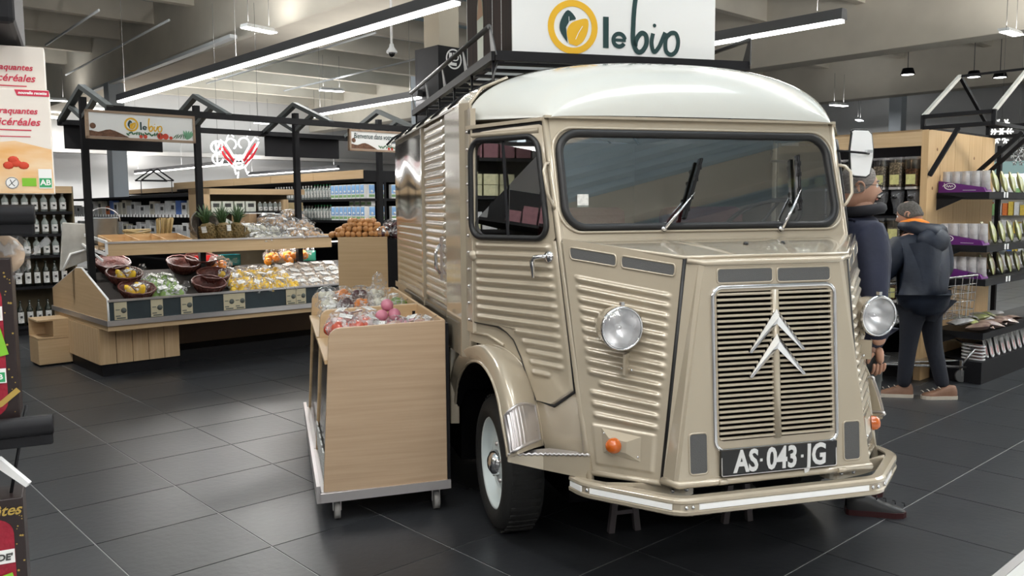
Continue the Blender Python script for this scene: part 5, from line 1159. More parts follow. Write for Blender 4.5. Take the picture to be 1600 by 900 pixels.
# --- grocery shelf behind the stand (runs away along a)
t = shelf_unit('long dark shelf of white packaged groceries behind the produce stand', 5.5, 6.0, 13.6, 21, 1.87, (.35, .75, 1.15, 1.53), back='b1', name='grocery_shelf', side=False); MB().box(-.04, 0, 1.83, .5, 7.4, 1.87).build('canopy', BLACK, t)
cols = [('white', (.78, .78, .76)), ('white', (.78, .78, .76)), ('cream', (.7, .66, .55)), ('white', (.75, .76, .78)), ('orange', (.75, .2, .05)), ('blue', (.1, .2, .55)), ('white', (.8, .8, .8)), ('red', (.55, .05, .05))]
PM = {}
def packmat(n, c):
    if n not in PM: PM[n] = mat('pack_' + n, c, .45, var=.22, scale=26)
    return PM[n]
def box_item(name, label, loc, w_, d, h, mm, grp, rz=AZ, cap=None, cat='package', lab=True):
    t = thing(name, label, cat, loc, rz, grp); MB().box(-w_ / 2, -d / 2, 0, w_ / 2, d / 2, h).build('carton', mm, t, bevel=.003)
    if lab: MB().box(-w_ * .3, -d / 2 - .0015, h * .45, w_ * .3, -d / 2, h * .8).build('label', DARKT if mm is not DARKT else LABEL, t)
    return t
rr = random.Random(11)
for L, z, hn in ((0, 1.53, 'top shelf'), (1, 1.15, 'second shelf')):
    for k in range(28):
        n_, c = cols[rr.choice((0, 0, 0, 1, 3, 6, 6, 0, 0, 1, 3, 6, 0, 1, 2, 4, 0, 7, 3, 6, 5, 0))]; h = rr.choice((.17, .24, .28, .20)); o = box_item('grocery_package', '%s package on the %s of the grocery shelf, %s from the near end' % (n_, hn, nth(k)), bf(5.58, 13.75 + .25 * k, z), .22, .12, h, packmat(n_, c), 'groceries on the long shelf', AZ + pi / 2 * -1, lab=k % 2 == 0)
m = MB()
for k in range(44): m.box(5.455, 13.7 + .165 * k, 1.485, 5.47, 13.78 + .165 * k, 1.535)
o = m.build('price_ticket', WHITEG, None, (0, 0, 0), AZ); tag(o, 'white oval price tickets along the grocery shelf edge', 'price ticket', kind='stuff')
# --- timber framed display with jars
t = stand('timber_display', 'low timber framed display unit of jars behind the pineapples', 'display', 4.72, 11.5)
MB().box(0, 0, 0, .10, .5, 1.90).build('post', BIRCH_Z, t); MB().box(0, 0, 1.82, 1.55, .5, 1.90).build('top_board', BIRCH, t); MB().box(1.2, 0, 0, 1.28, .5, 1.75).build('post', BIRCH_Z, t); MB().box(.1, .46, 0, 1.5, .5, 1.82).build('back', mat('dim_back', (.20, .16, .10), .7), t)
for z in (1.2, 1.575): MB().box(.1, .02, z - .03, 1.5, .48, z).build('board', BLACK, t)
for k in range(4): o = box_item('jar_pack', 'pale pack of jars in the timber display, %s from its left post' % nth(k), bf(4.92 + .17 * k, 11.6, 1.575), .15, .14, .15, packmat('pale', (.66, .68, .60)), 'jars in the timber display')
jp = bottle_proto('glass_jar', .035, .14, CLEARB, WHITEG, 0, '', 'jar', 'jars in the timber display', neck=.12)
row_items(jp, [bf(5.60 + .08 * k, 11.6, 1.575) for k in range(6)], 'small glass jar in the timber display', 'from its pale packs')
for k in range(5): o = box_item('pasta_bag', 'tan bag of dried food at the right of the timber display, %s along' % nth(k), bf(6.03 + .09 * (k % 3), 11.56 + .07 * (k // 3), 1.575), .09, .06, .13, packmat('tan', (.55, .42, .22)), 'tan bags in the display', lab=False)
# --- milk gondola
t = stand('milk_gondola', 'tall black gondola with a birch header holding milk cartons and bottles', 'shelf', 6.5, 10.2)
MB().box(0, 0, 0, .04, 7.0, .3).build('kick', BLACK, t); MB().box(.55, 0, 0, .60, 7, 2.14).build('back', BLACK, t); MB().box(.04, .02, 1.98, .6, 7.0, 2.02).build('ceiling_board', BLACK, t)
for k in range(5): MB().box(-.02, .01 + 1.4 * k, 2.03, .0, 1.40 + 1.4 * k, 2.15).build('header_panel', BIRCH_Y, t)
MB().box(-.02, -.02, 1.98, .62, .0, 2.14).build('end_header', BLACK, t); MB().box(.30, -.02, 0, .34, .0, 2.0).build('end_post', BLACK, t); MB().box(.58, -.02, 0, .62, .0, 2.0).build('end_post', BLACK, t)
for z in (.4, .78, 1.12, 1.44, 1.75): MB().box(-.02, 0, z - .035, .55, 7.0, z).build('board', BLACK, t)
MILKB = mat('milk_blue', (.06, .22, .62), .4, col2=(.35, .6, .9), scale=7)
def carton(loc, label, rz):
    t = thing('milk_carton', label, 'carton', loc, rz, 'blue and white milk cartons'); m = MB(); m.box(-.048, -.035, 0, .048, .035, .20); m.build('carton', WHITEG, t, bevel=.003)
    MB().box(-.046, -.0365, .07, .046, -.035, .19).build('sky_print', MILKB, t); m = MB(); m.lathe([(.0, .002), (.02, .002), (.02, 0)], (0, -.0365, .10), (0, -1, 0), 10); m.build('round_print', WHITEG, t); MB().box(-.046, -.0368, .02, .046, -.0355, .055).build('green_print', packmat('green', (.25, .45, .2)), t)
    return t
cp_ = carton(bf(0, 0), '', 0)
used = [0]
def put(pr, loc, rz, label):
    o = pr if not used[0] else copy_tree(pr); used[0] = 1; o.location = loc; o.rotation_euler = (0, 0, rz); o['label'] = label
for z, hn in ((1.75, 'upper'), (1.44, 'lower')):
    for k in range(8): put(cp_, bf(6.53, 10.27 + .115 * k, z), AZ - pi / 2, 'milk carton with blue print on the %s shelf, %s from the gondola end' % (hn, nth(k)))
    for k in range(3): put(cp_, bf(6.60 + .19 * k, 10.22, z), AZ, 'milk carton facing the stand on the %s end shelf, %s from the corner' % (hn, nth(k)))
for k in range(4): put(cp_, bf(6.66, 10.3 + .16 * k, 1.44 + .205), AZ - pi / 2 + .1, 'milk carton lying higher behind the lower row, %s from the end' % nth(k))
wp = bottle_proto('water_bottle', .036, .22, CLEARB, WHITEG, 0, '', 'bottle', 'white capped bottles', lz=(.15, .6)); gp_ = bottle_proto('green_capped_bottle', .036, .23, CLEARB, GREENC, 0, '', 'bottle', 'green capped bottles', lz=(.15, .6))
for z, hn in ((1.75, 'upper'), (1.44, 'lower')):
    row_items(gp_, [bf(6.56, 11.25 + .09 * k, z) for k in range(6)], 'green capped bottle on the %s gondola shelf' % hn, 'past the cartons'); row_items(wp, [bf(6.56, 11.8 + .09 * k, z) for k in range(14)], 'white capped bottle on the %s gondola shelf' % hn, 'past the green caps')
for k in range(6): box_item('blue_pack', 'pale blue and white pack on the gondola past the bottles, %s along' % nth(k), bf(6.56, 13.2 + .16 * k, 1.75), .14, .1, .17, packmat('paleblue', (.45, .62, .78)), 'pale blue packs on the gondola', AZ - pi / 2, lab=False)
# --- distant gondolas: goods too small to pick apart
def far_gondola(b0, b1, a0, a1, top, label, cmix, header=None):
    t = stand('far_gondola', label, 'shelf', b0, a0); W, D = b1 - b0, a1 - a0
    MB().box(0, 0, 0, W, D, top * .98).build('core', BLACK, t); rr = random.Random(int(b0 * 10)); 
    if header: MB().box(-.02, -.02, top, W, D, top + .12).build('header_board', header, t)
    ms = [packmat(n, c) for n, c in cmix]; m = MB(); z = .3
    while z < top - .25:
        y = 0
        while y < D - .1: m.mi = rr.randrange(len(ms)); m.box(-.12, y, z, 0, y + .1, z + rr.uniform(.15, .24)); y += .12
        x = 0
        while x < W - .1: m.mi = rr.randrange(len(ms)); m.box(x, -.12, z, x + .1, 0, z + rr.uniform(.15, .24)); x += .12
        z += .32
    o = m.build('goods', ms, t, fixn=False); o['kind'] = 'stuff'
CM = cols + [('yellow', (.75, .55, .1)), ('green', (.2, .4, .15))]
far_gondola(3.0, 4.2, 19, 26, 1.9, 'distant gondola of mixed goods behind the drinks shelf', CM); far_gondola(8.6, 9.6, 19, 28, 2.1, 'distant timber topped gondola behind the milk gondola', CM, BIRCH_Y)
far_gondola(11.5, 12.5, 16, 27, 2.0, 'distant gondola seen just left of the van', CM); far_gondola(15.5, 16.3, 1.5, 4.2, 2.0, 'distant bright gondola of jars beyond the snack shelves', [('yellow', (.75, .55, .1)), ('white', (.8, .8, .8)), ('amber', (.6, .25, .05)), ('cream', (.7, .66, .55))])
far_gondola(15.5, 16.3, 5.5, 12, 1.9, 'distant gondola hidden behind the dispenser wall', CM)
t = stand('wall_cooler', 'bright white wall cooler far behind the snack shelves', 'cooler', 22, -1); MB().box(0, 0, 0, .9, 9, .4).build('base', WHITEG, t); MB().box(.5, 0, .4, .9, 9, 2.6).build('back', WHITEG, t); MB().box(0, 0, 2.3, .9, 9, 2.6).build('canopy', mat('cooler_canopy', (.5, .75, .75), .4), t)
MB().box(.02, .05, 2.24, .1, 8.95, 2.3).build('light_strip', LAMP, t); rr = random.Random(3); ms = [packmat(n, c) for n, c in CM]; m = MB()
for L in range(4):
    for k in range(70): m.mi = rr.randrange(len(ms)); m.box(.15, .1 + .125 * k, .5 + .42 * L, .4, .2 + .125 * k, .5 + .42 * L + rr.uniform(.2, .33))
o = m.build('goods', ms, t, fixn=False); o['kind'] = 'stuff'
# small black gabled frame and hanging track in the middle distance
t = thing('aisle_frame', 'small black gabled frame over a far aisle left of the light figure', 'frame', (-7.05, 17.0, 2.2), AZ); t.scale = (.7, .7, .6)
m = MB()
for y in (0, .5): m = MB(); m.bar((-.45, y, 0), (0, y, .38), .04, .04).bar((.45, y, 0), (0, y, .38), .04, .04).bar((-.45, y, 0), (.45, y, 0), .04, .04); m.build('gable', BLACK, t)
for x in (-.43, .43): MB().cyl((x, .1, 0), (x, .1, -.8), .012, n=6).build('post', BLACK, t)

# ================================================================== NEAR LEFT SHELF (cracker boxes, coffee)
KR = mat('cracker_box_white', (.74, .68, .62), .5); KR2 = mat('cracker_photo', (.72, .36, .10), .5, col2=(.80, .62, .42), scale=9, st=(1, 1, 3)); REDT = mat('cracker_red', (.55, .03, .07), .5); GRN = mat('bio_green', (.20, .48, .03), .5); GRN2 = mat('label_green', (.03, .32, .12), .5)
NR = radians(27)
def nf(x, y, z): return V3((-.858 + x * cos(NR) - y * sin(NR), 1.60 + x * sin(NR) + y * cos(NR), z))
t = thing('near_shelf', 'black metal shop shelf cropped by the left edge of the photo', 'shelf', nf(0, 0, 0), NR)
for z, x1 in ((1.607, -.045), (1.215, -.035), (.80, -.03)):
    MB().box(-1.2, 0, z - .006, x1 - .075, .36, z).build('shelf_board', BLACK, t); m = MB(); m.tube([(-1.2, -.035, z - .012), (x1 + .012, -.035, z - .012)], .019, 10); m.box(-1.2, -.04, z - .050, x1 + .01, -.02, z); m.build('price_rail', BLACK, t, bevel=.004)
m = MB(); m.prism([(-1.2, -.06, 1.93), (-1.2, .3, 1.93), (-1.2, .3, 2.1), (-1.2, -.06, 2.1)], (1.155, 0, 0)); m.build('top_shelf', BLACK, t, bevel=.01); MB().box(-1.2, .36, 0, -.36, .40, 2.2).build('back', BLACK, t)
def lines(mb, X, items, al='RIGHT'):
    for s_, z, sz, xx, sh in items: text_into(mb, s_, sz, X @ Matrix.Translation((xx, z, 0)), .0003, sh, .0003, al)
def cracker(loc, h, label, photo, ry=0):
    t = thing('cracker_box', label, 'box', loc, NR); w_ = .17; MB().box(-w_, 0, 0, 0, .06, h).build('carton', KR, t, bevel=.0015)
    X = frameX((0, -.0006, 0), (1, 0, 0), (0, 0, 1)); m = MB()
    lines(m, X, [('craquantes', h - .040, .0155, -.021, .25), ('multicéréales', h - .060, .0190, -.018, .3)]); m.box(-.10, -.0009, h - .0755, -.032, -.0004, h - .0735).box(-.09, -.0009, h - .0870, -.034, -.0004, h - .0855); m.build('red_lettering', REDT, t)
    if photo:
        m = MB(); m.add([(-w_ + .001, -.0004, .001), (-.001, -.0004, .001), (-.001, -.0004, .082), (-.06, -.0004, .097), (-w_ + .001, -.0004, .084)], [(0, 1, 2, 3, 4)]); m.build('bread_photo', KR2, t)
        m = MB(); m.prism([(-.052, -.0008, h - .012), (-.0, -.0008, h - .012), (-.0, -.0008, h - .001), (-.056, -.0008, h - .001)], (0, .0004, 0)); m.build('red_band', REDT, t); m = MB(); lines(m, X, [('nouvelle recette', h - .0065, .007, -.004, .2)]); m.build('band_lettering', WHITE, t)
        m = MB()
        for x, z in ((-.060, .056), (-.072, .052), (-.048, .052), (-.064, .062)): m.ell((x, -.001, z), (.009, .0012, .007), 8, 5)
        m.build('tomato_print', TOMR, t); MB().box(-.052, -.0012, .014, -.029, -.0006, .029).build('green_mark', GRN, t)
        m = MB(); m.box(-.025, -.0012, .010, -.003, -.0006, .046); m.build('label_white', WHITE, t); MB().box(-.024, -.0016, .012, -.004, -.0010, .029).build('label_green', GRN2, t)
        m = MB(); text_into(m, 'AB', .014, X @ Matrix.Translation((-.014, .0205, .0012)), .0003, 0, .0004); m.build('mark_letters', WHITE, t)
        m = MB(); m.lathe([(.0, .0004), (.011, .0004)], (-.068, -.0008, .02), (0, -1, 0), 16); m.build('round_mark', WHITE, t)
        m = MB(); m.X = frameX((-.068, -.0014, .02), (1, 0, 0), (0, 0, 1)); ribbon(m, [(-.006, -.006), (.006, .006)], .0012, 0); ribbon(m, [(-.003, .006), (.0, -.002), (.004, -.006)], .0014, 0)
        m.ring([(.0105 * cos(k * .4), .0105 * sin(k * .4), 0) for k in range(16)], [(.0095 * cos(k * .4), .0095 * sin(k * .4), 0) for k in range(16)], (0, 0, .0002)); m.build('mark_lines', DARKT, t)
    return t
cracker(nf(0, 0, 1.633), .191, 'front cracker box with tomato photo and red band, near left shelf', True)
cracker(nf(-.006, .066, 1.718), .194, 'plain topped cracker box standing raised behind the front one', False)
# coffee packs
CRED = mat('coffee_red', (.33, .01, .03), .4, var=.3, scale=20, bump=.2, bscale=60); CBLK = mat('gift_box_black', (.020, .012, .012), .35); GOLDP = mat('gold_print', (.55, .38, .10), .35, .6)
def coffee(loc, h, label, low):
    t = thing('coffee_box', label, 'box', loc, NR); w_ = .2; m = MB(); m.box(-w_, 0, 0, 0, .09, h); m.build('sleeve', CBLK, t, bevel=.002)
    L = rrect(-.075, h * .44, .115, h * .84, .03, 5); m = MB(); m.add([(x, -.001, z) for x, z in L], [tuple(range(len(L)))]); m.build('red_pack', CRED, t)
    X = frameX((0, -.0022, 0), (1, 0, 0), (0, 0, 1)); m = MB(); rr = random.Random(5)
    for k in range(16): leaf(m, 0, 0, .006, .006, 0) if False else None
    st = MB(); st.X = X
    for k in range(18):
        cx, cy, r = rr.uniform(-.014, -.003), rr.uniform(.01, h - .01), rr.uniform(.001, .003); P = [(cx + (r if q % 2 == 0 else r * .45) * sin(q * pi / 5), cy + (r if q % 2 == 0 else r * .45) * cos(q * pi / 5), 0) for q in range(10)]; st.add(P, [tuple(range(10))])
    st.X = None
    if low: text_into(st, 'Fêtes', .028, X @ Matrix.Translation((-.034, h - .022, 0)), .0003, .35, .0004, 'CENTER')
    else:
        st.X = X; ribbon(st, [(-.10, .0), (-.03, .03), (0, .055)], .010, 0); st.X = None
    st.build('gold_print', GOLDP, t)
    wz = h * .58 if low else h * .66; MB().box(-.13, -.003, wz - .012, -.018, -.002, wz + .014).build('white_band', WHITE, t)
    m = MB(); text_into(m, "GRANDE'" if low else '02', .017, X @ Matrix.Translation((-.022, wz, .0022)), .0003, .1, .0006, 'RIGHT'); m.build('band_lettering', DARKT, t)
    g = MB(); Xg = frameX((-.055, -.004, h * (.34 if low else .48)), (1, 0, -.0 + .22), (-.22, 0, 1)); g.X = Xg; g.obox((0, 0, 0), (.075, .05 if low else .06, .0006)); g.X = None; g.build('green_label', GRN, t)
    m = MB(); text_into(m, 'QUE\nBIO' if low else 'QUE\nBIO', .020, Xg @ Matrix.Translation((.008, .002, .0012)), .0003, 0, .0004); m.build('label_lettering', WHITE, t)
    z0 = .035 if low else .07; MB().box(-.045, -.0045, z0, -.018, -.0035, z0 + .027).build('small_label', WHITE, t); MB().box(-.043, -.0052, z0 + .002, -.020, -.0046, z0 + .02).build('small_label_green', GRN2, t)
    m = MB(); text_into(m, 'AB', .013, X @ Matrix.Translation((-.0315, z0 + .0115, .0035)), .0003, 0, .0004); m.build('small_letters', WHITE, t)
coffee(nf(-.078, -.01, 1.215), .30, 'upper black coffee box with red pack and green label on the near shelf', False)
coffee(nf(-.082, -.02, .805), .262, 'lower black coffee box with gold script on the near shelf', True)
t = thing('snack_bag', 'beige snack bag peeking above the coffee box on the near shelf', 'bag', nf(-.10, .05, 1.52), 0); obj('film', film_mesh((.06, .03, .05), 4), t); MB().ell((0, 0, 0), (.05, .022, .04)).build('contents', colmat('beige_snack', (.5, .36, .25)), t)
t = thing('price_clip', 'loose white price clip sticking out above the lower coffee box', 'price clip', nf(-.10, -.02, 1.10), 0); MB().prism([(-.03, 0, .03), (.028, 0, -.012), (.034, 0, -.004), (-.02, 0, .045)], (0, .01, 0)).build('clip', WHITEG, t)
MB().cyl((-.02, .03, -.04), (-.02, .1, .12), .003).build('hook', BLACK, t)

# shelving left of the camera, outside the frame, mirrored in the van's door window
t = thing('side_gondola', 'gondola of yellow and white packs outside the photo, seen mirrored in the door window', 'shelf', (-4.6, 1.9, 0), 0)
MB().box(0, 0, 0, .5, 4.2, .15).build('base', BLACK, t); MB().box(0, 0, 0, .05, 4.2, 2.5).build('back', BLACK, t); rr = random.Random(9); ms = [packmat('yellowwhite', (.75, .72, .45)), packmat('white', (.8, .8, .8)), packmat('grey', (.3, .3, .3)), packmat('plum', (.25, .1, .12))]; m = MB()
for L in range(6):
    MB().box(.05, 0, .3 + .36 * L, .45, 4.2, .33 + .36 * L).build('board', BLACK, t)
    for k in range(26):
        if rr.random() < .12: continue
        m.mi = rr.choice((0, 0, 1)) if L in (2, 3, 4) else rr.choice((2, 3, 1)); h = .10 if L in (2, 3, 4) else rr.uniform(.1, .25); y = .05 + .158 * k; m.box(.2, y, .335 + .36 * L, .42, y + .14, .335 + .36 * L + h)
        if h == .10: m.box(.2, y, .44 + .36 * L, .42, y + .14, .54 + .36 * L)
o = m.build('goods', ms, t, fixn=False); o['kind'] = 'stuff'
# ================================================================== RIGHT SIDE: dispensers, snack shelves
t = stand('dispenser_rack', 'black wall unit with a birch header holding the bulk food dispensers', 'shelf', 7.9, 3.2)
MB().box(-.02, 0, 2.13, .0, 3.2, 2.275).build('header', BIRCH_Y, t); MB().box(-.02, 0, 2.255, .6, 3.2, 2.275).build('top', BIRCH_Y, t); MB().box(.45, 0, 0, .5, 3.2, 2.25).build('back', VOID, t); MB().box(0.0, 3.18, 0, .5, 3.2, 2.25).build('end', BLACK, t)
for z in (.45, 1.0, 1.50): MB().box(.10, 0, z - .03, .45, 3.18, z).build('board', BLACK, t)
MB().box(.0, 0, 0, .45, 3.18, .15).build('base', BLACK, t)
for z in (2.142,): MB().box(.01, .02, z, .03, 3.15, z + .012).build('light_strip', mat('rack_fill_strip', (1, 1, 1), .5, emit=(1, .97, .92), es=3) if z > 2 else bpy.data.materials['rack_fill_strip'], t); lo = area('rack_fill_light', (.03, 1.6, z - .008), .03, 3.0, 18, 0, t, col=(1, .95, .86)); lo.rotation_euler = (0, radians(-30), 0)  # hidden strip and area light added to brighten the dispensers
NUTS = [('amber seeds', (.30, .10, .02)), ('pale nuts', (.62, .48, .30)), ('dark red berries', (.16, .04, .03)), ('brown nuts', (.30, .15, .07)), ('walnut pieces', (.42, .27, .14)), ('pale beans', (.60, .50, .36)), ('oat flakes', (.55, .45, .32))]
YLAB = mat('yellow_label', (.62, .58, .24), .5, var=.35, scale=30); SMOKE = mat('smoked_plastic', (.16, .16, .17), .15, alpha=.55, coat=1)
def nutmat(n, c):
    k = 'nuts_' + n.replace(' ', '_')
    if k in bpy.data.materials: return bpy.data.materials[k]
    m = mat(k, c, .6, bump=1.0, bscale=55, detail=1); nt = m.node_tree; N, L = nt.nodes, nt.links; vo = N.new('ShaderNodeTexVoronoi'); vo.inputs['Scale'].default_value = 60; tc = [x for x in N if x.type == 'TEX_COORD'][0]; L.new(tc.outputs['Object'], vo.inputs[0])
    rp = N.new('ShaderNodeValToRGB'); rp.color_ramp.elements[0].color = (*c, 1); rp.color_ramp.elements[1].color = (*[x * .25 for x in c], 1); rp.color_ramp.elements[1].position = .62; L.new(vo.outputs['Distance'], rp.inputs[0]); L.new(rp.outputs[0], N['Principled BSDF'].inputs['Base Color']); return m
for L, z in ((0, 1.52), (1, 1.02), (2, .47)):
    for k in range(12):
        n_, c = NUTS[(k * 3 + L * 2) % 7 if k > 1 or L else k]; if_ = {0: 'upper', 1: 'middle', 2: 'lowest'}[L]
        hh = .52 if L == 0 else .46
        t = stand('food_dispenser', 'clear %s row dispenser filled with %s, %s from the timber panel' % (if_, n_, nth(k)), 'dispenser', 8.0, 3.30 + .148 * k, z, 0, 'bulk food dispensers')
        P = rrect(0, 0, .17, .125, .025, 3)
        m = MB(); m.prism([(x, y, .25) for x, y in P], (0, 0, hh - .27)); m.build('container', CLEAR, t)
        m = MB(); m.prism([(x * .95, y * .95, .255) for x, y in P], (0, 0, (hh - .27) * (.62 + .25 * ((k * 5 + L) % 3) / 2))); m.build('food', nutmat(n_, c), t)
        MB().prism([(x * 1.05, y * 1.05, hh - .02) for x, y in P], (0, 0, .02)).build('lid', SMOKE, t)
        MB().box(-.088, -.042, .27, -.086, .042, .36).build('label', YLAB, t); m = MB(); m.prism([(x * 1.0, y * .95, .225) for x, y in P], (0, 0, .022)); m.build('collar', ALU, t)
        m = MB(); m.lathe([(.0, 0), (.035, .0), (.038, .06), (.058, .13), (.062, .22), (0, .222)], n=14); m.build('chute', SMOKE, t); m = MB(); m.cyl((-.06, 0, .15), (-.10, 0, .15), .012, n=8).cyl((-.085, -.03, .15), (-.085, .03, .15), .008, n=6); m.build('handle', BLACKG, t)
t = stand('pine_end_panel', 'tall knotty pine end panel beside the bulk dispensers', 'screen', 7.88, 3.14)  # pine end panel next to the dispensers
MB().box(0, 0, 0, .27, .06, 2.27).build('plank', PINE_Z, t)
for k in range(4): MB().box(.275 + .345 * k, .0, 0, .615 + .345 * k, .05, 2.27).build('plank', PINE_Z, t)
m = MB()
for x, z in ((.1, 1.2), (.12, 1.75), (.2, 2.1), (.62, 1.9), (1.1, 2.05)): m.lathe([(.0, .002), (.014, .001), (.016, 0)], (x, 0, z), (0, -1, 0), 10)
m.build('knot', mat('knot', (.22, .11, .05), .7), t)
# snack shelving
t = stand('snack_shelf', 'black open snack shelving in front of the pine panel', 'shelf', 8.08, 2.69)
for z in (.46, .94, 1.24, 1.71):
    MB().box(0, 0, z - .06, 2.6, .44, z).build('board', BLACK, t); MB().prism([(0, .44, z - .005), (0, .44, z - .16), (0, .2, z - .05)], (.01, 0, 0)).build('bracket', BLACK, t)
MB().box(0, 0, 0, 2.6, .44, .2).build('base', BLACK, t); MB().box(1.55, .42, 0, 1.6, .46, 2.2).build('post', BLACK, t)
PURP = mat('purple_card', (.11, .01, .15), .5); BAGW = mat('white_snack_bag', (.62, .60, .60), .3, var=.4, scale=20, bump=.3, bscale=30, coat=.5); BAGG = mat('grey_snack_bag', (.22, .21, .20), .3, col2=(.38, .42, .12), scale=9, coat=.5); BAGP = mat('plum_snack_bag', (.09, .03, .06), .3, col2=(.40, .30, .22), scale=10, coat=.5)
def pouch(w_, h, d, mm, name='bag'):
    m = MB(); vs = []; nu, nv = 8, 8
    for j in range(nv + 1):
        for i in range(nu + 1):
            x = (i / nu - .5) * w_ * (1 - .18 * sin(pi * j / nv * .5)); b = (sin(pi * i / nu) ** .6) * (sin(pi * min(.98, (j / nv) * .9 + .04)) ** .7) * d / 2; vs.append((x, -b, j / nv * h))
    n = len(vs); vs += [(x, -y, z) for x, y, z in vs]
    m.add(vs, [(j * 9 + i, j * 9 + i + 1, (j + 1) * 9 + i + 1, (j + 1) * 9 + i) for j in range(8) for i in range(8)] + [(n + j * 9 + i, n + (j + 1) * 9 + i, n + (j + 1) * 9 + i + 1, n + j * 9 + i + 1) for j in range(8) for i in range(8)], True)
    return m.mesh(name, mm)
pw = pouch(.085, .17, .05, BAGW)
for L, (z, hn) in enumerate(((1.71, 'top'), (1.24, 'second'), (.94, 'third'))):
    if L < 3:
        t = stand('display_carton', 'purple display carton with white logo on the %s snack shelf' % hn, 'carton', 8.11, 2.73, z); m = MB(); m.prism([(0, 0, 0), (0, .40, 0), (0, .40, .105), (0, .02, .04)], (.16, 0, 0)); m.build('tray', PURP, t)
        m = MB(); m.X = frameX((-.001, .30, .055), (0, -1, 0), (0, 0, 1)); n = 20
        m.ring([(.05 * cos(k * 2 * pi / n), .030 * sin(k * 2 * pi / n), 0) for k in range(n)], [(.042 * cos(k * 2 * pi / n), .024 * sin(k * 2 * pi / n), 0) for k in range(n)], (0, 0, .001)); ribbon(m, [(-.06, .0), (-.045, .02), (-.05, .03)], .006); m.X = None
        m.X = frameX((-.002, .30, .055), (0, -1, 0), (0, 0, 1)); ribbon(m, cr_([(-.03, -.008), (-.022, .010), (-.012, -.008), (-.002, .010), (.008, -.008), (.018, .008), (.028, -.004)], 4), .005); ribbon(m, [(.11, -.036), (.22, -.038)], .003); m.X = None; m.build('white_logo', WHITE, t)
        for k in range(9):
            o = thing('snack_pouch', 'white pouch in the purple carton on the %s snack shelf, %s from the panel' % (hn, nth(k)), 'snack bag', bf(8.18 + .03 * (k % 2), 3.09 - .042 * k, z + .02), AZ - pi / 2 + .2 * ((k * 3) % 3 - 1), 'white pouches in purple cartons'); obj('bag', pw, o)
    for k in range(11):
        mm = BAGG if L < 2 else (BAGP if k % 2 else BAGG); o = thing('snack_bag', '%s snack bag on the %s snack shelf, %s from the purple carton' % ('dark green printed' if mm is BAGG else 'plum printed', hn, nth(k)), 'snack bag', bf(8.38 + .115 * k, 2.80 + .03 * (k % 2), z + .005), AZ + .25, 'printed snack bags')
        key = 'pg' if mm is BAGG else 'pp'
        if key not in PM: PM[key] = pouch(.12, .20, .05, mm)
        ob = obj('bag', PM[key], o); ob.rotation_euler = (-.25, .2, 0)
    for q in (.35, .42, 1.0): o = obj('price_ticket', MB().box(0, -.004, -.05, .035, 0, .0).mesh('price_ticket', WHITEG), None, bf(8.08 + q + .08 * L, 2.688, z), AZ); tag(o, 'white price ticket hanging from the %s snack shelf, %s from its corner' % (hn, {.35: 'first', .42: 'second', 1.0: 'third'}[q]), 'price ticket', 'price tickets on the snack shelves')
for k in range(14):
    mm = [BAGP, BAGW, BAGP, BAGG][k % 4]; o = thing('snack_bag', 'crinkled snack bag lying on the fourth snack shelf, %s from the corner' % nth(k), 'snack bag', bf(8.14 + .13 * (k // 2), 2.74 + .16 * (k % 2), .475 + .03 * (k % 2)), AZ + k, 'lying snack bags'); key = 'l%d' % (k % 4)
    if key not in PM: PM[key] = pouch(.14, .20, .07, mm)
    ob = obj('bag', PM[key], o, (0, .1, .02)); ob.rotation_euler = (radians(80), 0, 0)
PINK = mat('pink_meat', (.55, .25, .25), .4, var=.3, scale=20)
m = MB(); L_ = rrect(0, .09, .085, .20, .04, 4); m.ring([(x, 0, z) for x, z in L_], [(x * .86, 0, .09 + (z - .09) * .92) for x, z in L_], (0, .012, 0)); me1 = m.mesh('tray_rim', WHITEG)
m = MB(); m.add([(x * .86, .008, .09 + (z - .09) * .92) for x, z in L_], [tuple(range(len(L_)))]); me2 = m.mesh('dark_film', BLACKG); m = MB(); m.obox((0, .004, .06), (.05, .004, .07)); me3 = m.mesh('pink_label', PINK)
for k in range(22):
    lay = k < 5; o = thing('sliced_pack', ('oval pack with pink label stacked flat at the base of the snack shelf, %s up' if lay else 'oval pack with pink label leaning in the base tray, %s from the flat stack') % nth(k if lay else k - 5), 'pack', bf(8.22 if lay else 8.38 + .075 * (k - 5), 2.72 + (0 if lay else .02 * (k % 2)), .21 + (.03 * k if lay else 0)), 0, 'pink labelled packs in the base tray')
    for me, nm in ((me1, 'tray_rim'), (me2, 'dark_film'), (me3, 'pink_label')): obj(nm, me, o)
    o.rotation_euler = (Matrix.Rotation(AZ, 3, 'Z') @ (Matrix.Rotation(radians(-88), 3, 'X') if lay else Matrix.Rotation(.5, 3, 'Y') @ Matrix.Rotation(-.35, 3, 'X'))).to_euler()
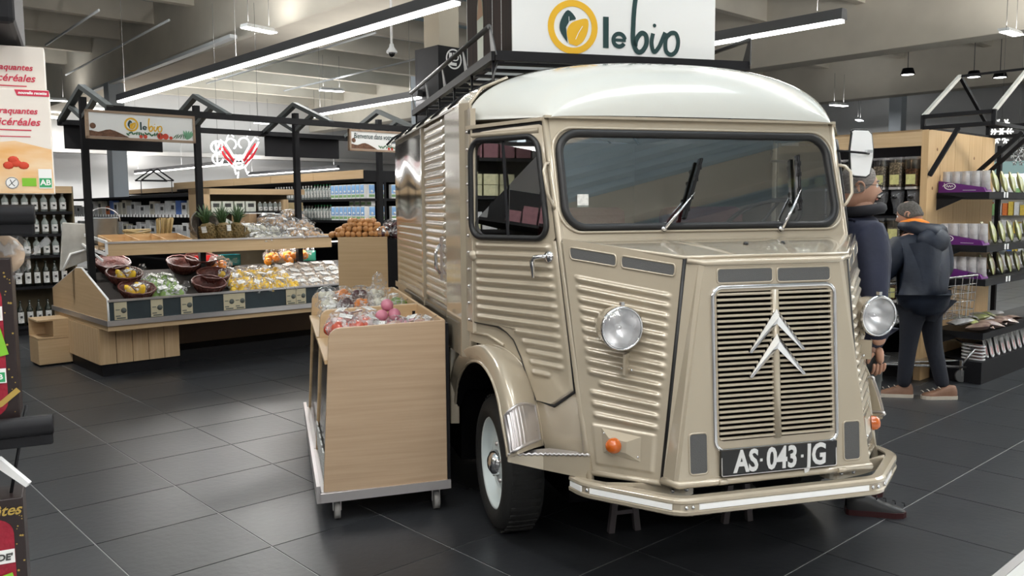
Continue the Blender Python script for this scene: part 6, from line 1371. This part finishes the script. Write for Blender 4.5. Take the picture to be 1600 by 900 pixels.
# canopy frame
t = stand('canopy_frame', 'black and pale steel gabled canopy frame above the snack shelves', 'frame', 7.9, 3.2)
def cb_(n_, p, q, mm=BLACK, w_=.035): MB().bar(p, q, w_, w_).build(n_, mm, t)
PALES = mat('pale_steel', (.55, .54, .5), .4, .3)
for z in (0, .10): cb_('rail', (0, 0, 2.285 + z), (0, -.58, 2.285 + z)); cb_('rail', (1.6, 0, 2.285 + z), (1.6, -.58, 2.285 + z))
for y in (0, -.58):
    for x in (0, 1.6): cb_('upright', (x, y, 2.27), (x, y, 2.40))
    cb_('rafter', (0, y, 2.39), (.8, y, 2.82), PALES, .03); cb_('rafter', (1.6, y, 2.39), (.8, y, 2.82), BLACK, .03); cb_('tie', (0, y, 2.285), (1.6, y, 2.285), BLACK, .03)
cb_('ridge', (.8, 0, 2.82), (.8, -.58, 2.82), BLACK, .02); cb_('brace', (.0, -.07, 1.86), (.0, -.3, 2.27)); cb_('brace', (1.0, -.07, 1.86), (1.0, -.5, 2.27))
for k in range(3): cb_('brace', (1.4, -.07, 1.9), (1.4, -.45, 2.27)) if k == 0 else None
for i, (b, a) in enumerate(((22.9, 8.1), (23.5, 7.7), (21.2, 9))): 
    t = stand('spotlight', 'small round downlight glowing on the far ceiling, %s from the canopy frame' % nth(i), 'lamp', b, a, 4.75, 0, 'small downlights'); MB().lathe([(.0, 0), (.14, 0)], (0, 0, 0), (0, 0, 1), 14).build('lens', LAMPB, t); MB().lathe([(.17, 0), (.12, .15), (0, .15)], (0, 0, 0), (0, 0, 1), 14).build('housing', BLACK, t); MB().cyl((0, 0, .15), (0, 0, 1.5), .01, n=5).build('stem', WIRE, t)
# ================================================================== PEOPLE
SKIN = mat('skin', (.52, .29, .20), .5, var=.15, scale=12); HAIRG = mat('grey_hair', (.26, .23, .21), .7, var=.6, scale=60, st=(1, 1, 3), bump=.4, bscale=120); HAIRD = mat('dark_grey_hair', (.10, .09, .08), .7, var=.5, scale=60, bump=.4, bscale=120)
NAVY = mat('navy_cloth', (.020, .024, .050), .75, var=.35, scale=6, bump=.3, bscale=14); NAVY2 = mat('dark_navy_shell', (.008, .014, .030), .55, var=.4, scale=5, bump=.3, bscale=12); DENIM = mat('grey_jeans', (.055, .060, .060), .85, var=.3, scale=8, bump=.15, bscale=40); DENIM2 = mat('dark_jeans', (.010, .012, .020), .85, bump=.15, bscale=40)
SHOEB = mat('tan_shoe', (.20, .10, .06), .6, var=.2, scale=20); SHOEK = mat('black_shoe', (.015, .015, .016), .5); SOLE = mat('pale_sole', (.50, .45, .38), .6); ORANGEC = mat('orange_lining', (.75, .22, .02), .7)
def skin_obj(name, parent, J, E, mm, sub=2, root=0):
    me = bpy.data.meshes.new(name); me.from_pydata([p for p, r in J], E, []); me.materials.append(mm); o = obj(name, me, parent)
    s = o.modifiers.new('skin', 'SKIN'); s.use_smooth_shade = True; sv = me.skin_vertices[0].data
    for i, (p, r) in enumerate(J): sv[i].radius = r if isinstance(r, tuple) else (r, r); sv[i].use_root = (i == root)
    m = o.modifiers.new('sub', 'SUBSURF'); m.levels = sub; m.render_levels = sub; return o
def head(t, c, R, sc=1.0, hair=HAIRG, beard=None, bald=0, glasses=False):
    """head centre c (mid height), R 3x3 turning the face from -y"""
    m = MB(); nu, nv = 26, 20; vs = []
    for j in range(nv + 1):
        th = pi * j / nv; z = cos(th); 
        for i in range(nu):
            ph = 2 * pi * i / nu; x = sin(th) * sin(ph); y = -sin(th) * cos(ph)      # i=0 -> face (-y)
            X_, Y_, Z_ = x * .076, y * .098, z * .120
            if z < 0: k = -z; X_ *= 1 - .28 * k; Y_ = Y_ * (1 - .12 * k) - (.012 * k if y < 0 else -.020 * k)
            f = max(0, cos(ph)) ** 14 * (1 if y < 0 else 0)
            Y_ -= f * .026 * math.exp(-((z + .12) / .13) ** 2)          # nose
            Y_ -= f * .006 * math.exp(-((z + .50) / .08) ** 2) + f * .010 * math.exp(-((z + .78) / .12) ** 2)
            e = math.exp(-((abs(ph if ph < pi else ph - 2 * pi) - .36) / .17) ** 2) * math.exp(-((z - .06) / .10) ** 2) * (1 if y < 0 else 0); Y_ += e * .010
            Y_ -= math.exp(-((z - .22) / .07) ** 2) * (max(0, cos(ph)) ** 3) * .004
            vs.append(V3(c) + R @ V3((X_, Y_, Z_)) * sc)
    m.add(vs, [(j * nu + i, j * nu + (i + 1) % nu, (j + 1) * nu + (i + 1) % nu, (j + 1) * nu + i) for j in range(nv) for i in range(nu)], True); h = m.build('head', SKIN, t)
    for s in (-1, 1):
        m = MB(); m.tube([V3(c) + R @ V3((s * (.074 + .010 * sin(a)), .012 - .012 * sin(a * .5) + .016 * cos(a), .0 + .030 * sin(a + .2))) * sc for a in [k * .55 for k in range(10)]], .006 * sc, 6); m.ell(V3(c) + R @ V3((s * .076, .012, 0)) * sc, (.008 * sc, .016 * sc, .024 * sc), 8, 6, R); m.build('ear', SKIN, h)
        m = MB(); m.ell(V3(c) + R @ V3((s * .030, -.082, .010)) * sc, .0115 * sc, 10, 6); m.build('eye', WHITEG, h); MB().ell(V3(c) + R @ V3((s * .031, -.0925, .010)) * sc, .0045 * sc, 6, 4).build('pupil', BLACKG, h)
        MB().tube([V3(c) + R @ V3((s * .014, -.096, .030)) * sc, V3(c) + R @ V3((s * .032, -.095, .036)) * sc, V3(c) + R @ V3((s * .05, -.082, .030)) * sc], .004 * sc, 5).build('eyebrow', hair, h)
    MB().tube([V3(c) + R @ V3((x, -.097 + abs(x) * .35, -.058 - abs(x) * .1)) * sc for x in (-.024, -.012, 0, .012, .024)], .0045 * sc, 6).build('mouth', mat('lips', (.42, .16, .13), .5) if 'lips' not in bpy.data.materials else bpy.data.materials['lips'], h)
    # hair shell
    m = MB(); vs = []; N = 26; rows = 14
    for j in range(rows + 1):
        for i in range(N):
            ph = 2 * pi * i / N; fr = max(0, cos(ph)); lo = 1.05 + .75 * (1 - fr) ** .6 if fr > 0 else 1.80; lo = lo - (.28 * (fr ** 2)); th0 = bald * (1 if True else 0)
            th = th0 + (lo - th0) * j / rows; k = 1.055 + .012 * sin(i * 5.1 + j * 3)
            p = V3((sin(th) * sin(ph) * .079 * k, -sin(th) * cos(ph) * .101 * k, cos(th) * .122 * k)); 
            if cos(th) < 0: p.y += .006
            if j == rows: p *= .965
            if j == 0 and bald: p *= .965
            vs.append(V3(c) + R @ p * sc)
    m.add(vs, [(j * N + i, j * N + (i + 1) % N, (j + 1) * N + (i + 1) % N, (j + 1) * N + i) for j in range(rows) for i in range(N)], True); m.build('hair', hair, h)
    if beard:
        m = MB(); m.ell(V3(c) + R @ V3((0, -.088, -.102)) * sc, (.026 * sc, .018 * sc, .024 * sc), 12, 8, R); m.build('beard', beard, h); MB().tube([V3(c) + R @ V3((x, -.108 + abs(x) * .3, -.044)) * sc for x in (-.026, 0, .026)], .006 * sc, 6).build('moustache', beard, h)
    if glasses:
        m = MB()
        for s in (-1, 1): m.tube([V3(c) + R @ V3((s * .031 + .022 * cos(a), -.108, .008 + .016 * sin(a))) * sc for a in [k * pi / 7 for k in range(14)]], .0018 * sc, 5, True); m.tube([V3(c) + R @ V3((s * .053, -.106, .012)) * sc, V3(c) + R @ V3((s * .079, -.04, .014)) * sc, V3(c) + R @ V3((s * .081, .02, .008)) * sc], .0018 * sc, 5)
        m.tube([V3(c) + R @ V3((-.009, -.109, .012)) * sc, V3(c) + R @ V3((.009, -.109, .012)) * sc], .0018 * sc, 5); m.build('glasses', BLACKG, h)
    return h
def hand(t, w_, d, upv, s, name='hand'):
    """w_ wrist, d pointing direction, five fingers slightly curled"""
    d = V3(d).normalized(); n = V3(upv).normalized(); sd = d.cross(n).normalized() * s; n = sd.cross(d) * s
    J = [(w_, .024), (w_ + d * .05, (.034, .018)), (w_ + d * .09, (.036, .017))]; E = [(0, 1), (1, 2)]; o = skin_obj(name, t, [(tuple(p), r) for p, r in J], E, SKIN, 1)
    for k, (off, L) in enumerate(((-.027, .068), (-.009, .078), (.009, .072), (.026, .056))):
        b = w_ + d * .085 + sd * off; P = [b, b + d * L * .45 + n * -.006, b + d * L * .75 - n * .022, b + d * L * .85 - n * .042]; skin_obj('finger', o, [(tuple(p), .0085) for p in P], [(0, 1), (1, 2), (2, 3)], SKIN, 1)
    b = w_ + d * .03 + sd * -.026; P = [b, b + d * .03 - sd * .022 - n * .008, b + d * .06 - sd * .026 - n * .022]; skin_obj('thumb', o, [(tuple(p), .0098) for p in P], [(0, 1), (1, 2)], SKIN, 1)
def shoe(t, c, ang, mm, sole, L=.29):
    R = Matrix.Rotation(ang, 3, 'Z'); m = MB(); vs = []; prof = [(-.5, .05, .085), (-.46, .075, .11), (-.3, .085, .115), (-.1, .085, .10), (.1, .092, .075), (.3, .10, .055), (.43, .08, .045), (.5, .03, .03)]; n = 10
    for x, w_, h in prof:
        for k in range(n): a = pi * k / (n - 1); vs.append(V3(c) + R @ V3((x * L, cos(a) * w_ * .5, .022 + max(0, sin(a)) ** .7 * (h - .022))))
    m.add(vs, [(i * n + k, i * n + k + 1, (i + 1) * n + k + 1, (i + 1) * n + k) for i in range(len(prof) - 1) for k in range(n - 1)], True); sh = m.build('shoe', mm, t)
    m = MB(); O = [(x, w_ * .56) for x, w_, h in prof]; P = [(x * L * 1.02, y) for x, y in O] + [(x * L * 1.02, -y) for x, y in O[::-1]]; m.prism([V3(c) + R @ V3((x, y, 0)) for x, y in P], (0, 0, .028)); m.build('sole', sole, sh)
    m = MB()
    for k in range(4): x = .0 + .045 * k; m.tube([V3(c) + R @ V3((x, -.028, .088 - .2 * x)), V3(c) + R @ V3((x + .005, 0, .098 - .22 * x)), V3(c) + R @ V3((x, .028, .088 - .2 * x))], .003, 5)
    m.build('lace', BLACK if mm is SHOEK else SOLE, sh)
# --- man in profile beyond the van's front corner, facing right (+x)
t = thing('person', 'grey haired man with glasses and goatee in a navy jacket beyond the van mirror', 'person', (1.80, 4.42, 0), 0)
# local frame: he looks along +x
J = [((0, 0, .98), (.13, .17)), ((0, 0, 1.15), (.12, .16)), ((-.01, 0, 1.36), (.13, .19)), ((.0, 0, 1.50), (.08, .10)), ((.02, 0, 1.58), .058), ((.03, 0, 1.66), .06),
     ((0, -.19, 1.46), .065), ((-.02, -.25, 1.17), .05), ((.03, -.25, .90), .036), ((0, .19, 1.46), .065), ((-.02, .25, 1.17), .05), ((.03, .25, .90), .036),
     ((0, -.10, .92), .09), ((.02, -.11, .50), .065), ((-.03, -.12, .10), .045), ((0, .10, .92), .09), ((.03, .11, .50), .065), ((.02, .12, .10), .045)]
E = [(0, 1), (1, 2), (2, 3), (3, 4), (4, 5), (2, 6), (6, 7), (7, 8), (2, 9), (9, 10), (10, 11), (0, 12), (12, 13), (13, 14), (0, 15), (15, 16), (16, 17)]
skin_obj('body', t, J, E, SKIN)
JJ = [((0, 0, .80), (.17, .21)), ((0, 0, .98), (.15, .20)), ((0, 0, 1.15), (.14, .20)), ((-.015, 0, 1.36), (.15, .22)), ((.0, 0, 1.50), (.10, .13)), ((.012, 0, 1.575), .088),
      ((0, -.20, 1.455), .095), ((-.02, -.265, 1.17), .075), ((.03, -.25, .92), .060), ((0, .20, 1.455), .095), ((-.02, .265, 1.17), .075), ((.03, .25, .92), .060)]
skin_obj('jacket', t, JJ, [(0, 1), (1, 2), (2, 3), (3, 4), (4, 5), (3, 6), (6, 7), (7, 8), (3, 9), (9, 10), (10, 11)], NAVY, 2, 2)
skin_obj('trousers', t, [((0, 0, .92), (.15, .18)), ((0, -.10, .80), .11), ((.02, -.11, .48), .085), ((-.02, -.12, .06), .072), ((0, .10, .80), .11), ((.03, .11, .48), .085), ((.02, .12, .06), .072)], [(0, 1), (1, 2), (2, 3), (0, 4), (4, 5), (5, 6)], DENIM)
MB().tube([(.02 + .095 * cos(a), .105 * sin(a), 1.575 + .012 * cos(a)) for a in [k * pi / 10 for k in range(20)]], .030, 8, True).build('collar', mat('dark_collar', (.01, .01, .014), .8), t)
Rh = Matrix.Rotation(radians(80), 3, 'Z'); head(t, (.0, 0, 1.69), Rh, 1.0, HAIRG, mat('white_beard', (.55, .52, .48), .8), 0, True)
for s in (-1, 1): hand(t, V3((.03, s * .25, .90)), (.05, 0, -1), (0, s, 0), s)
shoe(t, (.08, -.15, 0), radians(-12), SHOEK, mat('red_black_sole', (.035, .004, .005), .7)); shoe(t, (.10, .14, 0), radians(5), SHOEK, bpy.data.materials['red_black_sole'])
# --- man seen from behind at the dispensers
t = thing('person', 'older balding man in a dark hooded coat seen from behind at the dispensers', 'person', (3.40, 6.98, 0), radians(18))
# local: faces -x+y (towards the dispensers); back to the camera
J = [((0, 0, .90), (.17, .13)), ((0, .0, 1.08), (.16, .13)), ((-.01, .02, 1.25), (.18, .13)), ((-.02, .05, 1.37), (.10, .09)), ((-.03, .09, 1.44), .055), ((-.035, .11, 1.50), .06),
     ((-.19, .03, 1.30), .06), ((-.27, .10, 1.06), .048), ((-.22, .32, .98), .036), ((.18, .03, 1.30), .06), ((.26, .06, 1.05), .048), ((.20, .28, .96), .036),
     ((-.09, 0, .82), .085), ((-.10, .02, .46), .062), ((-.13, .03, .10), .045), ((.09, 0, .82), .085), ((.10, -.02, .46), .062), ((.14, -.12, .10), .045)]
skin_obj('body', t, J, E, SKIN)
JJ = [((.01, -.01, .66), (.27, .22)), ((.01, -.01, .88), (.255, .205)), ((0, .0, 1.08), (.235, .19)), ((-.01, .02, 1.25), (.225, .175)), ((-.02, .045, 1.37), (.12, .11)), ((-.03, .075, 1.42), .10),
      ((-.21, .03, 1.28), .10), ((-.295, .09, 1.04), .085), ((-.24, .28, .97), .065), ((.20, .03, 1.28), .10), ((.285, .05, 1.03), .085), ((.22, .24, .96), .065)]
skin_obj('coat', t, JJ, [(0, 1), (1, 2), (2, 3), (3, 4), (4, 5), (3, 6), (6, 7), (7, 8), (3, 9), (9, 10), (10, 11)], NAVY2, 2, 2)
m = MB(); m.tube([(-.14, .12, 1.43), (-.12, .0, 1.42), (-.02, -.09, 1.36), (.09, -.06, 1.38), (.10, .06, 1.42)], [.03, .055, .085, .07, .03], 10); m.ell((.0, -.10, 1.31), (.16, .08, .11), 14, 10); m.build('hood', NAVY2, t)
m = MB(); m.tube([(-.13, .12, 1.455), (-.115, .03, 1.46), (-.06, -.02, 1.455), (.02, -.02, 1.45)], [.014, .030, .034, .012], 8); m.build('orange_lining', ORANGEC, t)
skin_obj('trousers', t, [((0, 0, .86), (.17, .14)), ((-.09, 0, .74), .11), ((-.10, .02, .44), .072), ((-.13, .03, .07), .056), ((.09, 0, .74), .10), ((.11, -.03, .44), .072), ((.15, -.12, .07), .056)], [(0, 1), (1, 2), (2, 3), (0, 4), (4, 5), (5, 6)], DENIM2)
Rh = Matrix.Rotation(radians(-148), 3, 'Z') @ Matrix.Rotation(radians(14), 3, 'X'); head(t, (-.045, .12, 1.515), Rh, .98, HAIRD, None, .42)
m = MB(); 
for s in (-1, 1): hand(t, V3((s * .22, .31, .965)), (-s * .25, .9, -.2), (0, 0, 1), s)
shoe(t, (-.18, .07, 0), radians(150), SHOEB, SOLE, .28); shoe(t, (.10, -.12, 0), radians(160), SHOEB, SOLE, .28)
# --- shopper whose head shows above the potato bags
t = thing('person', 'blond shopper in a grey coat, head just above the potato bags behind the stand', 'person', (-3.55, 14.9, 0), 0)
skin_obj('body', t, J, E, SKIN); skin_obj('coat', t, JJ, [(0, 1), (1, 2), (2, 3), (3, 4), (4, 5), (3, 6), (6, 7), (7, 8), (3, 9), (9, 10), (10, 11)], mat('grey_coat', (.22, .23, .24), .8), 2, 2)
skin_obj('trousers', t, [((0, 0, .86), (.17, .14)), ((-.09, 0, .74), .11), ((-.10, .02, .44), .072), ((-.13, .03, .07), .056), ((.09, 0, .74), .10), ((.11, -.03, .44), .072), ((.15, -.12, .07), .056)], [(0, 1), (1, 2), (2, 3), (0, 4), (4, 5), (5, 6)], DENIM2)
head(t, (-.035, .10, 1.53), Matrix.Rotation(.5, 3, 'Z'), .95, mat('blond_hair', (.45, .30, .14), .7, var=.4, scale=50))
shoe(t, (-.14, -.03, 0), radians(-100), SHOEK, SOLE, .26); shoe(t, (.14, -.10, 0), radians(-80), SHOEK, SOLE, .26)
for s in (-1, 1): hand(t, V3((s * .22, .31, .965)), (-s * .25, .9, -.2), (0, 0, 1), s)
# --- shopping trolley by the man
WIREC = mat('trolley_chrome', (.55, .55, .56), .25, .9)
t = thing('shopping_trolley', 'chrome wire shopping trolley with blue handle just past the balding man', 'trolley', (3.60, 7.75, 0), radians(-82))
cs = [(-.28, -.42, .55), (.28, -.42, .55), (.34, .46, .60), (-.34, .46, .60)]; tp = [(-.36, -.50, .90), (.36, -.50, .90), (.38, .46, .98), (-.38, .46, .98)]
def lat(a, b, c, d, nu, nv, m):
    a, b, c, d = map(V3, (a, b, c, d))
    for i in range(nu + 1): m.cyl(L3(a, b, i / nu), L3(d, c, i / nu), .0035, n=4, caps=False)
    for j in range(nv + 1): m.cyl(L3(a, d, j / nv), L3(b, c, j / nv), .0035, n=4, caps=False)
for i in range(4): m = MB(); lat(cs[i], cs[(i + 1) % 4], tp[(i + 1) % 4], tp[i], 14, 5, m); o = m.build('wire_side', WIREC, t, fixn=False)
m = MB(); lat(*cs, 10, 14, m); m.build('wire_floor', WIREC, t, fixn=False)
MB().tube([tuple(p) for p in tp], .010, 8, True).build('rim', WIREC, t); MB().tube([(-.36, -.54, 1.00), (.36, -.54, 1.00)], .016, 10).build('handle', mat('trolley_blue', (.02, .05, .40), .35), t)
for s in (-1, 1): MB().tube([(s * .36, -.54, 1.0), (s * .34, -.48, .9), (s * .28, -.35, .5), (s * .27, -.45, .2), (s * .29, .45, .14)], .012, 8).build('frame', WIREC, t)
MB().tube([(-.28, .42, .16), (-.30, .52, .30), (0, .56, .34), (.30, .52, .30), (.28, .42, .16)], .012, 8).build('bumper', WIREC, t); MB().box(-.24, -.3, .19, .24, .42, .20).build('lower_tray', WIREC, t)
for x, y in ((-.28, -.42), (.28, -.42), (-.27, .42), (.27, .42)): c = MB().cyl((x - .014, y, .058), (x + .014, y, .058), .056, n=18).build('castor', mat('castor_rubber', (.12, .12, .12), .4) if 'castor_rubber' not in bpy.data.materials else bpy.data.materials['castor_rubber'], t); MB().bar((x, y, .06), (x, y, .2), .03, .012).build('fork', WIREC, c)
